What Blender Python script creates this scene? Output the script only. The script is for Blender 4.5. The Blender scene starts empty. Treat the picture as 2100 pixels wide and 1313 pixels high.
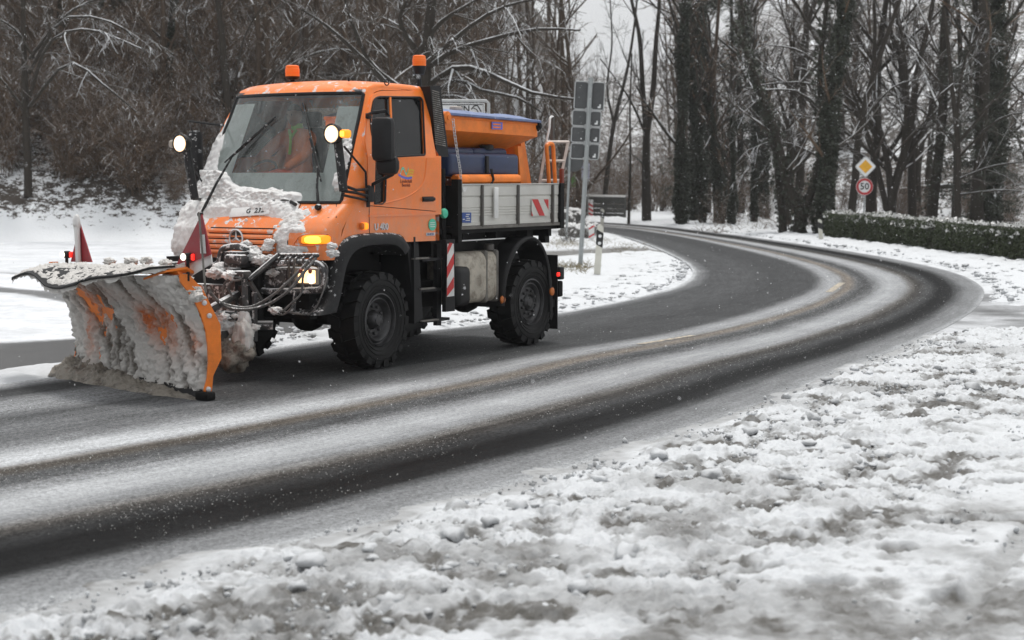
import bpy, bmesh, math, random
import numpy as np
from mathutils import Vector, Matrix
from mathutils.geometry import tessellate_polygon

# ------------------------------------------------------------------ camera, sky, sun, exposure
sc = bpy.context.scene
CAM_F, CAM_PITCH, CAM_H = 3573.0, 0.0831, 2.07
cam_data = bpy.data.cameras.new('camera'); cam = bpy.data.objects.new('camera', cam_data)
sc.collection.objects.link(cam); sc.camera = cam
cam_data.sensor_width = 36.0; cam_data.lens = 36.0*CAM_F/2100.0
cam_data.clip_start = 0.2; cam_data.clip_end = 900
cam.location = (0, 0, CAM_H); cam.rotation_euler = (math.pi/2-CAM_PITCH, 0, 0)
cam_data.dof.use_dof = True; cam_data.dof.focus_distance = 18.5; cam_data.dof.aperture_fstop = 2.6

world = bpy.data.worlds.new('World'); sc.world = world; world.use_nodes = True
wn = world.node_tree; wn.nodes.clear()
w_out = wn.nodes.new('ShaderNodeOutputWorld'); w_bg = wn.nodes.new('ShaderNodeBackground')
w_sky = wn.nodes.new('ShaderNodeTexSky'); w_sky.sky_type = 'NISHITA'; w_sky.sun_disc = False
w_sky.sun_elevation = math.radians(75); w_sky.sun_rotation = math.radians(-20)
w_sky.air_density = 1.0; w_sky.dust_density = 4.0
w_hsv = wn.nodes.new('ShaderNodeHueSaturation'); w_hsv.inputs['Saturation'].default_value = 0.10
wn.links.new(w_sky.outputs[0], w_hsv.inputs['Color']); w_mix = wn.nodes.new('ShaderNodeMix'); w_mix.data_type = 'RGBA'; w_mix.inputs[0].default_value = .55; w_mix.inputs[7].default_value = (8.6, 8.8, 9.0, 1)   # even overcast deck
wn.links.new(w_hsv.outputs[0], w_mix.inputs[6]); wn.links.new(w_mix.outputs[2], w_bg.inputs[0])
w_bg.inputs[1].default_value = 0.105
wn.links.new(w_bg.outputs[0], w_out.inputs[0])
sun_d = bpy.data.lights.new('sun', 'SUN'); sun_d.energy = 1.9; sun_d.angle = math.radians(14); sun_d.color = (1, .97, .93)
sun = bpy.data.objects.new('sun', sun_d); sc.collection.objects.link(sun)
sun.rotation_euler = (math.radians(-14), math.radians(6), 0)
sc.view_settings.view_transform = 'Standard'; sc.view_settings.look = 'None'
sc.view_settings.exposure = 0.24; sc.view_settings.gamma = 1.0; sc.view_settings.use_curve_mapping = False
sc.render.engine = 'CYCLES'
sc.cycles.use_denoising = True
sc.cycles.max_bounces = 6; sc.cycles.diffuse_bounces = 3; sc.cycles.glossy_bounces = 3
sc.cycles.transmission_bounces = 4; sc.cycles.transparent_max_bounces = 12
sc.cycles.volume_bounces = 0
sc.cycles.caustics_reflective = False; sc.cycles.caustics_refractive = False

COL = sc.collection
RNG = random.Random(7)
# ------------------------------------------------------------------ measuring helpers (photograph ray -> point on a real plane)
def ray(x, y):
    dx = (x-1050)/CAM_F; dv = -(y-656.5)/CAM_F; c, s = math.cos(CAM_PITCH), math.sin(CAM_PITCH)
    return np.array([dx, c+dv*s, -s+dv*c])
def gnd(x, y, z=0.0):
    r = ray(x, y); t = (z-CAM_H)/r[2]; return np.array([r[0]*t, r[1]*t, z])
def at_depth(x, y, Y):
    r = ray(x, y); t = Y/r[1]; return np.array([r[0]*t, Y, CAM_H+r[2]*t])
YAW = .5643; TO = np.array([-2.3005, 19.1118, 0.0])
TF = np.array([-math.sin(YAW), -math.cos(YAW), 0]); TL = np.array([math.cos(YAW), -math.sin(YAW), 0])
TC = np.array([(np.array([0, 0, CAM_H])-TO)@TF, (np.array([0, 0, CAM_H])-TO)@TL, CAM_H])
def tplane(x, y, axis, val):
    r = ray(x, y); r = np.array([r@TF, r@TL, r[2]]); t = (val-TC[axis])/r[axis]; return TC+t*r
def PX(x, y, v): return tplane(x, y, 0, v)
def PY(x, y, v): return tplane(x, y, 1, v)
def to_world(q): return TO+q[0]*TF+q[1]*TL+np.array([0, 0, q[2]])

# ------------------------------------------------------------------ noise
def _h(ix, iy, iz, seed):
    n = (ix*374761393+iy*668265263+iz*2147483647+seed*1274126177) & 0xffffffff
    n = ((n ^ (n >> 13))*1274126177) & 0xffffffff
    n = (n ^ (n >> 16))*2246822519 & 0xffffffff
    return ((n ^ (n >> 15)) & 0xffffff)/float(0xffffff)
def vnoise(p, seed=0):
    p = np.asarray(p, float); i = np.floor(p).astype(np.int64); f = p-i; f = f*f*(3-2*f); r = 0
    for a in (0, 1):
        wa = f[..., 0] if a else 1-f[..., 0]
        for b in (0, 1):
            wb = f[..., 1] if b else 1-f[..., 1]
            for c in (0, 1):
                wc = f[..., 2] if c else 1-f[..., 2]
                r = r+wa*wb*wc*_h(i[..., 0]+a, i[..., 1]+b, i[..., 2]+c, seed)
    return r
def fbm(p, octv=4, seed=0, gain=.5):
    p = np.asarray(p, float); s = 0; a = 1.0; t = 0
    for k in range(octv):
        s = s+a*vnoise(p*(2.03**k)+k*17.3, seed+k); t += a; a *= gain
    return s/t
def P3(x, y, z=0.0):
    x, y = np.broadcast_arrays(np.asarray(x, float), np.asarray(y, float)); return np.stack([x, y, np.broadcast_to(z, x.shape)], -1)
def sstep(a, b, x):
    t = np.clip((x-a)/(b-a), 0, 1); return t*t*(3-2*t)

# ------------------------------------------------------------------ objects
def link(name, me, parent=None, kind=None, label=None):
    o = bpy.data.objects.new(name, me); COL.objects.link(o)
    if parent: o.parent = parent
    if kind: o['kind'] = kind
    if label: o['label'] = label
    return o
def tag(o, label, cat, group=None, kind=None):
    o['label'] = label; o['category'] = cat
    if group: o['group'] = group
    if kind: o['kind'] = kind
    return o
def thing(name, label, cat, loc=(0, 0, 0), rz=0, group=None):
    o = bpy.data.objects.new(name, None); COL.objects.link(o); o.empty_display_size = .2
    o.location = loc; o.rotation_euler = (0, 0, rz); return tag(o, label, cat, group)
def copy_tree(o, parent=None):
    c = o.copy(); COL.objects.link(c); c.parent = parent
    for ch in list(o.children): copy_tree(ch, c)
    return c

class MB:
    """collects shapes for one mesh"""
    def __init__(s): s.v = []; s.f = []; s.m = []; s.s = []; s.n = 0
    def add(s, vs, fs, mi=0, sm=False):
        vs = np.asarray(vs, float); b = s.n; s.v.append(vs); s.n += len(vs)
        for f in fs: s.f.append(tuple(int(i)+b for i in f)); s.m.append(mi); s.s.append(sm)
        return s
    def box(s, c, d, R=None, mi=0, taper=None):
        x, y, z = [k/2 for k in d]
        vs = np.array([(a*x, b*y, e*z) for e in (-1, 1) for b in (-1, 1) for a in (-1, 1)], float)
        if taper: vs[4:, 0] *= taper[0]; vs[4:, 1] *= taper[1]
        if R is not None: vs = vs@np.array(R).T
        return s.add(vs+np.array(c), [(0, 2, 3, 1), (4, 5, 7, 6), (0, 1, 5, 4), (2, 6, 7, 3), (0, 4, 6, 2), (1, 3, 7, 5)], mi)
    def rbox(s, c, d, r=.02, R=None, mi=0, seg=2):
        bm = bmesh.new(); bmesh.ops.create_cube(bm, size=1)
        for v in bm.verts: v.co = Vector((v.co.x*d[0], v.co.y*d[1], v.co.z*d[2]))
        bmesh.ops.bevel(bm, geom=list(bm.edges), offset=min(r, min(d)*.49), segments=seg, affect='EDGES', profile=.5)
        vs = np.array([v.co[:] for v in bm.verts]); bm.verts.index_update()
        fs = [[v.index for v in f.verts] for f in bm.faces]; bm.free()
        if R is not None: vs = vs@np.array(R).T
        return s.add(vs+np.array(c), fs, mi, True)
    def tube(s, pts, r, n=8, mi=0, cap=True, sm=True, sx=1.0):
        pts = [np.array(p, float) for p in pts]; k = len(pts)
        rr = r if hasattr(r, '__len__') else [r]*k
        vs = []; up = None
        for i in range(k):
            t = pts[min(i+1, k-1)]-pts[max(i-1, 0)]; t = t/(np.linalg.norm(t)+1e-9)
            if up is None:
                up = np.array([0, 0, 1.]) if abs(t[2]) < .9 else np.array([1., 0, 0])
            a = np.cross(up, t); a /= np.linalg.norm(a)+1e-9; b = np.cross(t, a); up = b
            for j in range(n):
                q = 2*math.pi*j/n; vs.append(pts[i]+rr[i]*(math.cos(q)*a*sx+math.sin(q)*b))
        fs = [(i*n+j, i*n+(j+1) % n, (i+1)*n+(j+1) % n, (i+1)*n+j) for i in range(k-1) for j in range(n)]
        if cap: fs += [tuple(range(n))[::-1], tuple((k-1)*n+j for j in range(n))]
        return s.add(vs, fs, mi, sm)
    def lathe(s, prof, c=(0, 0, 0), axis='z', n=24, mi=0, sm=True, closed=False, R=None, cap=True):
        k = len(prof); vs = []
        for r, h in prof:
            for j in range(n):
                q = 2*math.pi*j/n; a, b = r*math.cos(q), r*math.sin(q)
                vs.append({'z': (a, b, h), 'y': (a, h, -b), 'x': (h, a, b)}[axis])
        fs = [(i*n+j, i*n+(j+1) % n, (i+1)*n+(j+1) % n, (i+1)*n+j) for i in range(k-1) for j in range(n)]
        if closed: fs += [((k-1)*n+j, (k-1)*n+(j+1) % n, (j+1) % n, j) for j in range(n)]
        elif cap:
            if prof[0][0] > 1e-4: fs.append(tuple(range(n))[::-1])
            if prof[-1][0] > 1e-4: fs.append(tuple((k-1)*n+j for j in range(n)))
        vs = np.array(vs)
        if R is not None: vs = vs@np.array(R).T
        return s.add(vs+np.array(c), fs, mi, sm)
    def prism(s, pts, depth, mi=0):
        """closed planar outline swept by the vector depth"""
        pts = np.array(pts, float); k = len(pts); d = np.array(depth, float)
        tri = tessellate_polygon([[Vector(p) for p in pts]])
        fs = [tuple(t) for t in tri]+[tuple(i+k for i in t[::-1]) for t in tri]+[(i, (i+1) % k, (i+1) % k+k, i+k) for i in range(k)]
        return s.add(np.vstack([pts, pts+d]), fs, mi)
    def grid(s, V, mi=0, sm=True, wrap=False):
        a, b = V.shape[:2]
        fs = [(i*b+j, i*b+(j+1) % b, (i+1)*b+(j+1) % b, (i+1)*b+j) for i in range(a-1) for j in range(b if wrap else b-1)]
        return s.add(V.reshape(-1, 3), fs, mi, sm)
    def mesh(s, name, mats, recalc=True, auto=40):
        me = bpy.data.meshes.new(name)
        me.from_pydata(np.vstack(s.v).tolist(), [], s.f)
        for m in (mats if isinstance(mats, (list, tuple)) else [mats]): me.materials.append(m)
        me.polygons.foreach_set('material_index', s.m); me.polygons.foreach_set('use_smooth', s.s)
        if recalc:
            bm = bmesh.new(); bm.from_mesh(me); bmesh.ops.recalc_face_normals(bm, faces=bm.faces); bm.to_mesh(me); bm.free()
        if auto and any(s.s):
            me.set_sharp_from_angle(angle=math.radians(auto))
        me.update(); return me
    def obj(s, name, mats, parent=None, kind=None, label=None, recalc=True, auto=40):
        return link(name, s.mesh(name, mats, recalc, auto), parent, kind, label)

def fast_mesh(name, V, Q, mat, smooth=True):
    """numpy mesh of quads (or tris)"""
    me = bpy.data.meshes.new(name); k = Q.shape[1]
    me.vertices.add(len(V)); me.vertices.foreach_set('co', np.asarray(V, np.float32).ravel())
    me.loops.add(Q.size); me.loops.foreach_set('vertex_index', Q.astype(np.int32).ravel())
    me.polygons.add(len(Q)); me.polygons.foreach_set('loop_start', np.arange(0, Q.size, k, dtype=np.int32))
    me.polygons.foreach_set('use_smooth', np.full(len(Q), smooth))
    for m in (mat if isinstance(mat, (list, tuple)) else [mat]): me.materials.append(m)
    me.update(calc_edges=True); return me
def grid_quads(a, b):
    i = np.arange(a-1)[:, None]; j = np.arange(b-1)[None, :]; q = i*b+j
    return np.stack([q, q+1, q+b+1, q+b], -1).reshape(-1, 4)
def smooth_line(pts, n):
    """Catmull-Rom through pts, n samples"""
    P = np.array(pts, float); P = np.vstack([2*P[0]-P[1], P, 2*P[-1]-P[-2]]); k = len(P)-3
    t = np.linspace(0, k-1e-6, n); i = t.astype(int); f = (t-i)[:, None]
    a, b, c, d = P[i], P[i+1], P[i+2], P[i+3]
    return .5*((2*b)+(-a+c)*f+(2*a-5*b+4*c-d)*f**2+(-a+3*b-3*c+d)*f**3)

# ------------------------------------------------------------------ materials
SNOW_C = (.80, .82, .84, 1)
def new_mat(name):
    m = bpy.data.materials.new(name); m.use_nodes = True; nt = m.node_tree
    b = nt.nodes['Principled BSDF']; return m, nt, b
class NT:
    def __init__(s, nt): s.nt = nt
    def n(s, t, **k):
        x = s.nt.nodes.new(t)
        for a, b in k.items():
            if a.startswith('i_'): x.inputs[a[2:].replace('_', ' ')].default_value = b
            else: setattr(x, a, b)
        return x
    def l(s, a, b): s.nt.links.new(a, b)
    def noise(s, scale, detail=4, rough=.55, vec=None, dist=0):
        x = s.n('ShaderNodeTexNoise'); x.inputs['Scale'].default_value = scale; x.inputs['Detail'].default_value = detail
        x.inputs['Roughness'].default_value = rough; x.inputs['Distortion'].default_value = dist
        if vec is None: vec = s.co()
        s.l(vec, x.inputs['Vector']); return x.outputs['Fac']
    def co(s, which='Object'):
        if not hasattr(s, '_c'): s._c = s.n('ShaderNodeTexCoord')
        return s._c.outputs[which]
    def scaled(s, v, sc_):
        x = s.n('ShaderNodeMapping'); x.inputs['Scale'].default_value = sc_; s.l(v, x.inputs['Vector']); return x.outputs[0]
    def math(s, op, a, b=None, c=None):
        x = s.n('ShaderNodeMath', operation=op)
        for i, q in enumerate((a, b, c)):
            if q is None: continue
            if isinstance(q, (int, float)): x.inputs[i].default_value = q
            else: s.l(q, x.inputs[i])
        return x.outputs[0]
    def ss(s, v, a, b):
        x = s.n('ShaderNodeMapRange', interpolation_type='SMOOTHSTEP'); x.inputs['From Min'].default_value = a; x.inputs['From Max'].default_value = b
        s.l(v, x.inputs['Value']); return x.outputs[0]
    def mix(s, f, a, b):
        x = s.n('ShaderNodeMix', data_type='RGBA')
        if isinstance(f, (int, float)): x.inputs['Factor'].default_value = f
        else: s.l(f, x.inputs['Factor'])
        for i, q in ((6, a), (7, b)):
            if isinstance(q, (tuple, list)): x.inputs[i].default_value = tuple(q)+((1,) if len(q) == 3 else ())
            else: s.l(q, x.inputs[i])
        return x.outputs[2]
    def xyz(s, v):
        x = s.n('ShaderNodeSeparateXYZ'); s.l(v, x.inputs[0]); return x.outputs
    def bump(s, h, b, strength=.3, dist=.01):
        x = s.n('ShaderNodeBump'); x.inputs['Strength'].default_value = strength; x.inputs['Distance'].default_value = dist
        s.l(h, x.inputs['Height']); s.l(x.outputs[0], b.inputs['Normal'])
def rgb(c): return (c[0], c[1], c[2], 1)

def pmat(name, col, rough=.5, metal=0.0, var=.12, scale=6, coat=0.0, bump=0, bscale=80, dirt=0.0, dirtcol=(.12, .105, .085), snow=0.0, snowscale=14, spec=None, front=0.0, low=0.0):
    """painted / plastic / metal surface with uneven tone, grime and (snow>0) snow caught on upward faces,
       front>0: wet snow plastered on faces that look towards the direction of travel"""
    m, nt, b = new_mat(name); N = NT(nt)
    n1 = N.noise(scale, 5, .6)
    base = N.mix(N.ss(n1, .25, .75), tuple(c*(1-var) for c in col[:3]), tuple(min(1, c*(1+var)) for c in col[:3]))
    rg = N.math('MULTIPLY_ADD', n1, .25, rough-.12)
    if dirt:
        d = N.math('MULTIPLY', N.ss(N.noise(scale*1.7, 6, .7), .62-dirt*.35, .85-dirt*.25), min(1, dirt*1.4))
        base = N.mix(d, base, dirtcol); rg = N.math('MULTIPLY_ADD', d, .3, rg)
    if low:   # salt film and road spray, thickest low on the bodywork
        z_ = N.xyz(N.co())[2]; l_ = N.math('MULTIPLY', N.math('MULTIPLY', N.ss(z_, 2.25, 1.25), low), N.ss(N.noise(5, 6, .7, vec=N.scaled(N.co(), (1.6, 1.6, .7))), .30, .62))
        l_ = N.math('ADD', l_, N.math('MULTIPLY', N.ss(N.noise(55, 2, .5), .66, .72), .28)); base = N.mix(l_, base, (.50, .36, .27)); rg = N.math('MULTIPLY_ADD', l_, .35, rg)
    if snow or front:
        geo = N.n('ShaderNodeNewGeometry'); nz = N.xyz(geo.outputs['Normal'])[2]
        nn = N.noise(snowscale, 6, .65)
        up = N.math('MULTIPLY', N.ss(nz, .25, .8), snow)
        tot = up
        if front:
            nx = N.xyz(N.co('Normal'))[0]
            tot = N.math('MAXIMUM', up, N.math('MULTIPLY', N.ss(nx, .2, .8), front))
        k = N.ss(N.math('ADD', nn, N.math('MULTIPLY', N.math('SUBTRACT', tot, .5), .55)), .52, .62)
        k = N.math('MULTIPLY', k, N.ss(tot, .02, .2))
        base = N.mix(k, base, (.62, .62, .62)); rg = N.math('MULTIPLY_ADD', k, .35, rg)
    N.l(base, b.inputs['Base Color']); N.l(rg, b.inputs['Roughness'])
    b.inputs['Metallic'].default_value = metal; b.inputs['Coat Weight'].default_value = coat
    if spec is not None: b.inputs['Specular IOR Level'].default_value = spec
    if bump: N.bump(N.noise(bscale, 4, .6), b, bump, .004)
    return m
def emat(name, col, strength):
    m, nt, b = new_mat(name); b.inputs['Base Color'].default_value = rgb(col)
    b.inputs['Emission Color'].default_value = rgb(col); b.inputs['Emission Strength'].default_value = strength; return m
def snow_mat(name, clean=(.80, .82, .84), dirty=(.30, .285, .265), amount=.5, scale=3.0, bump=.5, bscale=60, attr=None, tint=None):
    m, nt, b = new_mat(name); N = NT(nt)
    n1 = N.noise(scale, 6, .65); n2 = N.noise(scale*7, 5, .6)
    d = N.ss(N.math('MULTIPLY_ADD', n2, .35, n1), .95-amount*.5, 1.15-amount*.35)
    if attr:
        a = N.n('ShaderNodeAttribute', attribute_name=attr)
        d = N.math('MINIMUM', N.math('ADD', N.math('MULTIPLY', d, .5), N.math('MULTIPLY', a.outputs['Fac'], N.math('MULTIPLY_ADD', n2, 1.2, .35))), 1.0)
    base = N.mix(d, clean, dirty)
    if tint:
        ta = N.n('ShaderNodeAttribute', attribute_name='tint'); base = N.mix(N.math('MINIMUM', N.math('MULTIPLY', ta.outputs['Fac'], N.math('MULTIPLY_ADD', n2, 1.6, .1)), .95), base, tint)
    N.l(base, b.inputs['Base Color']); b.inputs['Roughness'].default_value = .55
    b.inputs['Subsurface Weight'].default_value = 0.0; b.inputs['Specular IOR Level'].default_value = .35
    h = N.math('ADD', N.noise(bscale, 5, .65), N.math('MULTIPLY', N.noise(bscale*4, 3, .6), .4))
    N.bump(h, b, bump, .01); return m

M = {}
M['orange'] = pmat('orange_paint', (.92, .215, .024), .36, var=.06, coat=.4, dirt=.3, dirtcol=(.58, .27, .13), front=0.0, snow=.0, low=.36)
M['orange_front'] = pmat('orange_paint_with_spray', (.92, .215, .024), .40, var=.06, coat=.3, dirt=.3, dirtcol=(.62, .36, .22), front=.46, snow=.45, snowscale=9, low=.30)
M['orange_old'] = pmat('orange_machine_paint', (.80, .20, .016), .5, var=.15, dirt=.25, dirtcol=(.30, .10, .03), bump=.15)
M['black'] = pmat('black_plastic', (.010, .010, .011), .5, var=.3, dirt=.25, dirtcol=(.04, .039, .037), bump=.2, snow=.12, spec=.3)
M['black_front'] = pmat('black_plastic_spray', (.013, .013, .014), .5, var=.3, dirt=.4, dirtcol=(.06, .058, .055), spec=.3, bump=.2, snow=.55, front=.42, snowscale=22)
M['rubber'] = pmat('tyre_rubber', (.008, .008, .0085), .6, var=.35, spec=.3, dirt=.3, dirtcol=(.028, .027, .025), bump=.35, bscale=60, scale=12)
M['rim'] = pmat('rim_steel', (.055, .055, .057), .32, metal=.5, var=.35, dirt=.4, dirtcol=(.055, .052, .048), bump=.25, scale=10)
M['chassis'] = pmat('chassis_steel', (.006, .006, .0062), .65, var=.4, spec=.2, dirt=.3, dirtcol=(.028, .026, .024), bump=.3, snow=.2, snowscale=18)
M['iced'] = pmat('iced_steel', (.035, .035, .037), .5, var=.4, dirt=.5, dirtcol=(.12, .115, .105), snow=.85, front=.5, snowscale=16, bump=.4)
M['grey_rail'] = pmat('grime_grey', (.16, .15, .135), .6, var=.25, dirt=.5, bump=.3, snow=.5, front=.3)
M['alu'] = pmat('aluminium_board', (.60, .59, .55), .5, metal=.0, var=.06, dirt=.22, dirtcol=(.38, .35, .31), scale=4)
M['alu_dark'] = pmat('steel_post', (.10, .095, .09), .5, metal=.3, dirt=.5)
M['tank'] = pmat('dirty_tank', (.46, .42, .35), .5, var=.2, dirt=.6, dirtcol=(.17, .14, .11), scale=5, bump=.15)
M['white'] = pmat('white_plastic', (.72, .72, .70), .5, dirt=.15)
M['white_refl'] = pmat('white_reflective', (.70, .70, .69), .4, dirt=.25, dirtcol=(.3, .29, .27))
M['red_refl'] = pmat('red_reflective', (.55, .02, .02), .4, dirt=.15)
M['darkred'] = pmat('dark_red_panel', (.26, .008, .016), .5, dirt=.25, dirtcol=(.25, .13, .12), scale=14)
M['blue_plastic'] = pmat('navy_tank_plastic', (.022, .038, .095), .45, var=.2, dirt=.3, dirtcol=(.07, .08, .12), scale=7, snow=.15)
M['blue_cover'] = pmat('blue_tarpaulin', (.12, .17, .33), .45, var=.25, dirt=.4, dirtcol=(.42, .47, .58), snow=.35, snowscale=11, bump=.5, bscale=25)
M['chrome'] = pmat('bright_metal', (.60, .60, .61), .35, metal=.35, dirt=.2)
M['hose'] = pmat('hydraulic_hose', (.05, .05, .05), .5, var=.4, dirt=.6, dirtcol=(.22, .21, .195), snow=.5, front=.25, snowscale=40)
M['snow_lump'] = snow_mat('wet_snow_lump', (.76, .755, .745), (.30, .285, .26), .45, 6, .6, 70)
M['crust'] = snow_mat('plastered_snow', (.76, .755, .745), (.50, .48, .455), .55, 5, .6, 60)
M['plough_slush'] = snow_mat('plough_slush', (.70, .68, .65), (.17, .15, .128), .38, 5, .9, 45, attr='dirt', tint=(.62, .16, .03))
M['brown_slush'] = snow_mat('brown_slush', (.34, .31, .265), (.10, .085, .07), .7, 6, 1.0, 50)
M['lining'] = pmat('cab_lining', (.22, .225, .23), .8)
M['seat'] = pmat('seat_cloth', (.045, .048, .055), .9)
M['dash'] = pmat('dashboard', (.035, .06, .055), .6)
M['green'] = pmat('pale_green', (.18, .55, .38), .5)
M['mint'] = pmat('mint_sticker', (.08, .55, .36), .4)
M['yellow'] = pmat('yellow_sign', (.80, .42, .02), .4, var=.05)
M['blue_sticker'] = pmat('blue_sticker', (.02, .07, .28), .4)
M['purple'] = pmat('violet_blue', (.12, .14, .55), .4)
M['textred'] = pmat('maroon_print', (.22, .04, .02), .5)
M['lamp_white'] = emat('lamp_white_lit', (1, .90, .74), 1.6)
M['lamp_rim'] = emat('lamp_warm_rim', (1, .70, .42), 1.0); M['lamp_amber'] = emat('lamp_amber_lit', (1, .30, .01), .9)
M['lamp_amber_core'] = emat('lamp_amber_core', (1, .62, .06), 1.9)
M['lamp_warm'] = emat('headlamp_warm_lit', (1, .62, .28), 2.2)
M['lamp_red'] = emat('lamp_red_lit', (1, .03, .02), 1.0)
M['beacon'] = emat('beacon_amber', (.80, .15, .008), .14); M['amber_refl'] = pmat('amber_reflector', (.50, .14, .02), .3)
M['frost'] = pmat('frosted_lens', (.42, .37, .32), .4, dirt=.3)
def glass_mat(name, tint, film=0.0, filmcol=(.5, .5, .5), ior=1.5, fscale=3, smear=True):
    m, nt, b = new_mat(name); N = NT(nt); nt.nodes.remove(b); out = nt.nodes['Material Output']
    tr = N.n('ShaderNodeBsdfTransparent'); tr.inputs[0].default_value = rgb(tint)
    gl = N.n('ShaderNodeBsdfGlossy'); gl.inputs['Roughness'].default_value = .04
    fr = N.n('ShaderNodeFresnel'); fr.inputs[0].default_value = ior
    mx = N.n('ShaderNodeMixShader'); N.l(fr.outputs[0], mx.inputs[0]); N.l(tr.outputs[0], mx.inputs[1]); N.l(gl.outputs[0], mx.inputs[2])
    if film:
        df = N.n('ShaderNodeBsdfDiffuse'); df.inputs[0].default_value = rgb(filmcol)
        a = N.noise(fscale, 5, .6, vec=N.scaled(N.co(), (1, 2.2, .8)), dist=.6); s_ = N.noise(90, 2, .5)
        k = N.math('ADD', N.math('MULTIPLY', N.ss(a, .35, .7), film*1.1), film*.35)
        k = N.math('ADD', k, N.math('MULTIPLY', N.ss(s_, .68, .74), .35))
        m2 = N.n('ShaderNodeMixShader'); N.l(k, m2.inputs[0]); N.l(mx.outputs[0], m2.inputs[1]); N.l(df.outputs[0], m2.inputs[2])
        N.l(m2.outputs[0], out.inputs[0])
    else: N.l(mx.outputs[0], out.inputs[0])
    return m
M['glass_front'] = glass_mat('windscreen_glass', (.92, .98, .96), .11, (.62, .68, .66))  # thin snow film, with the green-grey reflection put into its colour
M['glass_side'] = glass_mat('side_glass', (.38, .40, .39), .03, (.3, .3, .3))
# ================================================================== SETTING: ground, road, verges
EDGE_O = [(-13.6, -8.7), (-8.0, -0.4), (-2.4, 8.0), (-.16, 11.27), (1.9, 15.0), (3.28, 17.94), (4.71, 20.92), (6.3, 24.6), (7.6, 28.2), (8.7, 32.2), (9.35, 36.5), (9.5, 41), (9.2, 47), (8.5, 54), (7.4, 62.5), (5.9, 71), (2.5, 79.5), (-4, 86), (-14, 91)]
EDGE_I = [(-19.8, -4.5), (-14.2, 3.7), (-8.6, 12.1), (-6.0, 15.8), (-3.6, 19.6), (-2.2, 22.0), (-.5, 24.0), (.9, 26.6), (2.05, 29.3), (3.05, 32.4), (3.75, 36.2), (4.08, 40.6), (4.12, 46), (3.98, 53), (3.6, 60), (2.5, 66.5), (-.5, 72), (-7, 77), (-16, 80.5)]
NA = 620
LO = smooth_line(EDGE_O, NA); LI = smooth_line(EDGE_I, NA)
M['road'] = None
def road_material():
    m, nt, b = new_mat('wet_asphalt_with_slush'); N = NT(nt)
    uv = N.xyz(N.co('UV')); u, v = uv[0], uv[1]
    wv = N.scaled(N.co('UV'), (16, .16, 1)); wob = N.noise(1.0, 4, .6, vec=wv)
    big = N.noise(.35, 3, .5)
    uu = N.math('ADD', u, N.math('ADD', N.math('MULTIPLY', N.math('SUBTRACT', wob, .5), .035), N.math('MULTIPLY', N.math('SUBTRACT', big, .5), .02)))
    def ramp(stops):
        r = N.n('ShaderNodeValToRGB'); e = r.color_ramp.elements
        while len(e) > 1: e.remove(e[-1])
        e[0].position = stops[0][0]; e[0].color = (stops[0][1],)*3+(1,)
        for p, c in stops[1:]:
            x = e.new(p); x.color = (c,)*3+(1,)
        N.l(uu, r.inputs[0]); return r.outputs[0]
    # lightness of the thin slush film across the road (0 kerb near the camera, 1 far kerb)
    cleared = ramp([(0, .42), (.02, .26), (.06, .20), (.080, .09), (.10, .014), (.14, .006), (.155, .022), (.18, .065), (.212, .045), (.232, .13), (.255, .34), (.30, .42), (.33, .32), (.355, .18), (.38, .07), (.40, .10), (.43, .20), (.452, .17), (.468, .32), (.50, .38), (.528, .24), (.545, .12), (.562, .070), (.70, .062), (.80, .085), (.93, .08), (.97, .20), (1, .62)])
    fresh = ramp([(0, .46), (.03, .28), (.07, .21), (.085, .09), (.10, .014), (.145, .005), (.185, .028), (.215, .05), (.24, .22), (.29, .46), (.32, .48), (.355, .30), (.385, .10), (.42, .08), (.445, .06), (.458, .26), (.48, .58), (.52, .50), (.56, .24), (.60, .15), (.66, .18), (.73, .11), (.78, .30), (.85, .28), (.895, .07), (.94, .05), (.965, .25), (1, .62)])
    pos = N.math('ADD', N.math('MULTIPLY_ADD', u, 2.2, N.math('MULTIPLY', v, -1.0)), N.math('MULTIPLY', N.math('SUBTRACT', N.noise(6, 3, .6), .5), .5))   # where the blade has not yet been
    a1 = N.ss(pos, -30.0, -22.0); a2 = N.ss(pos, -25.15, -24.8); au = N.ss(u, .57, .62)
    ahead = N.math('ADD', N.math('MULTIPLY', a1, N.math('SUBTRACT', 1.0, au)), N.math('MULTIPLY', a2, au))
    amt = N.mix(ahead, cleared, fresh)
    g0 = N.noise(1.1, 4, .6); g1 = N.noise(5, 5, .7); g2 = N.noise(24, 5, .85); g3 = N.noise(70, 3, .7)
    st = N.noise(1.0, 5, .7, vec=N.scaled(N.co('UV'), (70, .9, 1)))
    tex = ramp([(0, .7), (.07, .8), (.10, 1.4), (.14, 1.5), (.22, 1.6), (.25, .7), (.29, .45), (.33, .6), (.37, 1.5), (.43, 1.3), (.47, .7), (.52, .6), (.56, 1.1), (.9, 1.1), (1, .8)])
    gr = N.math('ADD', N.math('MULTIPLY', N.math('SUBTRACT', N.ss(g2, .36, .64), .5), .95), N.math('ADD', N.math('MULTIPLY', N.math('SUBTRACT', g1, .5), .7), N.math('ADD', N.math('MULTIPLY', N.math('SUBTRACT', st, .5), 1.3), N.math('MULTIPLY', N.math('SUBTRACT', N.ss(g3, .38, .62), .5), .5))))
    f_ = N.math('MAXIMUM', N.math('MULTIPLY_ADD', gr, tex, 1.0), .22)
    lum = N.math('MINIMUM', N.math('MULTIPLY', N.math('MULTIPLY', amt, f_), N.math('MULTIPLY_ADD', N.math('SUBTRACT', g0, .5), .5, 1.0)), .78)
    brn = N.ss(N.math('ABSOLUTE', N.math('SUBTRACT', uu, .437)), .035, .0)
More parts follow.
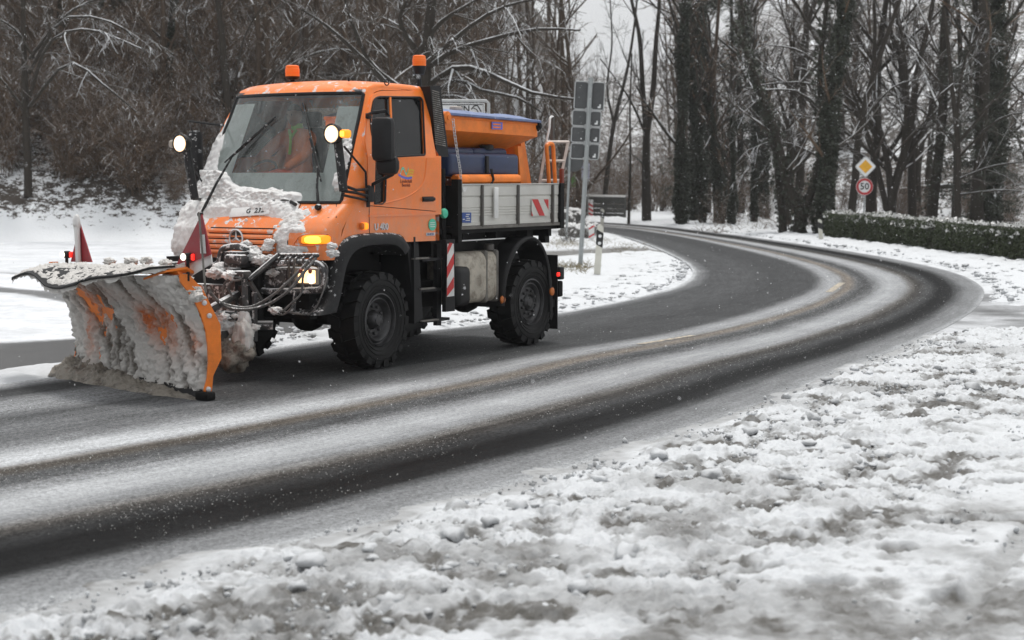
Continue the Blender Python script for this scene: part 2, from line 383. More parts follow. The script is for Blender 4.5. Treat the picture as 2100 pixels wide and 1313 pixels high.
    brn = N.math('MAXIMUM', brn, N.math('MULTIPLY', N.ss(N.math('ABSOLUTE', N.math('SUBTRACT', uu, .215)), .04, .0), .6))
    tint = N.mix(brn, (.88, .905, .93), (1.02, .90, .77))
    vm = N.n('ShaderNodeVectorMath', operation='SCALE'); N.l(tint, vm.inputs[0]); N.l(lum, vm.inputs['Scale'])
    N.l(vm.outputs[0], b.inputs['Base Color'])
    N.l(N.math('MULTIPLY_ADD', N.math('MINIMUM', lum, .4), .5, .5), b.inputs['Roughness'])
    b.inputs['Specular IOR Level'].default_value = .03
    N.bump(N.math('ADD', N.math('MULTIPLY', g2, 1.0), N.math('ADD', N.math('MULTIPLY', N.math('MINIMUM', lum, .5), 1.6), N.math('MULTIPLY', st, .6))), b, .5, .02)
    return m
M['road'] = road_material()
def build_road():
    nu = 40; t = np.linspace(0, 1, nu)
    V = LO[:, None, :]*(1-t)[None, :, None]+LI[:, None, :]*t[None, :, None]
    mid = (LO+LI)/2; v = np.concatenate([[0], np.cumsum(np.linalg.norm(np.diff(mid, axis=0), axis=1))])
    z = 0.0+0*V[..., 0]
    P = np.concatenate([V, z[..., None]], -1)
    me = fast_mesh('road', P.reshape(-1, 3), grid_quads(NA, nu), M['road'])
    uvl = me.uv_layers.new(name='UVMap')
    UV = np.stack([np.broadcast_to(t[None, :], (NA, nu)), np.broadcast_to(v[:, None], (NA, nu))], -1).reshape(-1, 2)
    li = np.empty(len(me.loops), np.int32); me.loops.foreach_get('vertex_index', li)
    uvl.data.foreach_set('uv', UV[li].astype(np.float32).ravel())
    if me.polygons[0].normal.z < 0: me.flip_normals()
    o = link('road', me, kind='structure', label='curving wet asphalt road striped with slush and tyre tracks')
    return v
ROADV = build_road()
def edge_dist(X, Y, line, side):
    """signed distance from an edge line, positive on the verge side"""
    L2 = line[::4]; sh = X.shape; x = X.ravel(); y = Y.ravel(); best = np.full(x.shape, 1e9); sg = np.zeros(x.shape)
    for i in range(len(L2)-1):
        a = L2[i]; d = L2[i+1]-a; l = np.hypot(*d)
        t = np.clip(((x-a[0])*d[0]+(y-a[1])*d[1])/l**2, 0, 1)
        qx = x-a[0]-t*d[0]; qy = y-a[1]-t*d[1]; q = np.hypot(qx, qy); c = d[0]*qy-d[1]*qx
        w = q < best; best[w] = q[w]; sg[w] = np.sign(c[w])
    return (best*sg*side).reshape(sh)
# --- terrain heights beyond the roads: a wooded bank all round, low in the valley gap
def hill(X, Y):
    th = np.arctan2(X, Y)*CAM_F/np.cos(CAM_PITCH)+1050      # bearing, used only as an angle
    D = np.hypot(X, Y)
    kn = [(-4000, 50), (0, 57), (500, 57), (1000, 66), (1130, 86), (1230, 128), (1380, 132), (1470, 104), (1640, 90), (1900, 86), (2150, 84), (2600, 70), (6000, 60)]
    foot = np.interp(th, [k[0] for k in kn], [k[1] for k in kn])-1.0
    sl = np.interp(th, [-4000, 1000, 1180, 1400, 1700, 6000], [.62, .60, .30, .30, .42, .5])
    top = np.interp(th, [-4000, 1000, 1200, 1400, 1700, 6000], [22, 20, 15, 20, 24, 26])
    d = np.maximum(0, D-foot); h = d*sl
    h = top*(1-np.exp(-h/top*1.25)); h = h*sstep(0, 2.2, d)
    n = fbm(P3(X*.12, Y*.12), 4, 3)-.5
    return h+n*2.2*sstep(2, 20, d)+(fbm(P3(X*.7, Y*.7), 4, 9)-.5)*.5*sstep(0, 4, d)
def litter_mat():
    m, nt, b = new_mat('snowy_forest_floor'); N = NT(nt)
    n1 = N.noise(.5, 5, .65); n2 = N.noise(3.2, 6, .75, vec=N.scaled(N.co(), (1, 1, 2.2))); n3 = N.noise(14, 4, .7)
    att = N.n('ShaderNodeAttribute', attribute_name='litter')
    t = N.math('ADD', N.math('MULTIPLY', n2, .8), N.math('ADD', N.math('MULTIPLY', n3, .35), N.math('MULTIPLY', n1, .35)))
    k = N.ss(N.math('ADD', N.math('MULTIPLY', N.math('MINIMUM', att.outputs['Fac'], 1.0), .19), N.math('MULTIPLY_ADD', att.outputs['Fac'], .07, t)), .95, 1.02)
    N.l(N.mix(k, (.76, .78, .80), N.mix(n3, (.022, .018, .014), (.075, .058, .045))), b.inputs['Base Color']); b.inputs['Roughness'].default_value = .8
    N.bump(N.math('ADD', n3, n2), b, .5, .06); return m
M['floor'] = litter_mat()
def build_ground():
    # one sheet to the horizon: fan of rings, fine near, coarse far
    R = np.concatenate([np.linspace(0, 50, 26), np.linspace(51, 150, 130), np.geomspace(153, 700, 30)])
    T = np.concatenate([np.linspace(-math.pi, -.5, 40), np.linspace(-.49, .49, 300), np.linspace(.5, math.pi, 40)])
    RR, TT = np.meshgrid(R, T, indexing='ij'); X = RR*np.sin(TT); Y = RR*np.cos(TT)
    Z = hill(X, Y)-.045
    me = fast_mesh('ground', np.stack([X, Y, Z], -1).reshape(-1, 3), grid_quads(len(R), len(T)), M['floor'])
    at = me.attributes.new('litter', 'FLOAT', 'POINT'); d = sstep(.12, .9, Z+.045+(fbm(P3(X*.3, Y*.3), 3, 5)-.5)*.6)+sstep(2, 6.5, Z)*1.3*(np.arctan2(X, Y)*CAM_F+1050 < 1150)
    at.data.foreach_set('value', np.clip(d, 0, 3).ravel().astype(np.float32))
    if me.polygons[len(me.polygons)//2].normal.z < 0: me.flip_normals()
    link('ground', me, kind='structure', label='snow covered ground rising into wooded banks behind the road')
build_ground()

def attr(me, name, val):
    a = me.attributes.new(name, 'FLOAT', 'POINT'); a.data.foreach_set('value', np.asarray(val, np.float32).ravel())
M['verge'] = snow_mat('slushy_verge_snow', (.66, .68, .70), (.11, .105, .095), .42, 1.3, 1.0, 35, attr='dirt')
M['flat_snow'] = snow_mat('flat_snow', (.80, .82, .85), (.50, .50, .50), .25, .6, .4, 30, attr='dirt')
def stamp(Z, D, X0, dx, Ys, lumps, dirt_shade):
    """press rounded lumps into a height grid with rows Ys and columns X0+i*dx"""
    nx = Z.shape[1]
    for (x, y, r, h, a, q) in lumps:
        j0 = np.searchsorted(Ys, y-r*1.5); j1 = np.searchsorted(Ys, y+r*1.5)
        i0 = max(0, int((x-r*1.5-X0)/dx)); i1 = min(nx, int((x+r*1.5-X0)/dx)+2)
        if j1 <= j0 or i1 <= i0: continue
        xx = X0+np.arange(i0, i1)*dx-x; yy = Ys[j0:j1]-y
        A, B = np.meshgrid(xx, yy); c, s = math.cos(a), math.sin(a)
        u = (A*c+B*s)/q; w = (-A*s+B*c)*q
        d = np.sqrt(u*u+w*w)/r
        d = d*(1+.75*(vnoise(P3((A+x)*30/(.4+r*8), (B+y)*30/(.4+r*8)), 4)-.5)*1.1+.25*(vnoise(P3((A+x)*75/(.4+r*8), (B+y)*75/(.4+r*8)), 8)-.5)*2)
        k = np.clip(1-d*d, 0, 1)**.7*h
        Z[j0:j1, i0:i1] = np.maximum(Z[j0:j1, i0:i1], Z[j0:j1, i0:i1]*.5+k)
        D[j0:j1, i0:i1] = np.maximum(D[j0:j1, i0:i1], np.where(k > .004, dirt_shade*RNG.uniform(.2, 1.1)*(1.15-.9*k/h), 0))  # lump feet darker than tops: shade put into the colour, besides random grime
def near_verge():
    rng = random.Random(11)
    X0, dx = -4.4, .0205; nx = 740
    Ys = [6.6]
    while Ys[-1] < 25.6: Ys.append(Ys[-1]*1.0019)
    Ys = np.array(Ys); X = np.broadcast_to(X0+np.arange(nx)*dx, (len(Ys), nx)); Y = np.broadcast_to(Ys[:, None], X.shape)
    w = edge_dist(X, Y, LO, -1)
    wn_ = w+(fbm(P3(X*1.4, Y*1.4), 5, 21)-.5)*.9
    # rough ridge thrown up by the plough, then smoother trodden snow, then rough again towards the camera
    ridge = sstep(-.05, .45, wn_)*(1-sstep(1.9, 3.3, wn_+(fbm(P3(X*.5, Y*.5), 2, 31)-.5)*1.6))
    rough2 = sstep(8.9, 8.2, Y+(fbm(P3(X*.8, Y*.8), 3, 41)-.5)*2.4-(X*.16))*.55
    n = fbm(P3(X*5, Y*5), 5, 51, .55); nb = fbm(P3(X*1.3, Y*1.3), 3, 61)
    Z = sstep(-.02, .5, wn_)*.035+(nb-.5)*.05*sstep(.1, .8, wn_)
    Z = Z+(n-.42)*(.015+.105*ridge+.07*rough2)*sstep(-.05, .3, wn_)
    fine = np.abs(fbm(P3(X*17, Y*17), 3, 71)-.5)*2
    Z += (.25-fine)*.050*(ridge+rough2*.8)*sstep(0, .3, wn_)
    cr = fbm(P3(X*27, Y*27), 2, 81); Z += (cr-.5)*.060*(ridge+rough2+.12)*sstep(.05, .3, wn_)+(cr-.5)*.006
    D = np.clip((.515-n)*6, 0, 1)*(.12+.85*ridge+1.0*rough2)+np.clip((.46-fbm(P3(X*.9, Y*.9), 3, 33))*5, 0, 1)*(.45*ridge+.75*rough2)  # slush grime, plus the shade of the hollows put into the colour
    lum = []
    for _ in range(9500):
        y = 7+18.5*rng.random()**1.25; x = rng.uniform(-4, 10.5); lum.append((x, y))
    L = np.array(lum); wl = edge_dist(L[:, 0], L[:, 1], LO, -1); L2 = []
    for (x, y), ww in zip(L, wl):
        pr = (1 if .12 < ww < 2.3 else (.25 if ww < 3.3 else (.10 if ww < 6 else .06))) if ww > .1 else 0
        if y < 9.0+.16*x and ww > .2: pr = max(pr, .4)
        if rng.random() < pr:
            r = .012+.085*rng.random()**4.0
            L2.append((x, y, r, r*rng.uniform(.45, .85), rng.uniform(0, 3.14), rng.uniform(.75, 1.3)))
    # a few big lumps where the photograph shows them
    for px, py, r in ((1455, 1000, .10), (1730, 930, .06), (1620, 990, .06), (920, 1115, .09), (1290, 1150, .085), (1060, 1050, .07), (650, 1165, .09), (700, 1185, .07), (870, 1235, .09), (1130, 1050, .07), (1840, 900, .05), (1960, 905, .05), (1350, 1175, .07), (235, 1300, .10), (985, 1070, .05), (1560, 960, .06), (1900, 1010, .045), (500, 1215, .06), (760, 1110, .06)):
        g = gnd(px, py); L2.append((g[0], g[1], r, r*.75, rng.uniform(0, 3), rng.uniform(.8, 1.2)))
    stamp(Z, D, X0, dx, Ys, L2, .75)
    wet = sstep(10.6, 9.0, Y+(fbm(P3(X*.9, Y*.9), 4, 43)-.5)*3.5-X*.1); D = np.maximum(D, wet*np.clip((fbm(P3(X*2.1, Y*2.1), 5, 44, .6)-.39)*4, 0, 1)*.85)
    # footprints and a tyre rut pressed in near the camera, on the right
    for px, py, a in ((2060, 1012, .3), (1990, 1085, .2), (1930, 1095, .2), (2080, 1085, .5), (1845, 1155, .4), (1950, 1260, .7), (1560, 1200, .3), (1700, 1230, .2)):
        g = gnd(px, py); A = X-g[0]; B = Y-g[1]; c, s = math.cos(a), math.sin(a)
        d = np.sqrt(((A*c+B*s)/.15)**2+((-A*s+B*c)/.085)**2)
        k = sstep(1.15, .7, d); Z -= k*.05; D = np.maximum(D, k*.85)
    g0, g1 = gnd(1960, 1300), gnd(2130, 1080); dv = (g1-g0)[:2]; dv /= np.linalg.norm(dv)
    q = np.abs((X-g0[0])*dv[1]-(Y-g0[1])*dv[0]); k = sstep(.09, .05, q)*sstep(7.0, 7.6, Y); Z -= k*.03; D = np.maximum(D, k*.55)
    Z = np.where(w > 0, np.maximum(Z, .002), np.where(wn_ < -.06, -.012, np.maximum(Z, -.008)+.004)); D = np.maximum(D, sstep(.22, -.04, wn_)*.55)
    Z += .035*sstep(.3, 2.5, w)
    # the gap where a path leaves the road on the right
    g = Y-(23.05+(X-6)*.15); gap = sstep(-.3, .25, g+(fbm(P3(X*2, Y*2), 3, 5)-.5)*.5); Z = Z*(1-gap)-.028*gap
    V = np.stack([X, Y, Z], -1)
    Q = grid_quads(len(Ys), nx); wm = w.ravel(); gm = gap.ravel()
    wz = V[..., 2].ravel(); keep = (wm[Q].max(1) > -.5) & ((wm[Q].max(1) > -.02) | (wz[Q].max(1) > -.002)) & (gm[Q].min(1) < .99)
    me = fast_mesh('verge_snow', V.reshape(-1, 3), Q[keep], M['verge'])
    attr(me, 'dirt', np.clip(D, 0, 1))
    link('roadside_snow', me, kind='structure', label='rough trampled snow and slush verge beside the road')
    return L2
near_verge()

def loose_clumps():
    """lumps of ploughed snow lying free on the verge, all one heap nobody could count"""
    rng = random.Random(5); bm = bmesh.new(); bmesh.ops.create_icosphere(bm, subdivisions=2, radius=1)
    bm.verts.ensure_lookup_table(); base = np.array([v.co[:] for v in bm.verts]); tri = np.array([[v.index for v in f.verts] for f in bm.faces]); bm.free()
    Vs, Fs, Ds, n = [], [], [], 0
    def put(x, y, r, z):
        nonlocal n
        s = np.array([rng.uniform(.8, 1.5), rng.uniform(.8, 1.4), rng.uniform(.45, .8)])
        d = 1+1.7*(fbm(base*2.1+rng.random()*60, 3, 3, .6)-.5)
        V = base*d[:, None]*s*r; a = rng.random()*6.28; c, s_ = math.cos(a), math.sin(a)
        Dz = np.clip(.75-V[:, 2]/r*.9, .1, 1.2); V = V@np.array([[c, s_, 0], [-s_, c, 0], [0, 0, 1]])+np.array([x, y, z+r*.35])  # dark underside and pale top painted in, as if lit from above
        Vs.append(V); Fs.append(tri+n); Ds.append(Dz*rng.uniform(.2, .6)); n += len(V)
    pts = np.array([(rng.uniform(-3.6, 9.5), 7.3+16*rng.random()**1.2) for _ in range(11000)])
    w = edge_dist(pts[:, 0], pts[:, 1], LO, -1)
    for (x, y), ww in zip(pts, w):
        if ww < .1 or y > 22.6+(x-6)*.15: continue
        pr = .24 if .2 < ww < 2.2 else (.06 if ww < 3.2 else .01)
        if rng.random() < pr: put(x, y, .007+.045*rng.random()**4, .045+.02*min(1, ww))
    for px, py, r in ((1460, 985, .085), (1735, 925, .05), (1625, 985, .05), (925, 1105, .07), (1285, 1145, .07), (1060, 1045, .06), (1005, 965 + 110, .05), (1350, 760 + 180, .06), (1130, 1045, .06), (1845, 900, .04), (1990, 900, .045), (1880, 1005, .04), (640, 1160, .06), (1995, 800, .08), (1665, 862, .06), (1540, 890, .05)):
        g = gnd(px, py, .06); put(g[0], g[1], r, .06)
    bm = bmesh.new(); bmesh.ops.create_icosphere(bm, subdivisions=1, radius=1); bm.verts.ensure_lookup_table(); b1 = np.array([v.co[:] for v in bm.verts]); t1 = np.array([[v.index for v in f.verts] for f in bm.faces]); bm.free()
    g = np.random.default_rng(8); k = 60000; q = np.stack([g.uniform(-3.6, 9.8, k), 7.2+16*g.random(k)**1.15], 1); ww = edge_dist(q[:, 0], q[:, 1], LO, -1)
    cl = fbm(P3(q[:, 0]*2.2, q[:, 1]*2.2), 3, 77); pr = np.interp(ww, [-.2, 0, .15, .4, 2.2, 3.2, 5], [0, .10, .5, 1, .9, .3, .10])*np.clip((cl-.38)*5, .05, 1); pr = np.maximum(pr, (q[:, 1] < 9.5)*(ww > .1)*.3*np.clip((cl-.40)*5, 0, 1))
    ok = (g.random(k) < pr) & (q[:, 1] < 22.4+(q[:, 0]-6)*.15); q = q[ok][:10500]; wq = ww[ok][:10500]; k = len(q); r = .005+.017*g.random(k)**2.5
    J = b1[None]*(1+g.uniform(-.35, .35, (k, len(b1), 1)))*g.uniform(.6, 1.4, (k, 1, 3))*r[:, None, None]; base_z = np.interp(wq, [-.1, 0, .3, 1, 2.5], [.003, .005, .030, .045, .06])
    J = J+np.stack([q[:, 0], q[:, 1], base_z+g.uniform(-.004, .018, k)], 1)[:, None, :]
    Vs.append(J.reshape(-1, 3)); Fs.append(((np.arange(k)*len(b1))[:, None, None]+t1[None]).reshape(-1, 3)+n); Ds.append(np.repeat(g.uniform(0, .55, k), len(b1))); n += k*len(b1)
    # thrown chunks on the far side of the gap and along the far verge
    for _ in range(1100):
        t = rng.uniform(.40, .78); i = int(t*NA); side = rng.random()
        p = LO[i]; q = LI[i]; d = (p-q)/np.linalg.norm(p-q); u = .15+rng.random()**1.5*2.2
        x, y = p+d*u
        if 22.4 < y < 27.8: continue
        put(x, y, .012+.05*rng.random()**5, .045)
    for _ in range(900):
        t = rng.uniform(.22, .62); i = int(t*NA); p = LO[i]; q = LI[i]; d = (q-p)/np.linalg.norm(p-q); x, y = q+d*(.1+rng.random()**1.5*1.3)
        put(x, y, .012+.04*rng.random()**4, .04)
    me = fast_mesh('snow_clumps', np.vstack(Vs), np.vstack(Fs), M['verge']); attr(me, 'dirt', np.concatenate(Ds))
    tag(link('snow_clumps', me), 'loose chunks of ploughed snow scattered over the verges', 'snow', kind='stuff')
loose_clumps()

def road_crumbs():
    rng = np.random.default_rng(12); k = 90000; i = (NA*(.13+.50*rng.random(k)**1.3)).astype(int); u = rng.random(k)
    wt = np.interp(u, [0, .02, .08, .10, .14, .17, .22, .25, .27, .34, .37, .42, .46, .47, .50, .56, .58, .95, 1], [.3, .15, .1, .12, .12, .5, .6, .5, .15, .12, .8, .9, .7, .3, .15, .15, .05, .05, .3])
    P = LO[i]*(1-u)[:, None]+LI[i]*u[:, None]; P += rng.normal(size=P.shape)*.15; near = np.clip(1.25-P[:, 1]/36, 0, 1); ok = (rng.random(k) < wt*near) & (P[:, 1] > 6.5) & (vnoise(P3(P[:, 0]*1.3, P[:, 1]*1.3), 3) > .3)
    P = P[ok][:15000]; k = len(P); r = rng.uniform(.0014, .0040, k)*(1+.02*P[:, 1])
    O6 = np.array([(1, 0, 0), (-1, 0, 0), (0, 1, 0), (0, -1, 0), (0, 0, 1.), (0, 0, -1)]); F8 = np.array([(0, 2, 4), (2, 1, 4), (1, 3, 4), (3, 0, 4), (2, 0, 5), (1, 2, 5), (3, 1, 5), (0, 3, 5)])[:4]
    C = np.stack([P[:, 0], P[:, 1], r*.3+.001], 1); V = (C[:, None, :]+O6[None]*(r[:, None, None]*rng.uniform(.6, 1.4, (k, 1, 3)))).reshape(-1, 3)
    tag(link('slush_crumbs', fast_mesh('slush_crumbs', V, ((np.arange(k)*6)[:, None, None]+F8[None]).reshape(-1, 3), snow_mat('crumb_slush', (.34, .34, .33), (.10, .095, .09), .6, 8, 0, 30))), 'fine crumbs of slush strewn over the tyre tracks on the road', 'slush', kind='stuff')
road_crumbs()
def sheet(name, X, Y, Z, D, mat, keep=None, label=None):
    V = np.stack([X, Y, Z], -1).reshape(-1, 3); Q = grid_quads(*X.shape)
    if keep is not None: Q = Q[keep.ravel()[Q].all(1)]
    me = fast_mesh(name, V, Q, mat); attr(me, 'dirt', np.clip(D, 0, 1))
    if me.polygons[0].normal.z < 0: me.flip_normals()
    return link(name, me, kind='structure', label=label)
def far_verge():
    # strip outside the far bend, up to the hedge and the trees
    i = np.arange(int(.36*NA), NA-2); w = np.concatenate([np.linspace(-.05, 3, 46), np.linspace(3.2, 16, 40)])
    t = LO[i]-LI[i]; t /= np.linalg.norm(t, axis=1)[:, None]
    X = LO[i][:, 0][:, None]+t[:, 0][:, None]*w; Y = LO[i][:, 1][:, None]+t[:, 1][:, None]*w; W = np.broadcast_to(w, X.shape)
    n = fbm(P3(X*3, Y*3), 4, 3); n2 = fbm(P3(X*11, Y*11), 3, 8)
    Z = np.maximum(-.03+.10*sstep(-.05, .8, W+(n-.5)*.5)+(n-.5)*.16*sstep(0, .6, W)+(n2-.5)*.06*sstep(0, .4, W), -.03)+.0+hill(X, Y)
    Z = -.03+(Z+.03)*sstep(27.2+(X-8)*.18, 28.4+(X-8)*.18, Y)
    D = np.clip((.44-n)*3, 0, 1)*.35*(W < 2)
    sheet('roadside_snow', X, Y, Z, D, M['verge'], (Y > 27.4+(X-8)*.18+(n-.5)*1.0), 'snow bank along the outside of the bend below the hedge')
far_verge()
def inner_verge():
    # snow on the inside of the bend: bank beside the truck and the point of the junction island
    i = np.arange(int(.02*NA), int(.86*NA)); w = np.concatenate([np.linspace(-.05, 2.2, 40), np.linspace(2.4, 14, 40)])
    t = LI[i]-LO[i]; t /= np.linalg.norm(t, axis=1)[:, None]
    lim = np.interp(i/NA, [0, .3, .36, .45, .55, .65, .75, .86], [1.1, 1.1, 1.8, 5.5, 8, 10, 12, 12])
    X = LI[i][:, 0][:, None]+t[:, 0][:, None]*w; Y = LI[i][:, 1][:, None]+t[:, 1][:, None]*w; W = np.broadcast_to(w, X.shape)
    n = fbm(P3(X*3, Y*3), 4, 13); n2 = fbm(P3(X*12, Y*12), 3, 8)
    Z = -.03+.085*sstep(-.05, .5, W+(n-.5)*.4)+(n-.5)*.11*sstep(.0, .5, W)*(1-.6*sstep(1.2, 2, W))+(n2-.5)*.04*sstep(0, .3, W)
    Z = Z*(1-sstep(lim[:, None]-.5, lim[:, None], W+(n-.5)*.5))-.035*sstep(lim[:, None]-.5, lim[:, None], W+(n-.5)*.5)
    D = np.clip((.46-n)*3, 0, 1)*.5*(W < 1.6)
    # small side path crossing the island point: grey slush
    a, b = gnd(1130, 523)[:2], gnd(1330, 512)[:2]; d = (b-a)/np.linalg.norm(b-a); q = np.abs((X-a[0])*d[1]-(Y-a[1])*d[0]); al = (X-a[0])*d[0]+(Y-a[1])*d[1]
    path = sstep(1.25, .75, q+(n-.5)*.8)*sstep(5.6, 3.6, al); D = np.maximum(D, path*.95); Z = Z*(1-path*.7)
    cc = sstep(.12, .05, np.abs((X-gnd(1150, 605)[0])*.95-(Y-gnd(1150, 605)[1])*.16+(n-.5)*.35))
    sheet('roadside_snow', X, Y, Z, D, M['verge'], W <= lim[:, None]+.3, 'bright snow bank on the inside of the bend')
inner_verge()
def side_street():
    X, Y = np.meshgrid(np.linspace(-26, 2.5, 230), np.linspace(12, 60, 330)); w = edge_dist(X, Y, LI, 1)
    n = fbm(P3(X*.7, Y*.7), 4, 23); n2 = fbm(P3(X*5, Y*5), 3, 3)
    D = np.zeros(X.shape)
    # wet dark band just beyond the slush ridge, then snow with two wheel ruts crossing
    D = sstep(3.6, 2.9, w+(n-.5)*1.4)*.98
    def rut(pts, hw, k):
        P = smooth_line([gnd(*p)[:2] for p in pts], 60); d = np.full(X.shape, 9.)
        for a, b in zip(P[:-1], P[1:]):
            v = b-a; l = v@v+1e-9; t = np.clip(((X-a[0])*v[0]+(Y-a[1])*v[1])/l, 0, 1); d = np.minimum(d, np.hypot(X-a[0]-t*v[0], (Y-a[1]-t*v[1])))
        return sstep(hw*1.25, hw*.6, d+(n2-.5)*hw*.5)*k
    D = np.maximum(D, rut([(-150, 575), (0, 592), (90, 600), (170, 615), (330, 640)], .42, .75))
    D = np.maximum(D, rut([(-150, 552), (0, 558), (120, 566), (300, 590)], .25, .5))
    D = np.maximum(D, rut([(-100, 518), (350, 522), (900, 530)], .5, .22)); D = np.maximum(D, rut([(-100, 532), (350, 536), (900, 545)], .4, .22))
    D = np.maximum(D, rut([(1130, 523), (1180, 521), (1250, 517)], .9, .8))
    Z = -.012+(n2-.5)*.012-D*.012
    sheet('side_street', X, Y, Z, D, M['side'], None, 'side street under thin snow with wheel ruts joining the road')
def side_mat():
    m, nt, b = new_mat('side_street_surface'); N = NT(nt)
    a = N.n('ShaderNodeAttribute', attribute_name='dirt').outputs['Fac']; g = N.noise(12, 6, .75); g2 = N.noise(.8, 4, .6)
    k = N.ss(N.math('ADD', a, N.math('MULTIPLY', N.math('SUBTRACT', g, .5), .55)), .12, .95)
    snow = N.mix(N.ss(N.math('MULTIPLY_ADD', N.noise(3.5, 5, .7), .6, N.math('MULTIPLY', g2, .6)), .45, .75), (.56, .58, .60), (.78, .80, .83))
    N.l(N.mix(k, snow, N.mix(g, (.04, .04, .041), (.12, .12, .12))), b.inputs['Base Color']); N.l(N.math('MULTIPLY_ADD', k, -.2, .55), b.inputs['Roughness'])
    N.bump(g, b, .3, .01); return m
M['side'] = side_mat()
side_street()
def path_gap():
    X, Y = np.meshgrid(np.linspace(4.5, 22, 150), np.linspace(21.5, 30.5, 90)); w = edge_dist(X, Y, LO, -1)
    n = fbm(P3(X*1.5, Y*1.5), 4, 2); D = np.clip(.62+(n-.5)*.9, 0, 1)*sstep(9, 3.5, w)
    sheet('path', X, Y, -.005+0*X+(n-.5)*.004, D, M['side'], w > -.3, 'slushy path leaving the road through a gap in the verge')
path_gap()
def markings():
    m = pmat('worn_centre_marking', (.62, .52, .36), .6, var=.3, dirt=.9, dirtcol=(.22, .21, .2), scale=9)
    for (x0, y0), (x1, y1), wd in (((1700, 599), (1727, 580), .13), ((1310, 706), (1420, 688), .10)):
        a, b = gnd(x0, y0, .006), gnd(x1, y1, .006); d = (b-a)/np.linalg.norm(b-a); s = np.array([-d[1], d[0], 0])*wd/2
        MB().add([a-s, b-s, b+s, a+s], [(0, 1, 2, 3)]).obj('road_marking', m, kind='structure', label='worn pale centre line dash', recalc=False)
markings()
# ================================================================== THE SNOW PLOUGH TRUCK
truck = thing('snow_plough_truck', 'orange snow plough truck with lit beacons and slush caked bonnet, driving towards the camera', 'truck', tuple(TO), math.atan2(-math.cos(YAW), -math.sin(YAW)))
T = truck
HW = 1.08
def side_y(z): return HW-.24*max(0.0, z-2.26)
def SD(px, py, off=0.0):
    q = PY(px, py, HW)
    for _ in range(4): q = PY(px, py, side_y(q[2])+off)
    return q
ZK = [1.18, 1.30, 1.42, 1.50, 1.60, 1.70, 1.78, 1.85, 2.30, 2.70, 2.93, 3.02, 3.08]
XCk = [1.03, 1.05, 1.04, 1.01, .93, .83, .75, .71, .50, .32, .21, .12, -.02]
XGk = [.92, .93, .92, .90, .82, .68, .56, .53, .33, .13, .03, -.03, -.12]
XSk = [.70, .70, .70, .68, .60, .50, .42, .39, .19, .01, -.09, -.13, -.20]
YGk = [1.0, 1.0, 1.0, 1.0, 1.0, .99, .98, .975, .94, .90, .88, .87, .86]
def prof(z): return [np.interp(z, ZK, k) for k in (XCk, XGk, XSk, YGk)]
def CF(z, t, off=0.0):
    xc, xg, xs, yg = prof(z); s = 1 if t >= 0 else -1; a = abs(t); W = side_y(z)
    if a < .82:
        y = a/.82*yg; x = xc-(xc-xg)*(y/yg)**2.2
    else:
        q = (a-.82)/.18*math.pi/2; y = yg+(W-yg)*math.sin(q); x = xs+(xg-xs)*math.cos(q)
    return np.array([x+off, s*y, z])
def front_x(y, z):
    xc, xg, xs, yg = prof(z); a = min(abs(y), side_y(z))
    if a < yg: return xc-(xc-xg)*(a/yg)**2.2
    q = math.asin(min(1, (a-yg)/(side_y(z)-yg+1e-6))); return xs+(xg-xs)*math.cos(q)
def WS(px, py, off=0.0):
    x = .5
    for _ in range(12):
        q = PX(px, py, x+off); x = .5*x+.5*front_x(q[1], min(3.05, max(1.2, q[2])))
    return PX(px, py, x+off)

def sheet_poly(outer, holes, thick, fold=2.26, sgn=1, yoff=0.0):
    """side panel outline (x,z) with openings, bent inwards above the fold"""
    vs = []; loops = [outer]+holes; mb = MB(); polys = [[Vector((p[0], p[1], 0)) for p in L] for L in loops]
    flat = [v for L in polys for v in L]; tri = tessellate_polygon(polys)
    bm = bmesh.new(); bv = [bm.verts.new((v.x, 0, v.y)) for v in flat]; bm.verts.ensure_lookup_table()
    for t in tri:
        try: bm.faces.new([bv[i] for i in t])
        except ValueError: pass
    for z in (fold, fold+.35):
        bmesh.ops.bisect_plane(bm, geom=list(bm.verts)+list(bm.edges)+list(bm.faces), plane_co=(0, 0, z), plane_no=(0, 0, 1))
    r = bmesh.ops.extrude_face_region(bm, geom=list(bm.faces)); nv = [e for e in r['geom'] if isinstance(e, bmesh.types.BMVert)]
    ns = set(nv)
    for v in bm.verts: v.co.y = (side_y(v.co.z)+yoff-(thick if v in ns else 0))*sgn
    bm.verts.index_update()
    mb.add([v.co[:] for v in bm.verts], [[v.index for v in f.verts] for f in bm.faces]); bm.free(); return mb
def smooth_poly(pts, n=60): # closed
    P = np.array(pts, float); P = np.vstack([P[-1], P, P[0], P[1]]); k = len(pts); t = np.linspace(0, k-1e-6, n, endpoint=False); i = t.astype(int); f = (t-i)[:, None]
    a, b, c, d = P[i], P[i+1], P[i+2], P[i+3]; return .5*((2*b)+(-a+c)*f+(2*a-5*b+4*c-d)*f**2+(-a+3*b-3*c+d)*f**3)
def rounded(pts, r=.04, n=4):
    """round the corners of a closed outline (2-D)"""
    out = []; k = len(pts)
    for i in range(k):
        p = np.array(pts[i][:2], float); a = np.array(pts[i-1][:2], float)-p; b = np.array(pts[(i+1) % k][:2], float)-p
        la, lb = np.linalg.norm(a), np.linalg.norm(b); rr = pts[i][2] if len(pts[i]) > 2 else r; rr = min(rr, la*.45, lb*.45)
        p0 = p+a/la*rr; p1 = p+b/lb*rr
        for j in range(n+1):
            t = j/n; out.append(tuple((1-t)**2*p0+2*t*(1-t)*p+t*t*p1))
    return out
def sxz(pts): return [(lambda q: (q[0], q[2])+tuple(p[2:]))(SD(p[0], p[1])) for p in pts]

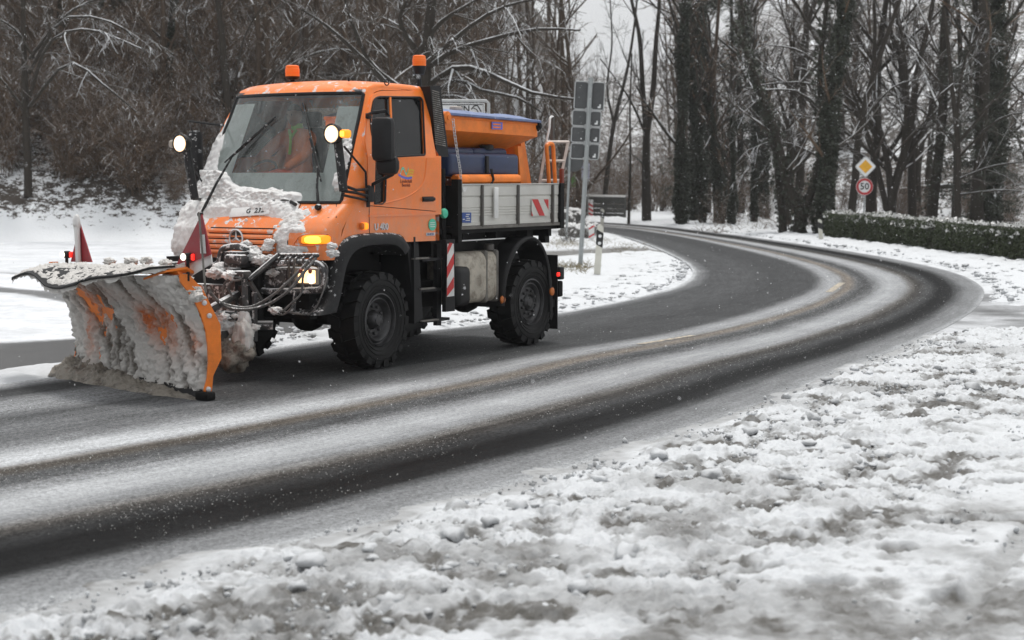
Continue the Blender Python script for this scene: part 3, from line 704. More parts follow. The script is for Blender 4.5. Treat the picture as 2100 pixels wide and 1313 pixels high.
# ---- cab shell: curved bonnet and front corners, roof, sides, rear
cab = MB()
zz = list(np.linspace(1.20, 1.77, 18)); tt = np.linspace(-1, 1, 61)
cab.grid(np.array([[CF(z, t) for t in tt] for z in zz]))
zp = list(np.linspace(1.77, 2.97, 16))
for s in (-1, 1): cab.grid(np.array([[CF(z, s*t) for t in np.linspace(.82, 1, 8)] for z in zp]))
G = []
for z in np.linspace(2.945, 3.0, 4): G.append([CF(z, t) for t in tt])
for a in np.linspace(.06, 1, 16):
    row = []
    for t in tt:
        p = CF(3.0, t); x = p[0]*(1-a)+(-1.03)*a; y = p[1]*(1-.0*a)
        e = abs(t); rise = 1-(1-min(1, a/.45))**2; row.append(np.array([x-(.02*(1-e)), y, 3.0+.045*(1-e**8)*min(1, a/.12)+.06*(1-e**2)*rise-.02*max(0, a-.75)*4*(.4)]))
    G.append(row)
G.append([np.array([-1.06, CF(3.0, t)[1], 2.93]) for t in tt]); cab.grid(np.array(G))
rw = lambda y, z: np.array([-1.06+(0 if z > 2.3 else -.04), y*side_y(z)*.985, z])
cab.grid(np.array([[rw(y, z) for y in np.linspace(-1, 1, 5)] for z in (1.34, 2.0, 2.29, 2.3, 2.36)])); cab.grid(np.array([[rw(y, z) for y in np.linspace(-1, 1, 5)] for z in (2.84, 2.93)]))
for ya, yb_ in ((-1, -.82), (-.06, .06), (.82, 1)): cab.grid(np.array([[rw(y, z) for y in (ya, yb_)] for z in (2.36, 2.84)]))
def xs_at(z): return prof(z)[2]
outer = [(xs_at(1.20), 1.20)]+[(xs_at(z), z) for z in (1.42, 1.6, 1.77, 2.0, 2.26, 2.6, 2.9, 3.0)]+[(-.5, 3.0), (-1.0, 2.99), (-1.05, 2.90), (-1.03, 2.28), (-1.12, 2.28), (-1.12, 1.63), (-1.005, 1.63), (-1.005, 1.34), (-.44, 1.345), (-.40, 1.40), (-.32, 1.435), (.40, 1.445), (.52, 1.41), (.62, 1.33), (.69, 1.20)]
outer = outer[:1]+outer[1:]
door_px = [(753, 421, .01), (748, 292, .05), (753, 232, .2), (762, 193, .14), (780, 186, .1), (867, 187, .06), (873, 196, .04), (884, 255, .3), (890, 318, .2), (893.5, 433, .01)]
door_o = rounded(sxz(door_px), .03, 5)
win_px = [(757, 250, .2), (765, 205, .12), (775, 199, .08), (861, 200, .06), (866, 206, .05), (871, 318, .03), (800, 322, .05), (791, 345, .05), (789, 413, .03), (784, 418, .03), (767, 419.5, .02)]
win_o = rounded(sxz(win_px), .03, 5)
def grow_outline(pts, d):
    P = np.array(pts); A = P-np.roll(P, 1, 0); B = np.roll(P, -1, 0)-P
    A /= np.linalg.norm(A, axis=1)[:, None]+1e-9; B /= np.linalg.norm(B, axis=1)[:, None]+1e-9; t = A+B; t /= np.linalg.norm(t, axis=1)[:, None]+1e-9
    n = np.stack([t[:, 1], -t[:, 0]], 1); ar = .5*np.sum(P[:, 0]*np.roll(P[:, 1], -1)-np.roll(P[:, 0], -1)*P[:, 1])
    return [tuple(q) for q in P+n*d*(1 if ar > 0 else -1)]
for s in (1, -1):
    mb = sheet_poly(outer[:-1], [grow_outline(door_o, .007)], .035, sgn=s)
    for v, f_, m_, sm_ in ((mb.v, mb.f, mb.m, mb.s),): cab.add(np.vstack(v), f_)
cab_o = cab.obj('cab_body', M['orange_front'], T, recalc=True, auto=32)
# dark cab lining: rear bulkhead, floor, roof lining
ln = MB(); ln.box((-.99, 0, 1.95), (.03, 2.0, .80)); ln.box((-.2, 0, 1.52), (1.6, 2.0, .03)); ln.box((-.45, 0, 2.965), (1.0, 1.7, .02))
ln.obj('cab_lining', [M['lining'], M['chrome']], T)
for s in (1, -1):
    d = sheet_poly(door_o, [win_o], .05, sgn=s, yoff=.006).obj('door', M['orange'], T)
    g = sheet_poly(grow_outline(win_o, .01), [], .006, sgn=s, yoff=-.018).obj('door_window', M['glass_side'], d)
    mb = MB(); P = [np.array([p[0], s*(side_y(p[1])+.005), p[1]]) for p in win_o]; mb.tube(P+[P[0]], .012, 6); mb.obj('window_seal', M['black'], d)
    mb = MB(); a, b = SD(798, 200), SD(803, 322); a[1] *= s; b[1] *= s; mb.tube([a+[0, s*.012, 0], b+[0, s*.012, 0]], .016, 6); mb.obj('window_divider', M['orange'], d)
    h = SD(876, 408.5); mb = MB(); mb.rbox((h[0], s*1.105, h[2]), (.23, .03, .038), .014); mb.box((h[0], s*1.088, h[2]), (.20, .02, .055)); mb.obj('door_handle', M['black'], d)
    # pressed swage line sweeping down from the window pillar
    mb = MB(); L_ = [(874, 325), (872, 350), (868, 372), (855, 390), (830, 405), (800, 414), (766, 421)]
    P = [SD(*p) for p in L_]; P = smooth_line([(p[0], p[2]) for p in P], 30); mb.tube([(x, s*(side_y(z)+.004), z) for x, z in P], .012, 6); mb.obj('swage_line', M['orange'], d)
    # lower rocker line along the cab, below the door
    mb = MB(); a, b = SD(756, 446), SD(893, 436); mb.box(((a[0]+b[0])/2, s*1.087, (a[2]+b[2])/2), (abs(a[0]-b[0]), .012, .022)); mb.obj('rocker_line', M['orange'], T)
# ---- windscreen
gl = MB(); gl.grid(np.array([[CF(z, t, .004) for t in np.linspace(-.815, .815, 33)] for z in np.linspace(1.785, 2.94, 14)]))
gl.obj('windscreen', M['glass_front'], T, recalc=False)
mb = MB(); ring = [CF(z, .82) for z in np.linspace(1.8, 2.92, 10)]+[CF(2.935, t) for t in np.linspace(.8, -.8, 24)]+[CF(z, -.82) for z in np.linspace(2.92, 1.8, 10)]+[CF(1.78, t) for t in np.linspace(-.8, .8, 24)]
mb.tube(ring+[ring[0]], .021, 6); mb.obj('windscreen_seal', M['black'], T)
# panel seams of the bonnet and the front pillar foot
for t0 in (.50, -.50):
    mb = MB(); mb.tube([CF(z, t0+(1.5-z)*.10*(1 if t0 > 0 else -1), .001) for z in np.linspace(1.22, 1.76, 12)], .006, 5); mb.obj('bonnet_seam', M['black'], cab_o)
mb = MB(); mb.tube([SD(757, 421), SD(757, 446), SD(758, 482)], .005, 5); mb.tube([WS(690, 418), WS(690, 446), WS(672, 447)], .005, 5); mb.obj('body_seam', M['black'], cab_o)
# ---- grille slats, badge, number plate
mb = MB(); mb.grid(np.array([[CF(z, t, .004) for t in np.linspace(-.36, .36, 20)] for z in np.linspace(1.24, 1.52, 5)])); mb.obj('grille', M['chassis'], cab_o, recalc=False)
for i, z in enumerate((1.265, 1.32, 1.375, 1.43, 1.485)):
    mb = MB(); P = [CF(z+.012*(0), t, .012) for t in np.linspace(-.37, .37, 17)]; mb.tube(P, .025, 6, sx=1); mb.obj('grille_slat', M['orange_front'], cab_o)
st = np.array([1.075, -.01, 1.41]); mb = MB(); n_ = 28
mb.lathe([(.088, -.012), (.100, 0), (.088, .012), (.080, 0)], st, 'x', n_, closed=True)
for k in range(3):
    q = math.pi/2+k*2*math.pi/3; c = np.array([0, math.cos(q), math.sin(q)]); w = np.array([0, -math.sin(q), math.cos(q)])*.016
    mb.add([st+w, st-w, st+c*.088, st+[.012, 0, 0]], [(0, 2, 3), (1, 3, 2), (0, 3, 1), (0, 1, 2)])
mb.obj('star_badge', M['chrome'], T)
mb = MB(); mb.lathe([(.078, -.006), (.0, -.006)], st, 'x', n_, sm=False); mb.obj('badge_back', M['alu_dark'], T)
mb = MB(); c = WS(505, 452, .004); mb.lathe([(.022, 0), (.018, .006), (0, .007)], c, 'x', 12); mb.obj('bonnet_roundel', M['white'], T)
def text_obj(txt, name, mat, origin, ux, uz, size, parent, ext=.002, bold=0):
    cu = bpy.data.curves.new(name, 'FONT'); cu.body = txt; cu.size = size; cu.extrude = ext; cu.align_x = 'CENTER'; cu.align_y = 'CENTER'; cu.offset = bold; cu.resolution_u = 2
    to = bpy.data.objects.new('tmp', cu); COL.objects.link(to); bpy.context.view_layer.update()
    me = bpy.data.meshes.new_from_object(to.evaluated_get(bpy.context.evaluated_depsgraph_get())); bpy.data.objects.remove(to)
    me.materials.clear(); me.materials.append(mat)
    ux = Vector(ux).normalized(); uz = Vector(uz); uz = (uz-ux*uz.dot(ux)).normalized(); un = ux.cross(uz)
    R = Matrix((ux, uz, un)).transposed().to_4x4(); R.translation = Vector(origin); me.transform(R)
    return link(name, me, parent)
a, b = WS(472, 440, .02), WS(556, 434, .02); c2 = WS(557, 424, .02)
pc = WS(513, 434, .03); ux = (b-a)/np.linalg.norm(b-a); up = np.array([-.55, 0, .83]); nn_ = np.cross(ux, up); Rr = np.stack([ux, np.cross(nn_, ux), nn_], 1)
mb = MB(); mb.rbox(pc, (.52, .115, .012), .01, R=Rr); pl = mb.obj('number_plate', M['white_refl'], T)
text_obj('      G  232', 'plate_text', M['black'], pc+nn_*.009, ux, up, .085, pl, .001, .001)
# ---- side markings
def on_door(px, py, off=.010): return SD(px, py, off)
UX = (-1, 0, 0); UZ = (0, 0, 1)
text_obj('U 400', 'model_lettering', M['chrome'], SD(782, 466, .006), UX, UZ, .10, T, .005, .002)
q = SD(883, 480.5, .006); mb = MB(); mb.rbox(q, (.17, .006, .035), .003); em = mb.obj('small_badge', M['chrome'], T)
text_obj('BLUETEC', 'badge_text', M['blue_sticker'], q+[0, .005, 0], UX, UZ, .033, em, .001)
text_obj('Landschaft', 'door_text', M['textred'], on_door(833, 372), UX, UZ, .052, T, .001)
text_obj('Betrieb', 'door_text', M['textred'], on_door(833, 380), UX, UZ, .052, T, .001)
def ribbon(px_pts, w, mat, name, off=.009):
    P = [SD(*p, off) for p in px_pts]; P2 = smooth_line([(p[0], p[2]) for p in P], 16); mb = MB(); ws = [w]*16
    V = np.array([[(x, side_y(z)+off, z+w/2), (x, side_y(z)+off, z-w/2)] for x, z in P2]); mb.grid(V, sm=False); return mb.obj(name, mat, T, recalc=False)
for pts, w, m_, nm in (([(821, 357), (824, 347), (828, 346), (831, 354), (834, 357), (838, 345)], .03, 'green', 'door_logo_green'), ([(817, 358), (825, 363), (836, 366), (845, 364)], .025, 'purple', 'door_logo_blue'), ([(834, 353), (841, 349), (849, 350)], .02, 'yellow', 'door_logo_yellow'), ([(834, 358), (840, 354), (848, 355)], .02, 'yellow', 'door_logo_yellow'), ([(835, 362), (841, 360), (847, 361)], .02, 'yellow', 'door_logo_yellow')):
    ribbon(pts, w, M[m_], nm)
q = SD(886.5, 461, .006); mb = MB(); V = [(q[0]+.075*math.cos(a), q[1], q[2]+.066*math.sin(a)) for a in np.linspace(0, 2*math.pi, 20, endpoint=False)]; mb.prism(V, (0, .004, 0)); stk = mb.obj('round_sticker', M['mint'], T)
for dz in (.022, 0, -.022): MB().box((q[0], q[1]+.005, q[2]+dz), (.09, .002, .008)).obj('sticker_line', M['white'], stk)
# side repeater lamp, front turn lamp
q = SD(747, 464, .015); mb = MB(); mb.rbox(q, (.11, .05, .075), .02); rp = mb.obj('repeater_lamp', M['lamp_amber'], T)
mb = MB(); mb.rbox(q+[.045, .006, 0], (.05, .045, .07), .015); mb.obj('lens', M['orange_old'], rp)
q0, q1 = WS(612, 491, 0), WS(676, 491, 0)
def lamp_patch(px0, px1, py0, py1, off, mat, name, parent, nx=12, nz=6, bulge=.03):
    mb = MB(); rows = []
    for j in range(nz+1):
        r = []
        for i in range(nx+1):
            u, v = i/nx, j/nz; e = max(0, (1-(2*u-1)**6)*(1-(2*v-1)**4))
            r.append(WS(px0+(px1-px0)*u, py0+(py1-py0)*v, off+bulge*e))
        rows.append(r)
    mb.grid(np.array(rows)); return mb.obj(name, mat, parent, recalc=False)
mb = MB(); fr_ = [(600, 503), (612, 486), (622, 481), (672, 480), (680, 486), (681, 496), (676, 502), (640, 505)]
mb.tube([WS(*p, .008) for p in fr_]+[WS(*fr_[0], .008)], .007, 6); tl = mb.obj('turn_lamp', M['orange_front'], T)

def lamp_oval(cx, cy, rx, ry, p, off, mat, name, parent, bulge, skew=0):
    mb = MB(); V = []
    for k in np.linspace(0, 1, 7):
        V.append([WS(cx+rx*k*math.copysign(abs(math.cos(q))**p, math.cos(q))+skew*k*math.sin(q), cy+ry*k*math.copysign(abs(math.sin(q))**p, math.sin(q)), off+bulge*(1-k**3)) for q in np.linspace(0, 2*math.pi, 32, endpoint=False)])
    mb.grid(np.array(V), wrap=True); return mb.obj(name, mat, parent, recalc=False)
lamp_oval(645, 491.5, 33, 10.5, .55, .012, M['orange_old'], 'lamp_housing', tl, .004, -4); lamp_oval(648, 491.5, 30, 9.3, .5, .017, M['lamp_amber'], 'lens', tl, .016, -2); lamp_oval(643, 492, 19, 7.6, .7, .026, M['lamp_amber_core'], 'lens', tl, .012)
# ---- snow crust on bonnet, wiper well and windscreen edges (thick, real relief)
def crust(zr, tr, maskf, thick, name, mat=None, nz=60, nt=120, kind=None):
    Z, Tt = np.meshgrid(np.linspace(*zr, nz), np.linspace(*tr, nt), indexing='ij')
    B = np.array([[CF(z, t) for z, t in zip(a, b)] for a, b in zip(Z, Tt)])
    dz = np.gradient(B, axis=0); dt = np.gradient(B, axis=1); N_ = np.cross(dt, dz); N_ /= np.linalg.norm(N_, axis=2)[..., None]+1e-9
    N_ *= np.sign(N_[..., :1]+1e-9)
    n1 = fbm(B*7, 4, 5); n2 = fbm(B*28, 4, 6); h = maskf(B[..., 1], B[..., 2], n1, n2)
    V = B+N_*(h*thick)[..., None]
    me = fast_mesh(name, V.reshape(-1, 3), grid_quads(nz, nt), mat or M['crust']); return link(name, me, T)
def m_well(y, z, n1, n2):   # deep wet snow at the foot of the glass
    band = sstep(1.60, 1.74, z+.10*np.abs(y)-.02)*sstep(1.93, 1.84, z+(n1-.5)*.10-.03*(y < .3)+.02*y+.20*sstep(-.2, -.8, y)*-1)
    side = sstep(.62, .42, y)
    return band*side*(1.15+1.1*(n1-.5)+.9*(n2-.5))-.25
crust((1.56, 2.10), (-.93, .66), m_well, .066, 'bonnet_snow', nz=80, nt=170)
def m_right(y, z, n1, n2):  # ice climbing the far side of the glass and pillar
    b = sstep(-.62-.26*(z-1.75), -.86-.12*(z-1.75), y)*sstep(1.40, 1.5, z)+sstep(2.18, 2.0, z)*sstep(-.52, -.68, y)
    b = np.minimum(b, 1)*sstep(2.85, 2.35, z)+sstep(-.88, -.93, y)*.5
    return b*(1.0+1.6*(n1-.5)+1.0*(n2-.5))-.32
crust((1.24, 2.85), (-1, -.45), m_right, .025, 'pillar_ice', nz=110, nt=60)
def m_left(y, z, n1, n2):
    b = sstep(.80-.05*(z-1.8), .90-.08*(z-1.8), y)*sstep(2.75, 2.45, z)*sstep(1.80, 1.95, z)
    return b*(.7+2.8*(n1-.5)+1.6*(n2-.5))-.38
crust((1.8, 2.8), (.60, .83), m_left, .035, 'windscreen_ice', nz=110, nt=40)
def m_face(y, z, n1, n2):   # grey slush down the nose beside the grille
    b = sstep(.42, .54, y)*sstep(.95, .72, y)*sstep(1.56, 1.44, z)*1.0+sstep(.35, .5, y)*sstep(.86, .66, y)*sstep(1.3, 1.5, z)*.9+.40*sstep(1.3, 1.6, z)*sstep(.6, .1, np.abs(y))
    b = np.minimum(b, 1)*(1-sstep(.58, .66, y)*sstep(.95, .9, y)*sstep(1.33, 1.36, z)*sstep(1.50, 1.46, z))
    return b*(.62+2.2*(n1-.5)+1.4*(n2-.5))-.36
crust((1.21, 1.74), (-.9, .88), m_face, .035, 'nose_slush', nz=90, nt=200)
def m_nose_r(y, z, n1, n2): return sstep(-.45, -.75, y)*(1+1.6*(n1-.5)+.8*(n2-.5))-.28
crust((1.20, 1.66), (-1, -.38), m_nose_r, .022, 'nose_slush', nz=60, nt=70)


# ---- wipers
def wiper(base, elbow, tip, name='wiper'):
    w = MB(); a = WS(*base, .05); b = WS(*elbow, .075); c = WS(*tip, .03)
    w.tube([a, (a+b)/2+[.02, 0, 0], b], [.018, .014, .010], 6); w.lathe([(.03, -.02), (.035, .0), (.028, .03), (0, .035)], a, 'x', 10)
    o = w.obj(name, M['black_front'], T)
    w = MB(); d = c-b; w.tube([b-d*.05+[-.01, 0, 0], b+d*.5+[-.005, 0, 0], c], [.014, .018, .012], 6, sx=.6); w.tube([b-d*.2, b+d*.45+[.02, 0, 0]], .009, 5); w.obj('wiper_blade', M['black_front'], o)
wiper((653, 425), (652, 345), (621, 212)); wiper((412, 440), (478, 318), (566, 240))
# snow chunk behind the left wiper foot, small handle on the plate ledge
mb = MB(); mb.tube([WS(596, 414, .05), WS(607, 420, .06)], .018, 6); mb.obj('washer_nozzle', M['black'], T)
mb = MB(); mb.tube([WS(556, 414, .06), WS(560, 411, .07), WS(592, 411, .07)], .006, 5); mb.obj('bonnet_grip', M['black'], T)
# ---- beacons
def beacon(px, py_base, y, hbase, postr, name):
    p = None
    x = -.25 if px < 700 else None
    q = PY(px, py_base, y); mb = MB()
    mb.lathe([(.03, 0), (.025, hbase*.6), (.06, hbase*.62), (.085, hbase), (.0, hbase)], q, 'z', 18); o = mb.obj('beacon', M['black'], T)
    mb = MB(); mb.lathe([(.078, 0), (.08, .03), (.075, .035), (.08, .04), (.08, .085), (.074, .09), (.074, .115), (.055, .125), (0, .127)], q+[0, 0, hbase], 'z', 20); mb.obj('beacon_lens', M['beacon'], o)
beacon(600, 174, -.35, .09, 0, 'l'); beacon(860, 180, .30, .25, 0, 'r')
# roof grab ring, marker
q = SD(790, 176, .02); q[2] = 3.06; mb = MB(); R0 = [q+[ .03*math.cos(a)*1.3, .02, .03*math.sin(a)] for a in np.linspace(0, 2*math.pi, 14)]; mb.tube(R0, .007, 5); mb.obj('roof_ring', M['black'], T)
mb = MB(); mb.tube([(-.05, .62, 3.07), (-.05, .62, 3.11)], .012, 6); mb.obj('aerial_stub', M['black'], T)
# ---- extra headlamps on stalks and their brackets
def stalk(top, foot, xp, lamp_off, mirror=False):
    t = PX(*top, xp); f_ = PX(*foot, xp); mb = MB(); mb.tube([t+[-.05, 0, -.05], f_+[-.02, 0, 0]], .045, 10)
    o = mb.obj('lamp_stalk', M['black_front'], T)
    c = PX(top[0], top[1], xp)+[.02, 0, 0]; mb = MB()
    mb.lathe([(.0, -.11), (.06, -.10), (.098, -.03), (.105, .03), (.098, .035), (.09, .03)], c, 'x', 24); l = mb.obj('work_lamp', M['black_front'], T)
    mb = MB(); mb.lathe([(.074, .034), (.05, .044), (0, .048)], c, 'x', 24); mb.obj('lens', M['lamp_white'], l); mb = MB(); mb.lathe([(.097, .026), (.074, .034)], c, 'x', 24, cap=False); mb.obj('reflector_rim', M['lamp_rim'], l)
    s = 1 if lamp_off > 0 else -1
    mb = MB(); mb.rbox(c+[-.03, s*.13, .0], (.11, .085, .085), .025); mb.obj('indicator_lens', M['lamp_amber'] if s > 0 else M['frost'], l)
    mb = MB(); mb.rbox(c+[.027, s*.13, .0], (.01, .05, .05), .01); mb.obj('indicator_lens', M['lamp_amber_core'] if s > 0 else M['frost'], l)
    return c, f_
cl, fl = stalk((686, 275), (702, 392), .98, 1); cr, frr = stalk((375, 295), (397, 408), .98, -1)
mb = MB(); A0, A1 = SD(757, 403, .03), SD(757, 388, .03)
mb.tube([fl, (fl+A0)/2+[0, 0, .01], A0], .016, 6); mb.tube([fl+[0, 0, .06], (fl+A1)/2, A1], .016, 6); mb.tube([fl+[0, 0, -.04], SD(753, 411, .03)], .014, 6)
mb.tube([PX(706, 301, .95), SD(750, 353, .02), SD(752, 411, .03)], .012, 6); mb.rbox(SD(759, 398, .03), (.10, .05, .17), .015); mb.tube([SD(755, 380, .04), SD(755, 425, .04)], .022, 6); mb.obj('lamp_bracket', M['black'], T)
fb = np.array([.45, -1.0, 1.80]); mb = MB(); mb.tube([frr, fb], .016, 6); mb.tube([PX(386, 330, .95), fb+[0, 0, .15]], .010, 6); mb.obj('lamp_bracket', M['black_front'], T)
# ---- mirrors
mb = MB(); c = PY(786, 286, 1.36); mb.rbox(c, (.16, .24, .46), .06, R=np.array([[.94, -.34, 0], [.34, .94, 0], [0, 0, 1]])); mr = mb.obj('mirror', M['black'], T)
mb = MB(); c2_ = PY(795, 339, 1.36); mb.rbox(c2_, (.15, .25, .21), .07, R=np.array([[.94, -.34, 0], [.34, .94, 0], [0, 0, 1]])); mb.obj('wide_mirror', M['black'], mr)
mb = MB(); mb.tube([SD(753, 236, .02), PY(765, 231, 1.25), PY(790, 228, 1.36), PY(797, 236, 1.36), c+[0, 0, .1]], .018, 8); mb.rbox(SD(756, 238, .02), (.06, .05, .06), .01)
mb.tube([c2_+[-.02, .02, -.05], PY(805, 358, 1.34), PY(786, 367, 1.25), SD(765, 378, .05), SD(764, 395, .03)], .020, 8); mb.tube([c+[0, 0, -.1], c2_], .02, 6); mb.obj('mirror_arm', M['black'], mr)
mb = MB(); mb.rbox(PY(806.5, 312, 1.38), (.03, .03, .035), .01); mb.obj('mirror_light', M['beacon'], mr)
mb = MB(); c = np.array([.42, -1.16, 2.28]); mb.tube([np.array([.15, -.98, 2.62]), np.array([.5, -1.18, 2.66]), c+[0, 0, .2]], .016, 6); mb.obj('mirror_arm', M['black_front'], mr)
mb = MB(); mb.rbox(c, (.12, .17, .56), .05); mb.obj('far_mirror', M['black_front'], mr)
# ---- air intake stack with ribbed sides behind the cab
mb = MB(); P = [PY(876, 177, .98), PY(897, 176, .98), PY(903, 205, 1.0), PY(915, 300, 1.0), PY(917, 322, 1.0), PY(893, 322, 1.0)]; P[0][1] = P[1][1] = .95
mb.prism([p*[1, 0, 1]+[0, .62, 0] for p in P], (0, .40, 0)); sn = mb.obj('air_intake', M['black'], T)
for k in range(26):
    a = k/25; p0 = PY(886+ (893-886)*a, 186+(295-186)*a, 1.025); p1 = PY(900+(914-900)*a, 182+(292-182)*a+8, 1.025); mb = MB(); mb.tube([p0, p1], .007, 4, sm=False); mb.obj('louvre', M['grey_rail'], sn)
# ---- front mudguards over the wheels
def fender(outpx, inpx, name, y0=.70, y1=1.13, mat='black_front', flat=1.10):
    outw = [PY(*p, flat) for p in outpx]; inn = [PY(*p, flat) for p in inpx]
    for s in (1, -1):
        mb = MB(); k = len(outw); O_ = smooth_line([(p[0], p[2]) for p in outw], 30); I_ = smooth_line([(p[0], p[2]) for p in inn], 30)
        V = []
        for y, w in ((y0, 0.04), (y1-.10, .02), (y1-.03, 0.0), (y1, .15), (y1+.01, .5), (y1, .9), (y1-.04, 1.0), (y0, 1.0)):
            V.append([(o[0]*(1-w)+i_[0]*w, s*y, o[1]*(1-w)+i_[1]*w) for o, i_ in zip(O_, I_)])
        V = np.array(V); mb.grid(V, wrap=False); mb.add(V[:, 0], [tuple(range(8))]); mb.add(V[:, -1], [tuple(range(8))])
        mb.obj(name, M[mat], T, auto=50)
fender([(648, 648), (668, 622), (684, 575), (693, 520), (705, 494), (728, 482), (765, 478), (806, 478), (826, 487), (838, 506)], [(690, 640), (696, 610), (702, 575), (709, 545), (722, 522), (740, 510), (765, 505), (798, 504), (815, 510), (826, 524)], 'front_mudguard')
fender([(1027, 628), (1030, 590), (1036, 553), (1049, 515), (1066, 492), (1085, 484), (1104, 492), (1119, 520), (1128, 560), (1131, 610), (1131, 640)], [(1032, 628), (1035, 590), (1042, 555), (1055, 520), (1070, 500), (1086, 492), (1100, 499), (1114, 524), (1122, 562), (1125, 610), (1125, 640)], 'rear_mudguard', y0=.72, y1=1.10, mat='black', flat=1.08)
# ---- wheels
WR = .525
def wheel_parts(cx, cy, s, steer, front):
    R = np.array([[math.cos(steer), -math.sin(steer), 0], [math.sin(steer), math.cos(steer), 0], [0, 0, 1]]); c = np.array([cx, cy, WR])
    g = lambda y: y*s
    mb = MB(); prof_ = [(.275, -.13), (.30, -.145), (.40, -.168), (.455, -.165), (.485, -.15), (.492, -.10), (.492, .10), (.485, .15), (.455, .165), (.40, .168), (.30, .145), (.275, .13)]
    mb.lathe([(r, g(h)) for r, h in prof_], c, 'y', 48, R=R, closed=True)
    for r_ in (.33, .375, .43): mb.lathe([(r_-.004, g(.156 if r_ < .35 else .166)), (r_, g(.161 if r_ < .35 else .173)), (r_+.004, g(.156 if r_ < .35 else .167))], c, 'y', 40, R=R, cap=False)
    n = 19
    for k in range(n):
        for row, (y0, y1, r1) in enumerate(((-.172, -.015, 0), (.015, .172, .5))):
            q = 2*math.pi*(k+r1)/n; dq = 2*math.pi/n*.29
            vs = []
            for (yy, sh, rr) in ((y0, 0 if row else .9, WR), (y1, .9 if row else 0, WR)):
                edge = abs(yy) > .1
                for qq in (q-dq+sh*-.10, q+dq+sh*-.10):
                    rt = WR-.012 if edge else WR
                    vs.append((rt*math.cos(qq), g(yy), -rt*math.sin(qq))); vs.append(((.44 if edge else .48)*math.cos(qq), g(yy*(1.015 if edge else 1)), -(.44 if edge else .48)*math.sin(qq)))
            mb.add(np.array(vs)@R.T+c, [(0, 2, 6, 4), (0, 1, 3, 2), (4, 6, 7, 5), (0, 4, 5, 1), (2, 3, 7, 6), (1, 5, 7, 3)])
    w = mb.obj('wheel', M['rubber'], T, auto=35)
    mb = MB(); mb.lathe([(r, g(h)) for r, h in [(.283, .128), (.290, .150), (.275, .155), (.268, .14), (.262, .11), (.245, .10), (.238, .125), (.225, .130), (.20, .105), (.19, .06 if front else .08), (.185, .055 if front else .09), (.11, .045 if front else .10), (.105, .02 if front else .12), (.10, .015 if front else .125), (.085, .10), (.055, .135), (0, .14)]], c, 'y', 36, R=R, cap=False)
    mb.lathe([(.276, g(-.13)), (.27, g(.13))], c, 'y', 36, R=R, cap=False); rm = mb.obj('rim', M['rim'], w, auto=35)
    mb = MB()
    for k in range(10):
        q = 2*math.pi*k/10+.2; mb.lathe([(.019, g(.045 if front else .09)), (.019, g(.07 if front else .115)), (.012, g(.08 if front else .125)), (0, g(.08 if front else .125))], np.array([.148*math.cos(q), 0, .148*math.sin(q)])@R.T+c, 'y', 8, sm=False)
    for k in range(5):
        q = 2*math.pi*k/5; mb.lathe([(.012, g(.12)), (.012, g(.14)), (0, g(.14))], np.array([.05*math.cos(q), 0, .05*math.sin(q)])@R.T+c, 'y', 6, sm=False)
    mb.obj('wheel_nuts', M['rim'], rm)
for s in (1, -1):
    wheel_parts(0.0, s*.905, s, .03, True); wheel_parts(-3.08, s*.905, s, 0, False)
# ---- chassis, axles, engine mass under the cab
ch = MB()
for s in (-1, 1): ch.box((-1.5, s*.38, .98), (5.1, .09, .20))
for x in (.7, -.9, -1.6, -2.3, -3.0, -3.9): ch.box((x, 0, .98), (.1, .76, .14))
for x in (0, -3.08):
    ch.tube([(x, -.78, WR), (x, .78, WR)], .085, 10); ch.lathe([(.05, -.2), (.17, -.1), (.19, 0), (.17, .1), (.05, .2)], (x, .08, WR+.02), 'x', 14)
    for s in (-1, 1): ch.lathe([(.16, -.05), (.19, .05), (.10, .12)], (x, s*.70, WR), 'y', 14); ch.tube([(x, s*.55, WR+.05), (x, s*.5, 1.1)], .06, 8)
    ch.tube([(x+.25, -.6, .62), (x+.25, .6, .62)], .03, 6)
ch.tube([(0, .05, WR+.1), (-3.0, .05, WR+.1)], .06, 8); ch.box((-1.2, -.3, .78), (.9, .5, .35)); ch.box((.15, 0, 1.08), (1.3, .9, .45)); ch.box((-.3, 0, 1.30), (1.4, 1.7, .12)); ch.box((-1.35, 0, 1.2), (.25, 1.2, .5))
ch.box((-1.2, .45, .72), (.8, .55, .30)); ch.box((-2.0, -.2, .85), (1.2, .9, .3)); ch.box((-2.35, 0, 1.27), (2.2, 1.7, .24)); ch.box((-1.9, 0, 1.1), (1.0, 1.2, .5)); ch.tube([(-.5, -.9, .7), (-1.9, -.9, .7)], .15, 10)
ch.obj('chassis', M['chassis'], T)
# wheel arch liners, mud flaps
for s in (1, -1):
    mb = MB(); mb.box((-.60, s*.86, .92), (.03, .45, .95)); mb.obj('mud_flap', M['black'], T); mb = MB(); mb.box((-3.62, s*.93, .62), (.015, .34, .92)); mb.obj('mud_flap', M['black'], T)
    mb = MB(); mb.box((.15, s*.66, 1.25), (1.3, .03, .4)); mb.obj('wheel_arch_liner', M['chassis'], T)
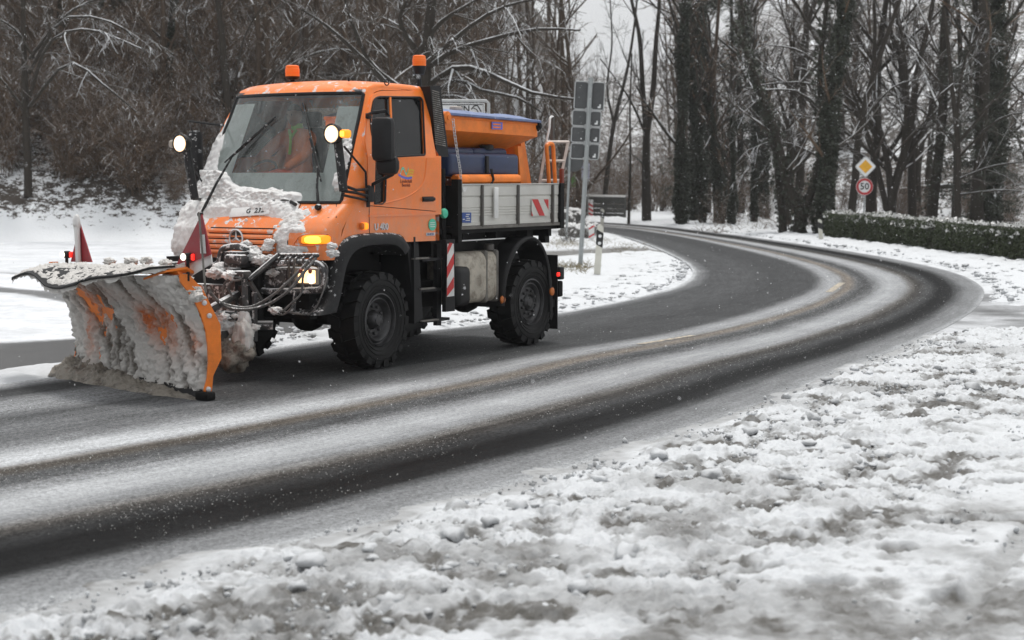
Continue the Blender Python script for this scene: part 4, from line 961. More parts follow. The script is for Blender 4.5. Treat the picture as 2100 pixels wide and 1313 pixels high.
# ---- front under-structure: tube bumper, lamp box, implement carrier plate, hoses
mb = MB(); P = [PX(*p, 1.22) for p in [(372, 545), (400, 552), (428, 548), (448, 540), (455, 515), (470, 507), (490, 506), (505, 512), (512, 535), (525, 545), (560, 542), (610, 539), (648, 541), (662, 553), (666, 575), (660, 592), (640, 596), (560, 598), (535, 596)]]
P[0:3] = [np.array([1.18, -.75, 1.12]), np.array([1.2, -.5, 1.11]), P[2]]
mb.tube([tuple(p) for p in smooth_line(P, 90)], .036, 10); mb.obj('front_tube_guard', M['iced'], T)
mb = MB(); c = PX(596, 570, 1.10); mb.rbox(c, (.16, .74, .24), .05); lb = mb.obj('lamp_box', M['iced'], T)
mb = MB(); c = PX(629, 567, 1.185); mb.rbox(c, (.02, .30, .16), .03); mb.obj('headlamp_lens', M['frost'], lb)
mb = MB(); mb.rbox(c+[.012, .01, 0], (.012, .22, .13), .02); mb.obj('headlamp_lens', M['lamp_warm'], lb)
mb = MB(); mb.lathe([(.05, 0), (.03, .012), (0, .014)], c+[.017, .07, -.025], 'x', 16); mb.obj('headlamp_bulb', M['lamp_white'], lb)
mb = MB(); c = PX(565, 570, 1.185); mb.rbox(c, (.02, .30, .19), .03); mb.obj('lamp_cover', M['iced'], lb)
mb = MB(); mb.rbox((1.10, -.62, 1.03), (.16, .74, .24), .05); mb.obj('lamp_box', M['iced'], T)
mb = MB(); mb.box((1.0, 0, 1.17), (.25, 1.9, .06)); mb.box((.95, 0, .85), (.2, 1.7, .5)); mb.box((1.0, .9, .8), (.12, .1, .4)); mb.rbox((1.25, 0, .82), (.10, .95, .62), .03); mb.box((1.15, .3, .5), (.5, .12, .2)); mb.box((1.15, -.3, .5), (.5, .12, .2)); mb.obj('front_carrier', M['chassis'], T)
mb = MB(); mb.box(PX(489, 532, 1.30), (.2, .22, .16)); mb.rbox(PX(484, 532, 1.42), (.12, .24, .10), .03); mb.obj('coupling_head', M['iced'], T)
# upright carrier plates and lifting frame, iced
car = MB(); a, b = PX(500, 560, 1.52), PX(505, 665, 1.52); car.tube([a, b], .042, 4, sm=False); a, b = PX(479, 560, 1.5), PX(480, 655, 1.5); car.box((a+b)/2, (.10, .12, abs(a[2]-b[2])+.1)); car.rbox(PX(488, 563, 1.52), (.14, .26, .08), .02); car.tube([PX(522, 600, 1.45), PX(523, 700, 1.45)], .03, 6)
car.tube([PX(445, 645, 1.7), PX(500, 648, 1.45)], .045, 8); car.tube([PX(452, 668, 1.6), PX(560, 668, 1.3)], .05, 8); car.box(PX(470, 690, 1.6), (.5, .12, .14)); car.tube([PX(510, 575, 1.5), PX(572, 523, 1.2)], .03, 6); car.tube([PX(510, 575, 1.48), PX(540, 625, 1.35)], .03, 6)
car.obj('lift_frame', M['iced'], T)
def hose(pts, xs, r=.013, name='hydraulic_hose', mat='hose'):
    P = [PX(p[0], p[1], x) for p, x in zip(pts, xs)]; mb = MB(); mb.tube([tuple(q) for q in smooth_line(P, 26)], r, 6); mb.obj(name, M[mat], T)
hose([(428, 590), (445, 617), (485, 630), (520, 628), (560, 605), (600, 570), (640, 528)], [2.1, 1.9, 1.75, 1.6, 1.5, 1.4, 1.2], .016)
hose([(430, 600), (460, 628), (500, 635), (545, 626), (590, 598), (622, 560), (648, 530)], [2.1, 1.9, 1.75, 1.6, 1.5, 1.4, 1.2], .016)
hose([(470, 625), (458, 600), (462, 580), (480, 570), (497, 572)], [1.6]*5, .013); hose([(476, 610), (469, 590), (478, 577), (495, 574)], [1.65]*4, .012)
hose([(594, 530), (592, 560), (596, 590)], [1.25]*3, .014); hose([(604, 530), (602, 560), (603, 585)], [1.3]*3, .014)
hose([(636, 530), (622, 565), (618, 600), (600, 620), (575, 640), (556, 632)], [1.2, 1.3, 1.35, 1.4, 1.45, 1.45], .012)
hose([(660, 537), (671, 548), (670, 570), (660, 605), (645, 635), (628, 645), (600, 642), (560, 636), (552, 625), (556, 610)], [1.2, 1.22, 1.24, 1.3, 1.35, 1.38, 1.4, 1.45, 1.45, 1.45], .010)
hose([(560, 628), (575, 645), (590, 640), (605, 620)], [1.45]*4, .010); hose([(606, 598), (603, 620), (602, 640)], [1.25]*3, .022, 'drain_pipe', 'iced')
for k, px in enumerate((583, 597, 606, 618, 633, 648)):
    mb = MB(); c = PX(px, 524, 1.16); mb.lathe([(.022, -.03), (.026, 0), (.02, .03), (.028, .035), (.02, .07), (0, .07)], c, 'x', 10); mb.tube([c+[.03, 0, 0], c+[.09, .0, -.03], c+[.08, 0, -.09]], .014, 6); mb.obj('hose_coupling', M['iced'], T)
for px in (617, 636): MB().lathe([(.0, -.03), (.02, -.015), (.02, .015), (0, .03)], PX(px, 556, 1.35), 'z', 8).obj('coupling_cap', M['textred'], T)
def lump(c, s, name, mat, parent=None, seed=0, sub=4, amp=.5, fr=2.2):
    if name == 'snow_lump': sub, amp, fr = 4, .85, 3.2
    bm = bmesh.new(); bmesh.ops.create_icosphere(bm, subdivisions=sub, radius=1); bm.verts.index_update()
    B = np.array([v.co[:] for v in bm.verts]); F_ = np.array([[v.index for v in f.verts] for f in bm.faces]); bm.free()
    d = 1+amp*2*(fbm(B*fr+seed*7.1, 5, seed, .6)-.5); V = B*d[:, None]*np.array(s)+np.array(c)
    return link(name, fast_mesh(name, V, F_, M[mat]), parent)
lump(PX(482, 722, 1.62), (.20, .19, .19), 'hanging_snow_lump', 'brown_slush', T, 3, 4, .55); lump(PX(498, 690, 1.6), (.10, .11, .17), 'hanging_snow_lump', 'plough_slush', T, 4, 4, .5); lump(PX(500, 660, 1.55), (.06, .08, .12), 'hanging_snow_lump', 'snow_lump', T, 5, 3)
for i, (px, py, x, s) in enumerate(((455, 552, 1.35, .08), (520, 523, 1.2, .075), (535, 534, 1.25, .07), (555, 530, 1.2, .05), (548, 508, 1.12, .05), (553, 497, 1.1, .045), (520, 512, 1.12, .05), (505, 500, 1.1, .045), (560, 560, 1.2, .05), (470, 565, 1.6, .06), (565, 637, 1.45, .05), (440, 560, 1.5, .07), (482, 648, 1.7, .03), (520, 672, 1.5, .05), (470, 672, 1.6, .09), (680, 505, 1.0, .045), (683, 520, 1.02, .05), (430, 665, 1.9, .11), (452, 650, 1.85, .07))):
    lump(PX(px, py, x), (s, s*1.3, s*.75), 'snow_lump', 'snow_lump', T, i+10, 3, .5)
# ---- steps, warning board, battery box, fuel tank
st_ = MB(); a = [PY(835, 500, 1.05), PY(858, 500, 1.05), PY(868, 660, 1.05), PY(850, 662, 1.05)]; st_.prism(a, (0, -.06, 0)); st_.box(PY(868, 532, .95), (.34, .22, .03)); st_.box(PY(872, 594, .95), (.34, .22, .03)); st_.box(PY(880, 656, .95), (.5, .22, .03)); st_.prism([PY(896, 500, .98), PY(905, 500, .98), PY(905, 668, .98), PY(896, 668, .98)], (0, -.05, 0)); stp = st_.obj('cab_steps', M['black'], T)
for py, x0, x1 in ((531, 846, 878), (593, 862, 890), (658, 864, 898)):
    a, b = PY(x0, py, 1.07), PY(x1, py-2, 1.07); MB().box((a+b)/2, (abs(a[0]-b[0]), .03, .018)).obj('step_edge', M['grey_rail'], stp)
wb0 = [PY(917, 500, 1.12), PY(930, 500, 1.12), PY(931, 607, 1.12), PY(916, 609, 1.12)]; bk = MB(); bk.prism([PY(914, 492, 1.10), PY(933, 491, 1.10), PY(933, 638, 1.10), PY(914, 640, 1.10)], (0, -.05, 0)); wbp = bk.obj('warning_board', M['black'], T)
mb = MB(); mb.prism(wb0, (0, .004, 0)); mb.obj('board_face', M['white_refl'], wbp)
x0, x1 = wb0[0][0], wb0[1][0]
for k, (pa, pb) in enumerate((((500, 520), (500, 508)), ((547, 560), (530, 543)), ((593, 609), (574, 590)))):
    q = [PY(916.5, pa[0], 1.126), PY(930.5, pb[0], 1.126), PY(930.5, pb[1], 1.126), PY(916.5, pa[1], 1.126)]
    if k == 1: q = [PY(916.5, 548, 1.126), PY(930.5, 520, 1.126), PY(930.5, 542, 1.126), PY(916.5, 571, 1.126)]
    if k == 2: q = [PY(916.5, 592, 1.126), PY(930.5, 568, 1.126), PY(930.5, 590, 1.126), PY(916.5, 608, 1.126)]
    if k == 0: q = [PY(917.5, 508, 1.126), PY(922, 498, 1.126), PY(928, 499, 1.126), PY(917.5, 522, 1.126)]
    mb = MB(); mb.prism(q, (0, .003, 0)); mb.obj('red_stripe', M['red_refl'], wbp)
c0, c1 = PY(938, 515, 1.03), PY(1026, 515, 1.03); zc = (1.18+.60)/2
mb = MB(); o_ = rounded([(c1[0], .62, .1), (c0[0]-.02, .58, .1), (c0[0]-.02, 1.19, .12), (c1[0], 1.19, .12)], .1, 5)
mb.rbox(((c0[0]+c1[0])/2, .79, .885), (abs(c0[0]-c1[0]), .50, .60), .11, seg=4); ft = mb.obj('fuel_tank', M['tank'], T, auto=60)
for px in (997, 1019):
    p = PY(px, 560, 1.03); mb = MB(); mb.rbox((p[0], .79, .885), (.06, .515, .615), .11, seg=4); mb.obj('tank_strap', M['grey_rail'], ft, auto=60)
mb = MB(); p = PY(1003, 507, .95); mb.lathe([(.06, -.03), (.06, .03), (.05, .04), (0, .04)], p, 'z', 12); mb.obj('filler_cap', M['alu_dark'], ft)
mb = MB(); p0 = PY(952, 585, 1.08); mb.rbox((p0[0]+.02, .98, .80), (.36, .24, .46), .07, seg=3, R=np.array([[.98, -.17, 0], [.17, .98, 0], [0, 0, 1]])); mb.obj('battery_box', M['black'], T)
q = PY(864+166, 615, 1.08); mb = MB(); mb.lathe([(.05, 0), (.05, .015), (.03, .025), (0, .025)], q, 'y', 14); mb.obj('side_reflector', M['amber_refl'], T)
q = PY(1131, 598, 1.10); mb = MB(); mb.lathe([(.05, 0), (.05, .015), (.03, .025), (0, .025)], q, 'y', 14); mb.obj('side_reflector', M['amber_refl'], T)
mb = MB(); c = PY(1137, 560, 1.02); mb.rbox(c, (.10, .24, .16), .02); tlm = mb.obj('tail_lamp', M['black'], T)
mb = MB(); mb.rbox(PY(1145, 563, 1.12), (.05, .03, .05), .01); mb.obj('lens', M['lamp_red'], tlm)
mb = MB(); mb.rbox(PY(1137, 592, 1.0), (.1, .2, .2), .02); mb.box((-3.72, 0, .78), (.1, 1.9, .12)); mb.obj('rear_bumper', M['chassis'], T)
# air-hose coupling behind the cab
mb = MB(); q = PY(911, 438, 1.02); mb.lathe([(.055, -.02), (.06, 0), (.05, .02), (0, .03)], q, 'y', 14); mb.obj('air_coupling', M['mint'], T)
mb = MB(); mb.tube([q+[0, -.03, 0], q+[0, -.03, -.18]], .02, 6); mb.box((-1.25, .2, 1.9), (.12, 1.5, 1.0)); mb.tube([q+[-.1, -.1, .5], q+[-.12, -.1, -.3]], .04, 8); mb.obj('behind_cab_frame', M['chassis'], T)
# ---- flatbed
bed = MB(); bed.box((-2.60, 0, 1.44), (2.24, 2.12, .07)); bed.box((-2.6, 0, 1.36), (2.1, .9, .10))
for x in (-1.7, -2.4, -3.1, -3.6): bed.box((x, 0, 1.36), (.07, 2.0, .09))
bd = bed.obj('load_bed', M['chassis'], T)
z0, z1 = 1.49, 1.95
for s in (1, -1):
    sb = MB(); xs_ = [-1.515, -1.925, -2.715, -3.515, -3.66]
    rows = [(z0, .0), (1.525, .0), (1.53, -.008), (1.60, -.008), (1.605, .0), (1.625, 0), (1.628, -.008), (1.634, -.008), (1.637, 0), (1.655, 0), (1.658, -.008), (1.664, -.008), (1.667, 0), (1.685, 0), (1.688, -.008), (1.694, -.008), (1.70, 0), (1.80, 0), (1.815, -.012), (1.835, .004), (1.86, .004), (1.93, .004), (z1, .01), (z1+.004, -.03)]
    V = np.array([[(x, s*(HW+d), z) for x in (-1.515, -3.665)] for z, d in rows]); sb.grid(V, sm=False)
    V = np.array([[(x, s*(HW-.03), z) for x in (-1.515, -3.665)] for z, d in ((z0, 0), (z1+.004, 0))]); sb.grid(V, sm=False)
    o = sb.obj('side_board', M['alu'], bd)
    for x in (-1.925, -2.705, -3.505): mb = MB(); mb.box((x, s*(HW+.012), (z0+z1)/2-.01), (.030, .04, z1-z0+.02)); mb.obj('board_rib', M['alu_dark'], o)
    mb = MB(); mb.box((-2.59, s*(HW-.012), z1+.012), (2.16, .05, .012)); mb.obj('board_rim', M['alu'], o)
    mb = MB(); mb.box((-2.59, s*(HW+.0), 1.468), (2.2, .05, .035)); mb.obj('bed_rail', M['grey_rail'], o)
for s in (1, -1):
    mb = MB(); mb.box((-1.47, s*(HW-.03), 1.66), (.08, .09, .72)); mb.obj('corner_post', M['chassis'], bd); mb = MB(); mb.box((-3.71, s*(HW-.02), 1.69), (.085, .11, .56)); mb.box((-3.62, s*.9, 1.33), (.1, .1, .2)); mb.obj('corner_post', M['chassis'], bd)
MB().box((-1.49, 0, 1.72), (.04, 2.1, .46)).obj('front_board', M['chassis'], bd); MB().box((-3.70, 0, 1.72), (.04, 2.1, .46)).obj('tail_board', M['alu'], bd)
mb = MB(); a = PY(1018, 381, 1.12); mb.rbox((a[0], 1.115, 1.745), (.085, .02, .36), .006); mb.obj('white_strip', M['white'], bd)
mb = MB(); mb.box((-2.0, 1.03, 1.32), (1.0, .03, .012)); mb.obj('underbed_rail', M['white_refl'], bd)
q0 = [PY(947.5, 436, 1.093), PY(966, 436, 1.093), PY(966, 457, 1.093), PY(947.5, 457, 1.093)]; mb = MB(); mb.prism(q0, (0, .004, 0)); sk = mb.obj('blue_sticker', M['blue_sticker'], bd)
for i, (xa, xb, py) in enumerate(((956, 963, 440), (955, 961, 444), (957, 964, 448), (955, 964, 452), (949, 953, 450))):
    a, b = PY(xa, py, 1.099), PY(xb, py, 1.099); MB().box((a+b)/2, (abs(a[0]-b[0]), .002, .009)).obj('sticker_line', M['white'], sk)
q0 = [PY(948, 384, 1.097), PY(958, 384, 1.097), PY(955, 393, 1.097), PY(950, 393, 1.097)]; MB().prism(q0, (0, .003, 0)).obj('white_sticker', M['white'], bd)
wf = [PY(1090, 409, 1.094), PY(1125, 409, 1.094), PY(1125, 443, 1.094), PY(1090, 443, 1.094)]; MB().prism(wf, (0, .003, 0)).obj('striped_plate', M['alu'], bd)
for q in ([(1091, 409), (1103, 409), (1117, 442.5), (1106, 442.5)], [(1115, 409), (1124.5, 409), (1124.5, 430)], [(1090, 434), (1093, 443), (1090, 443)]):
    MB().prism([PY(*p, 1.0985) for p in q], (0, .003, 0)).obj('red_stripe', M['red_refl'], bd)

# ================================================================== PLOUGH (part of the truck; its frame: e along the blade, n forwards)
pa = np.array([2.923, 1.240, 0.0]); pe = np.array([.334, .943, 0]); pe /= np.linalg.norm(pe); pn = np.array([pe[1], -pe[0], 0])
def PQ(s, n, z): return pa+pe*s+pn*n+np.array([0, 0, z])
def pq_px(px, py, n):   # photograph point on the plane a distance n in front of the blade foot
    r = ray(px, py); r = np.array([r@TF, r@TL, r[2]]); p0 = pa+pn*n; t = ((p0-TC)@pn)/(r@pn); q = TC+t*r-pa; return q@pe, q[2]
FZ = [0, .08, .2, .35, .5, .65, .8, .92, 1.02, 1.10, 1.16]; FN = [.05, .02, -.02, -.035, -.03, -.01, .04, .10, .17, .24, .28]
def face_n(z): return np.interp(z, FZ, FN)
BL = -2.86
def ztop(s): return 1.16+(-s/BL)*-.0+(s/2.86)*.13
sg = np.linspace(BL, 0, 240); zg = np.linspace(.07, 1, 110)
S_, K_ = np.meshgrid(sg, zg, indexing='ij'); Zt = 1.16+.045*S_; Zr = K_*Zt; Nf = np.interp(K_*1.16, FZ, FN)
bl = MB(); V = np.array([[PQ(s, np.interp(k*1.16, FZ, FN), k*(1.16+.045*s)) for k in np.linspace(.07, 1, 22)] for s in np.linspace(BL, 0, 12)]); bl.grid(V)
V = np.array([[PQ(s, np.interp(k*1.16, FZ, FN)-.02, k*(1.16+.045*s)) for k in np.linspace(.07, 1, 22)] for s in np.linspace(BL, 0, 12)]); bl.grid(V)
for s in np.linspace(BL+.1, -.1, 7): bl.prism([PQ(s, face_n(z)-.02, z) for z in (.1, .3, .5, .7, .9, 1.1)]+[PQ(s, .0, 1.05), PQ(s, -.14, .7), PQ(s, -.14, .35), PQ(s, -.06, .12)], pe*.02)
plough = bl.obj('plough_blade', M['orange_old'], T)
# slush caked on the blade, with bare orange patches
n1 = fbm(np.stack([S_*1.6+Zr*.5, Zr*1.1, 0*S_], -1), 4, 91); n2 = fbm(np.stack([S_*9+Zr*3, Zr*4.0, 0*S_], -1), 5, 92, .6); n3 = fbm(np.stack([S_*24, Zr*20, 0*S_], -1), 4, 93)
def patch(px, py, rx, rz, tilt=0):
    s0, z0_ = pq_px(px, py, .05); ds = S_-s0; dz = Zr-z0_; c, s = math.cos(tilt), math.sin(tilt); return np.exp(-(((ds*c+dz*s)/rx)**2+((-ds*s+dz*c)/rz)**2))
bare = patch(185, 612, .10, .20, .5)*1.35+patch(215, 640, .12, .14, .5)*.9+patch(300, 648, .08, .04)*1.1+patch(350, 650, .16, .07, -.5)*.75+patch(320, 688, .10, .10)*.8+patch(290, 700, .05, .1)*.8+patch(175, 680, .04, .1)*.7+patch(193, 720, .05, .05)*.8+patch(395, 690, .2, .05)*.5+patch(340, 660, .35, .14)*.35+patch(150, 640, .04, .2)*.4
h = .042+(n1-.5)*.11+(n2-.5)*.12+(n3-.5)*.14-bare*.062+.05*patch(385, 600, .16, .12)+.03*patch(370, 760, .5, .12)+.03*patch(260, 740, .3, .2)
h = np.where(S_ > -.04, h*.4-.01, h)
Vp = pa+pe*S_[..., None]+pn*(Nf+h)[..., None]+np.array([0, 0, 1.0])*Zr[..., None]
n4 = fbm(np.stack([S_*5+Zr*2.2, Zr*1.2, 0*S_], -1), 4, 94); me_ = fast_mesh('blade_slush', Vp.reshape(-1, 3), grid_quads(*S_.shape), M['plough_slush']); attr(me_, 'dirt', np.clip((.48-n2)*4+(.46-n4)*4+(.5-n3)*2+.18+.5*sstep(.5, 1.1, Zr)*sstep(-.9, -1.6, S_), 0, 1)); tb = patch(195, 625, .22, .22, .5)*1.0+patch(330, 670, .34, .20, -.4)*.75+patch(300, 655, .16, .1)*.8+patch(395, 700, .12, .16)*.6+patch(180, 690, .08, .2)*.6+patch(250, 600, .3, .1)*.25; attr(me_, 'tint', np.clip(tb*(.7+2.0*(n2-.38)), 0, 1)); link('blade_slush', me_, plough)
# side plate, bolts, wear strip
sp = [(.05, .0), (.0, .0), (-.04, .09), (-.055, .22), (-.143, .38), (-.137, .69), (.034, 1.02), (.18, 1.17), (.27, 1.17)]+[(face_n(z)+.025, z) for z in (1.1, 1.0, .9, .8, .65, .5, .35, .2, .1)]
for s in (.0, BL-.02):
    mb = MB(); mb.prism([PQ(s, n_, z) for n_, z in sp], pe*.022); mb.obj('side_plate', M['orange_old'], plough)
for n_, z in ((.03, .90), (-.02, .78), (.0, .10)):
    mb = MB(); R_ = np.stack([pn, pe, [0, 0, 1]], 1); mb.lathe([(.026, .0), (.024, .015), (0, .022)], np.array(PQ(.022, n_, z)), 'y', 10, R=R_); mb.obj('bolt', M['chrome'], plough)
mb = MB(); V = np.array([[PQ(s, .055+(0 if z > .01 else .01), z) for z in (.0, .10)] for s in np.linspace(BL, .02, 20)]); mb.grid(V); V = V+(-pn*.03); mb.grid(V); mb.obj('wear_strip', M['black'], plough)
mb = MB(); mb.rbox(PQ(.02, .03, .04), (.12, .16, .08), .02); mb.obj('corner_shoe', M['chassis'], plough)
# top rubber flap with crusted snow
def flap_edges(s):
    # (height and reach vary: curls up at the near end, a long tongue at the far end)
    back = (.22, 1.235+.03*s); reach = np.interp(s, [-3.06, -2.95, -2.7, -2.4, -1.8, -1.0, -.5, -.12, .03], [.10, .42, .52, .48, .56, .56, .42, .20, .0]); drop = np.interp(s, [-3.3, -3.0, -2.5, -1.8, -1.1, -.6, -.2, 0], [.12, .12, .07, .16, .17, .07, -.03, -.02])
    return back, reach, drop
def flap(off, name, mat, hfun=None, ns=160, nk=30, smin=-2.90):
    S2, K2 = np.meshgrid(np.linspace(smin, .03, ns), np.linspace(0, 1, nk), indexing='ij'); P = np.zeros(S2.shape+(3,))
    for i in range(ns):
        s = S2[i, 0]; (bn, bz), reach, drop = flap_edges(s); w = sstep(BL-.42, BL+.0, s)
        for j in range(nk):
            k = K2[i, j]; n0 = bn+(1-w)*.04
            P[i, j] = PQ(s, n0+(reach-(1-w)*.06)*k, bz-drop*k*k+.03*math.sin(s*5)*k+(off))
    if hfun is not None: P[..., 2] += hfun(S2, K2)
    return P
mb = MB(); A_ = flap(0, '', None); mb.grid(A_); mb.grid(A_-np.array([0, 0, .018])); edge = [A_[i, -1]-[0, 0, .009] for i in range(0, 160, 4)]; mb.tube(edge, .012, 5); edge = [A_[0, j]-[0, 0, .009] for j in range(30)]; mb.tube(edge, .012, 5); fo = mb.obj('rubber_flap', M['rubber'], plough)
def hf(S2, K2):
    a = fbm(np.stack([S2*6+K2*1.5, K2*6, 0*S2], -1), 4, 7); b = fbm(np.stack([S2*22+K2*8, K2*18, 0*S2], -1), 4, 8, .6); return (a-.5)*.03+(b-.525)*.085+.004-.05*sstep(.93, 1, K2)
P_ = flap(0, '', None, hf, 240, 60); me_ = fast_mesh('flap_snow', P_.reshape(-1, 3), grid_quads(240, 60), M['plough_slush']); attr(me_, 'dirt', np.full(14400, .15)); link('flap_snow', me_, fo)
mb = MB(); mb.tube([PQ(s, .25, 1.19+.03*s) for s in np.linspace(BL, .0, 8)], .03, 6); mb.prism([PQ(-.45, .22, 1.17), PQ(.02, .12, 1.17), PQ(.06, .22, 1.22), PQ(-.05, .36, 1.19), PQ(-.45, .40, 1.10)], (0, 0, .02)); mb.obj('top_rail', M['orange_old'], plough)
for i, (px, py, s) in enumerate(((268, 537, .06), (300, 535, .05), (340, 540, .05), (225, 537, .05), (365, 590, .07), (385, 598, .08), (380, 620, .07), (395, 610, .06), (358, 567, .05), (375, 572, .045))):
    s_, z_ = pq_px(px, py, .2 if py < 560 else .16); lump(PQ(s_, .2 if py < 560 else .12, z_), (s, s*1.2, s*.7), 'snow_lump', 'plough_slush', plough, 40+i, 3, .5)
# marker flags with their lamps
def marker(apex, bl_, br, n, pole0, pole1, lamp, snowy):
    f = lambda p: (lambda q: PQ(q[0], n, q[1]))(pq_px(p[0], p[1], n))
    mb = MB(); A_, B_, C_ = f(apex), f(bl_), f(br); mb.prism([A_, B_, C_], -pn*.012); o = mb.obj('marker_panel', M['darkred'], plough)
    mb = MB(); mb.tube([f(pole0)+pn*.03, f(pole1)+pn*.03], .010 if not snowy else .03, 8, sm=True); mb.obj('marker_pole', M['grey_rail'] if not snowy else M['snow_lump'], o)
    if snowy: lump(f((163, 458))+pn*.03, (.04, .04, .09), 'pole_snow', 'snow_lump', o, 2, 3, .25)
    c = f(lamp)+pn*.06; mb = MB(); mb.rbox(c+np.array([-.03, .02, 0]), (.07, .07, .075), .02); mb.tube([c+[-.04, 0, 0], c+[-.04, 0, -.22]], .017, 6); l = mb.obj('marker_lamp', M['black'], o)
    mb = MB(); mb.lathe([(.034, .0), (.025, .012), (0, .015)], c+[.01, -.01, 0], 'x', 14); mb.obj('lens', M['lamp_white'], l)
    mb = MB(); mb.rbox(c+np.array([-.035, .075, 0]), (.05, .03, .06), .01); mb.obj('lens', M['lamp_red'], l)
marker((413, 440), (357, 552), (432, 522), .16, (414, 436), (428, 600), (391, 527), False)
marker((163, 458), (145, 537), (188, 538), .16, (163, 456), (167, 538), (142, 522), True)
mb = MB(); q = [(lambda a: PQ(a[0], .165, a[1]))(pq_px(px, py, .165)) for px, py in ((411, 482), (420, 481), (423, 520), (412, 520))]; mb.prism(q, pn*.006); mb.obj('marker_strip', M['white_refl'], plough)
mb = MB(); q = [(lambda a: PQ(a[0], .13, a[1]))(pq_px(px, py, .13)) for px, py in ((357, 552), (432, 522), (434, 540), (392, 566), (362, 560))]; mb.prism(q, -pn*.012); mb.obj('marker_base', M['crust'], plough)
mb = MB(); q = [PQ(-1.2, -.14, .9), PQ(-1.2, -.14, .3)]
for y in (-.7, -.2): mb.tube([PQ(-1.43+y*.0+(y+.45)*1.6, -.1, .35), np.array([1.3, y*.8+.36, .55])], .06, 8)
mb.tube([PQ(-.8, -.1, .6), np.array([1.35, .35, .9])], .045, 8); mb.tube([PQ(-2.0, -.1, .6), np.array([1.35, -.35, .9])], .045, 8); mb.box((1.45, 0, .7), (.12, .9, .5)); mb.obj('push_frame', M['iced'], T)
# slush rolling in front of the blade
def roll_slush():
    S2, K2 = np.meshgrid(np.linspace(BL-.10, .05, 260), np.linspace(0, 1, 50), indexing='ij')
    w = np.interp(S2, [BL-.1, BL+.05, BL+.5, BL+1.4, -.6, -.1, .05], [.12, .34, .36, .26, .20, .10, .02]); hgt = np.interp(S2, [BL-.1, BL+.02, BL+.4, BL+1.4, -.6, .05], [.03, .17, .15, .11, .06, .01])
    q = fbm(np.stack([S2*5-K2*2, K2*2.5, 0*S2], -1), 5, 61, .6); b = fbm(np.stack([S2*16, K2*8, 0*S2], -1), 4, 62)
    nn = -.05+K2*(w+.05)*(1+.6*(q-.5)); z = hgt*np.clip(np.sin(np.pi*np.clip(.32+K2*.68, 0, 1)), 0, 1)*(1+1.3*(q-.5)+.8*(b-.5))-.006
    V = pa+pe*S2[..., None]+pn*(nn+face_n(0.0)*.8)[..., None]+np.array([0, 0, 1.])*z[..., None]
    link('pushed_slush', fast_mesh('pushed_slush', V.reshape(-1, 3), grid_quads(260, 50), M['brown_slush']), plough)
roll_slush()
rg = random.Random(9)
cm = MB()
# ---- inside the cab: seats, wheel, dashboard
mb = MB(); mb.rbox((.28, 0, 1.78), (.42, 1.7, .22), .08); mb.rbox((.34, -.45, 1.90), (.25, .5, .10), .05); ds = mb.obj('dashboard', M['dash'], T)
c = PX(537, 362, .25); mb = MB(); mb.tube([PX(489, 363, .22), PX(520, 361, .24), PX(552, 358, .26), PX(570, 353, .26), PX(602, 358, .24)], .036, 8); mb.obj('red_dash_bar', pmat('red_bar', (.60, .06, .02), .6), ds)
mb = MB(); p = PX(583, 379, .42); mb.add([p+[.04, -.12, -.03], p+[.04, .07, -.03], p+[-.03, .13, .05], p+[-.03, -.03, .05]], [(0, 1, 2, 3)]); mb.obj('paper', pmat('mint_paper', (.30, .62, .50), .7), ds)
for y in (-.50, .5):
    mb = MB(); mb.rbox((-.50, y, 1.92), (.5, .5, .14), .05); mb.rbox((-.78, y, 2.28), (.14, .48, .66), .06, R=np.array([[.98, 0, .17], [0, 1, 0], [-.17, 0, .98]])); mb.rbox((-.80, y, 2.70), (.09, .28, .18), .04); mb.obj('seat', M['seat'], T)
sw = MB(); Rw = np.array([[.6, 0, .8], [0, 1, 0], [-.8, 0, .6]]); cw = np.array([.10, -.50, 2.06])
sw.tube([np.array([.21*math.cos(a), .21*math.sin(a), 0])@Rw.T+cw for a in np.linspace(0, 2*math.pi, 25)], .016, 8); sw.tube([cw, cw+[.2, 0, -.3]], .03, 8)
for a in (0, 2.1, 4.2): sw.tube([cw, np.array([.2*math.cos(a), .2*math.sin(a), 0])@Rw.T+cw], .013, 6)
sw.obj('steering_wheel', M['black'], T)
# ================================================================== DRIVER (sits in the cab: a thing of its own)
def to_w(p): return Vector(to_world(np.array(p, float)))
def skin_body(name, verts, edges, rad, mat, parent, sub=2):
    me = bpy.data.meshes.new(name); me.from_pydata(verts, edges, []); o = bpy.data.objects.new(name, me); COL.objects.link(o)
    sk_ = o.modifiers.new('s', 'SKIN'); sk_.use_smooth_shade = True
    for i, r in enumerate(rad): me.skin_vertices[0].data[i].radius = (r, r) if not hasattr(r, '__len__') else r
    me.skin_vertices[0].data[0].use_root = True
    su = o.modifiers.new('u', 'SUBSURF'); su.levels = sub; su.render_levels = sub
    bpy.context.view_layer.update(); m2 = bpy.data.meshes.new_from_object(o.evaluated_get(bpy.context.evaluated_depsgraph_get())); bpy.data.objects.remove(o)
    m2.materials.clear(); m2.materials.append(mat)
    for p in m2.polygons: p.use_smooth = True
    return link(name, m2, parent)
drv = thing('person', 'driver in orange high visibility jacket with lime collar sitting behind the wheel', 'person', tuple(TO), math.atan2(-math.cos(YAW), -math.sin(YAW)))
hv = pmat('hi_vis_orange', (1.0, .22, .06), .8, var=.15, scale=9, bump=.4, bscale=18); skin = pmat('skin', (.48, .27, .19), .6, var=.06)
dy = -.50
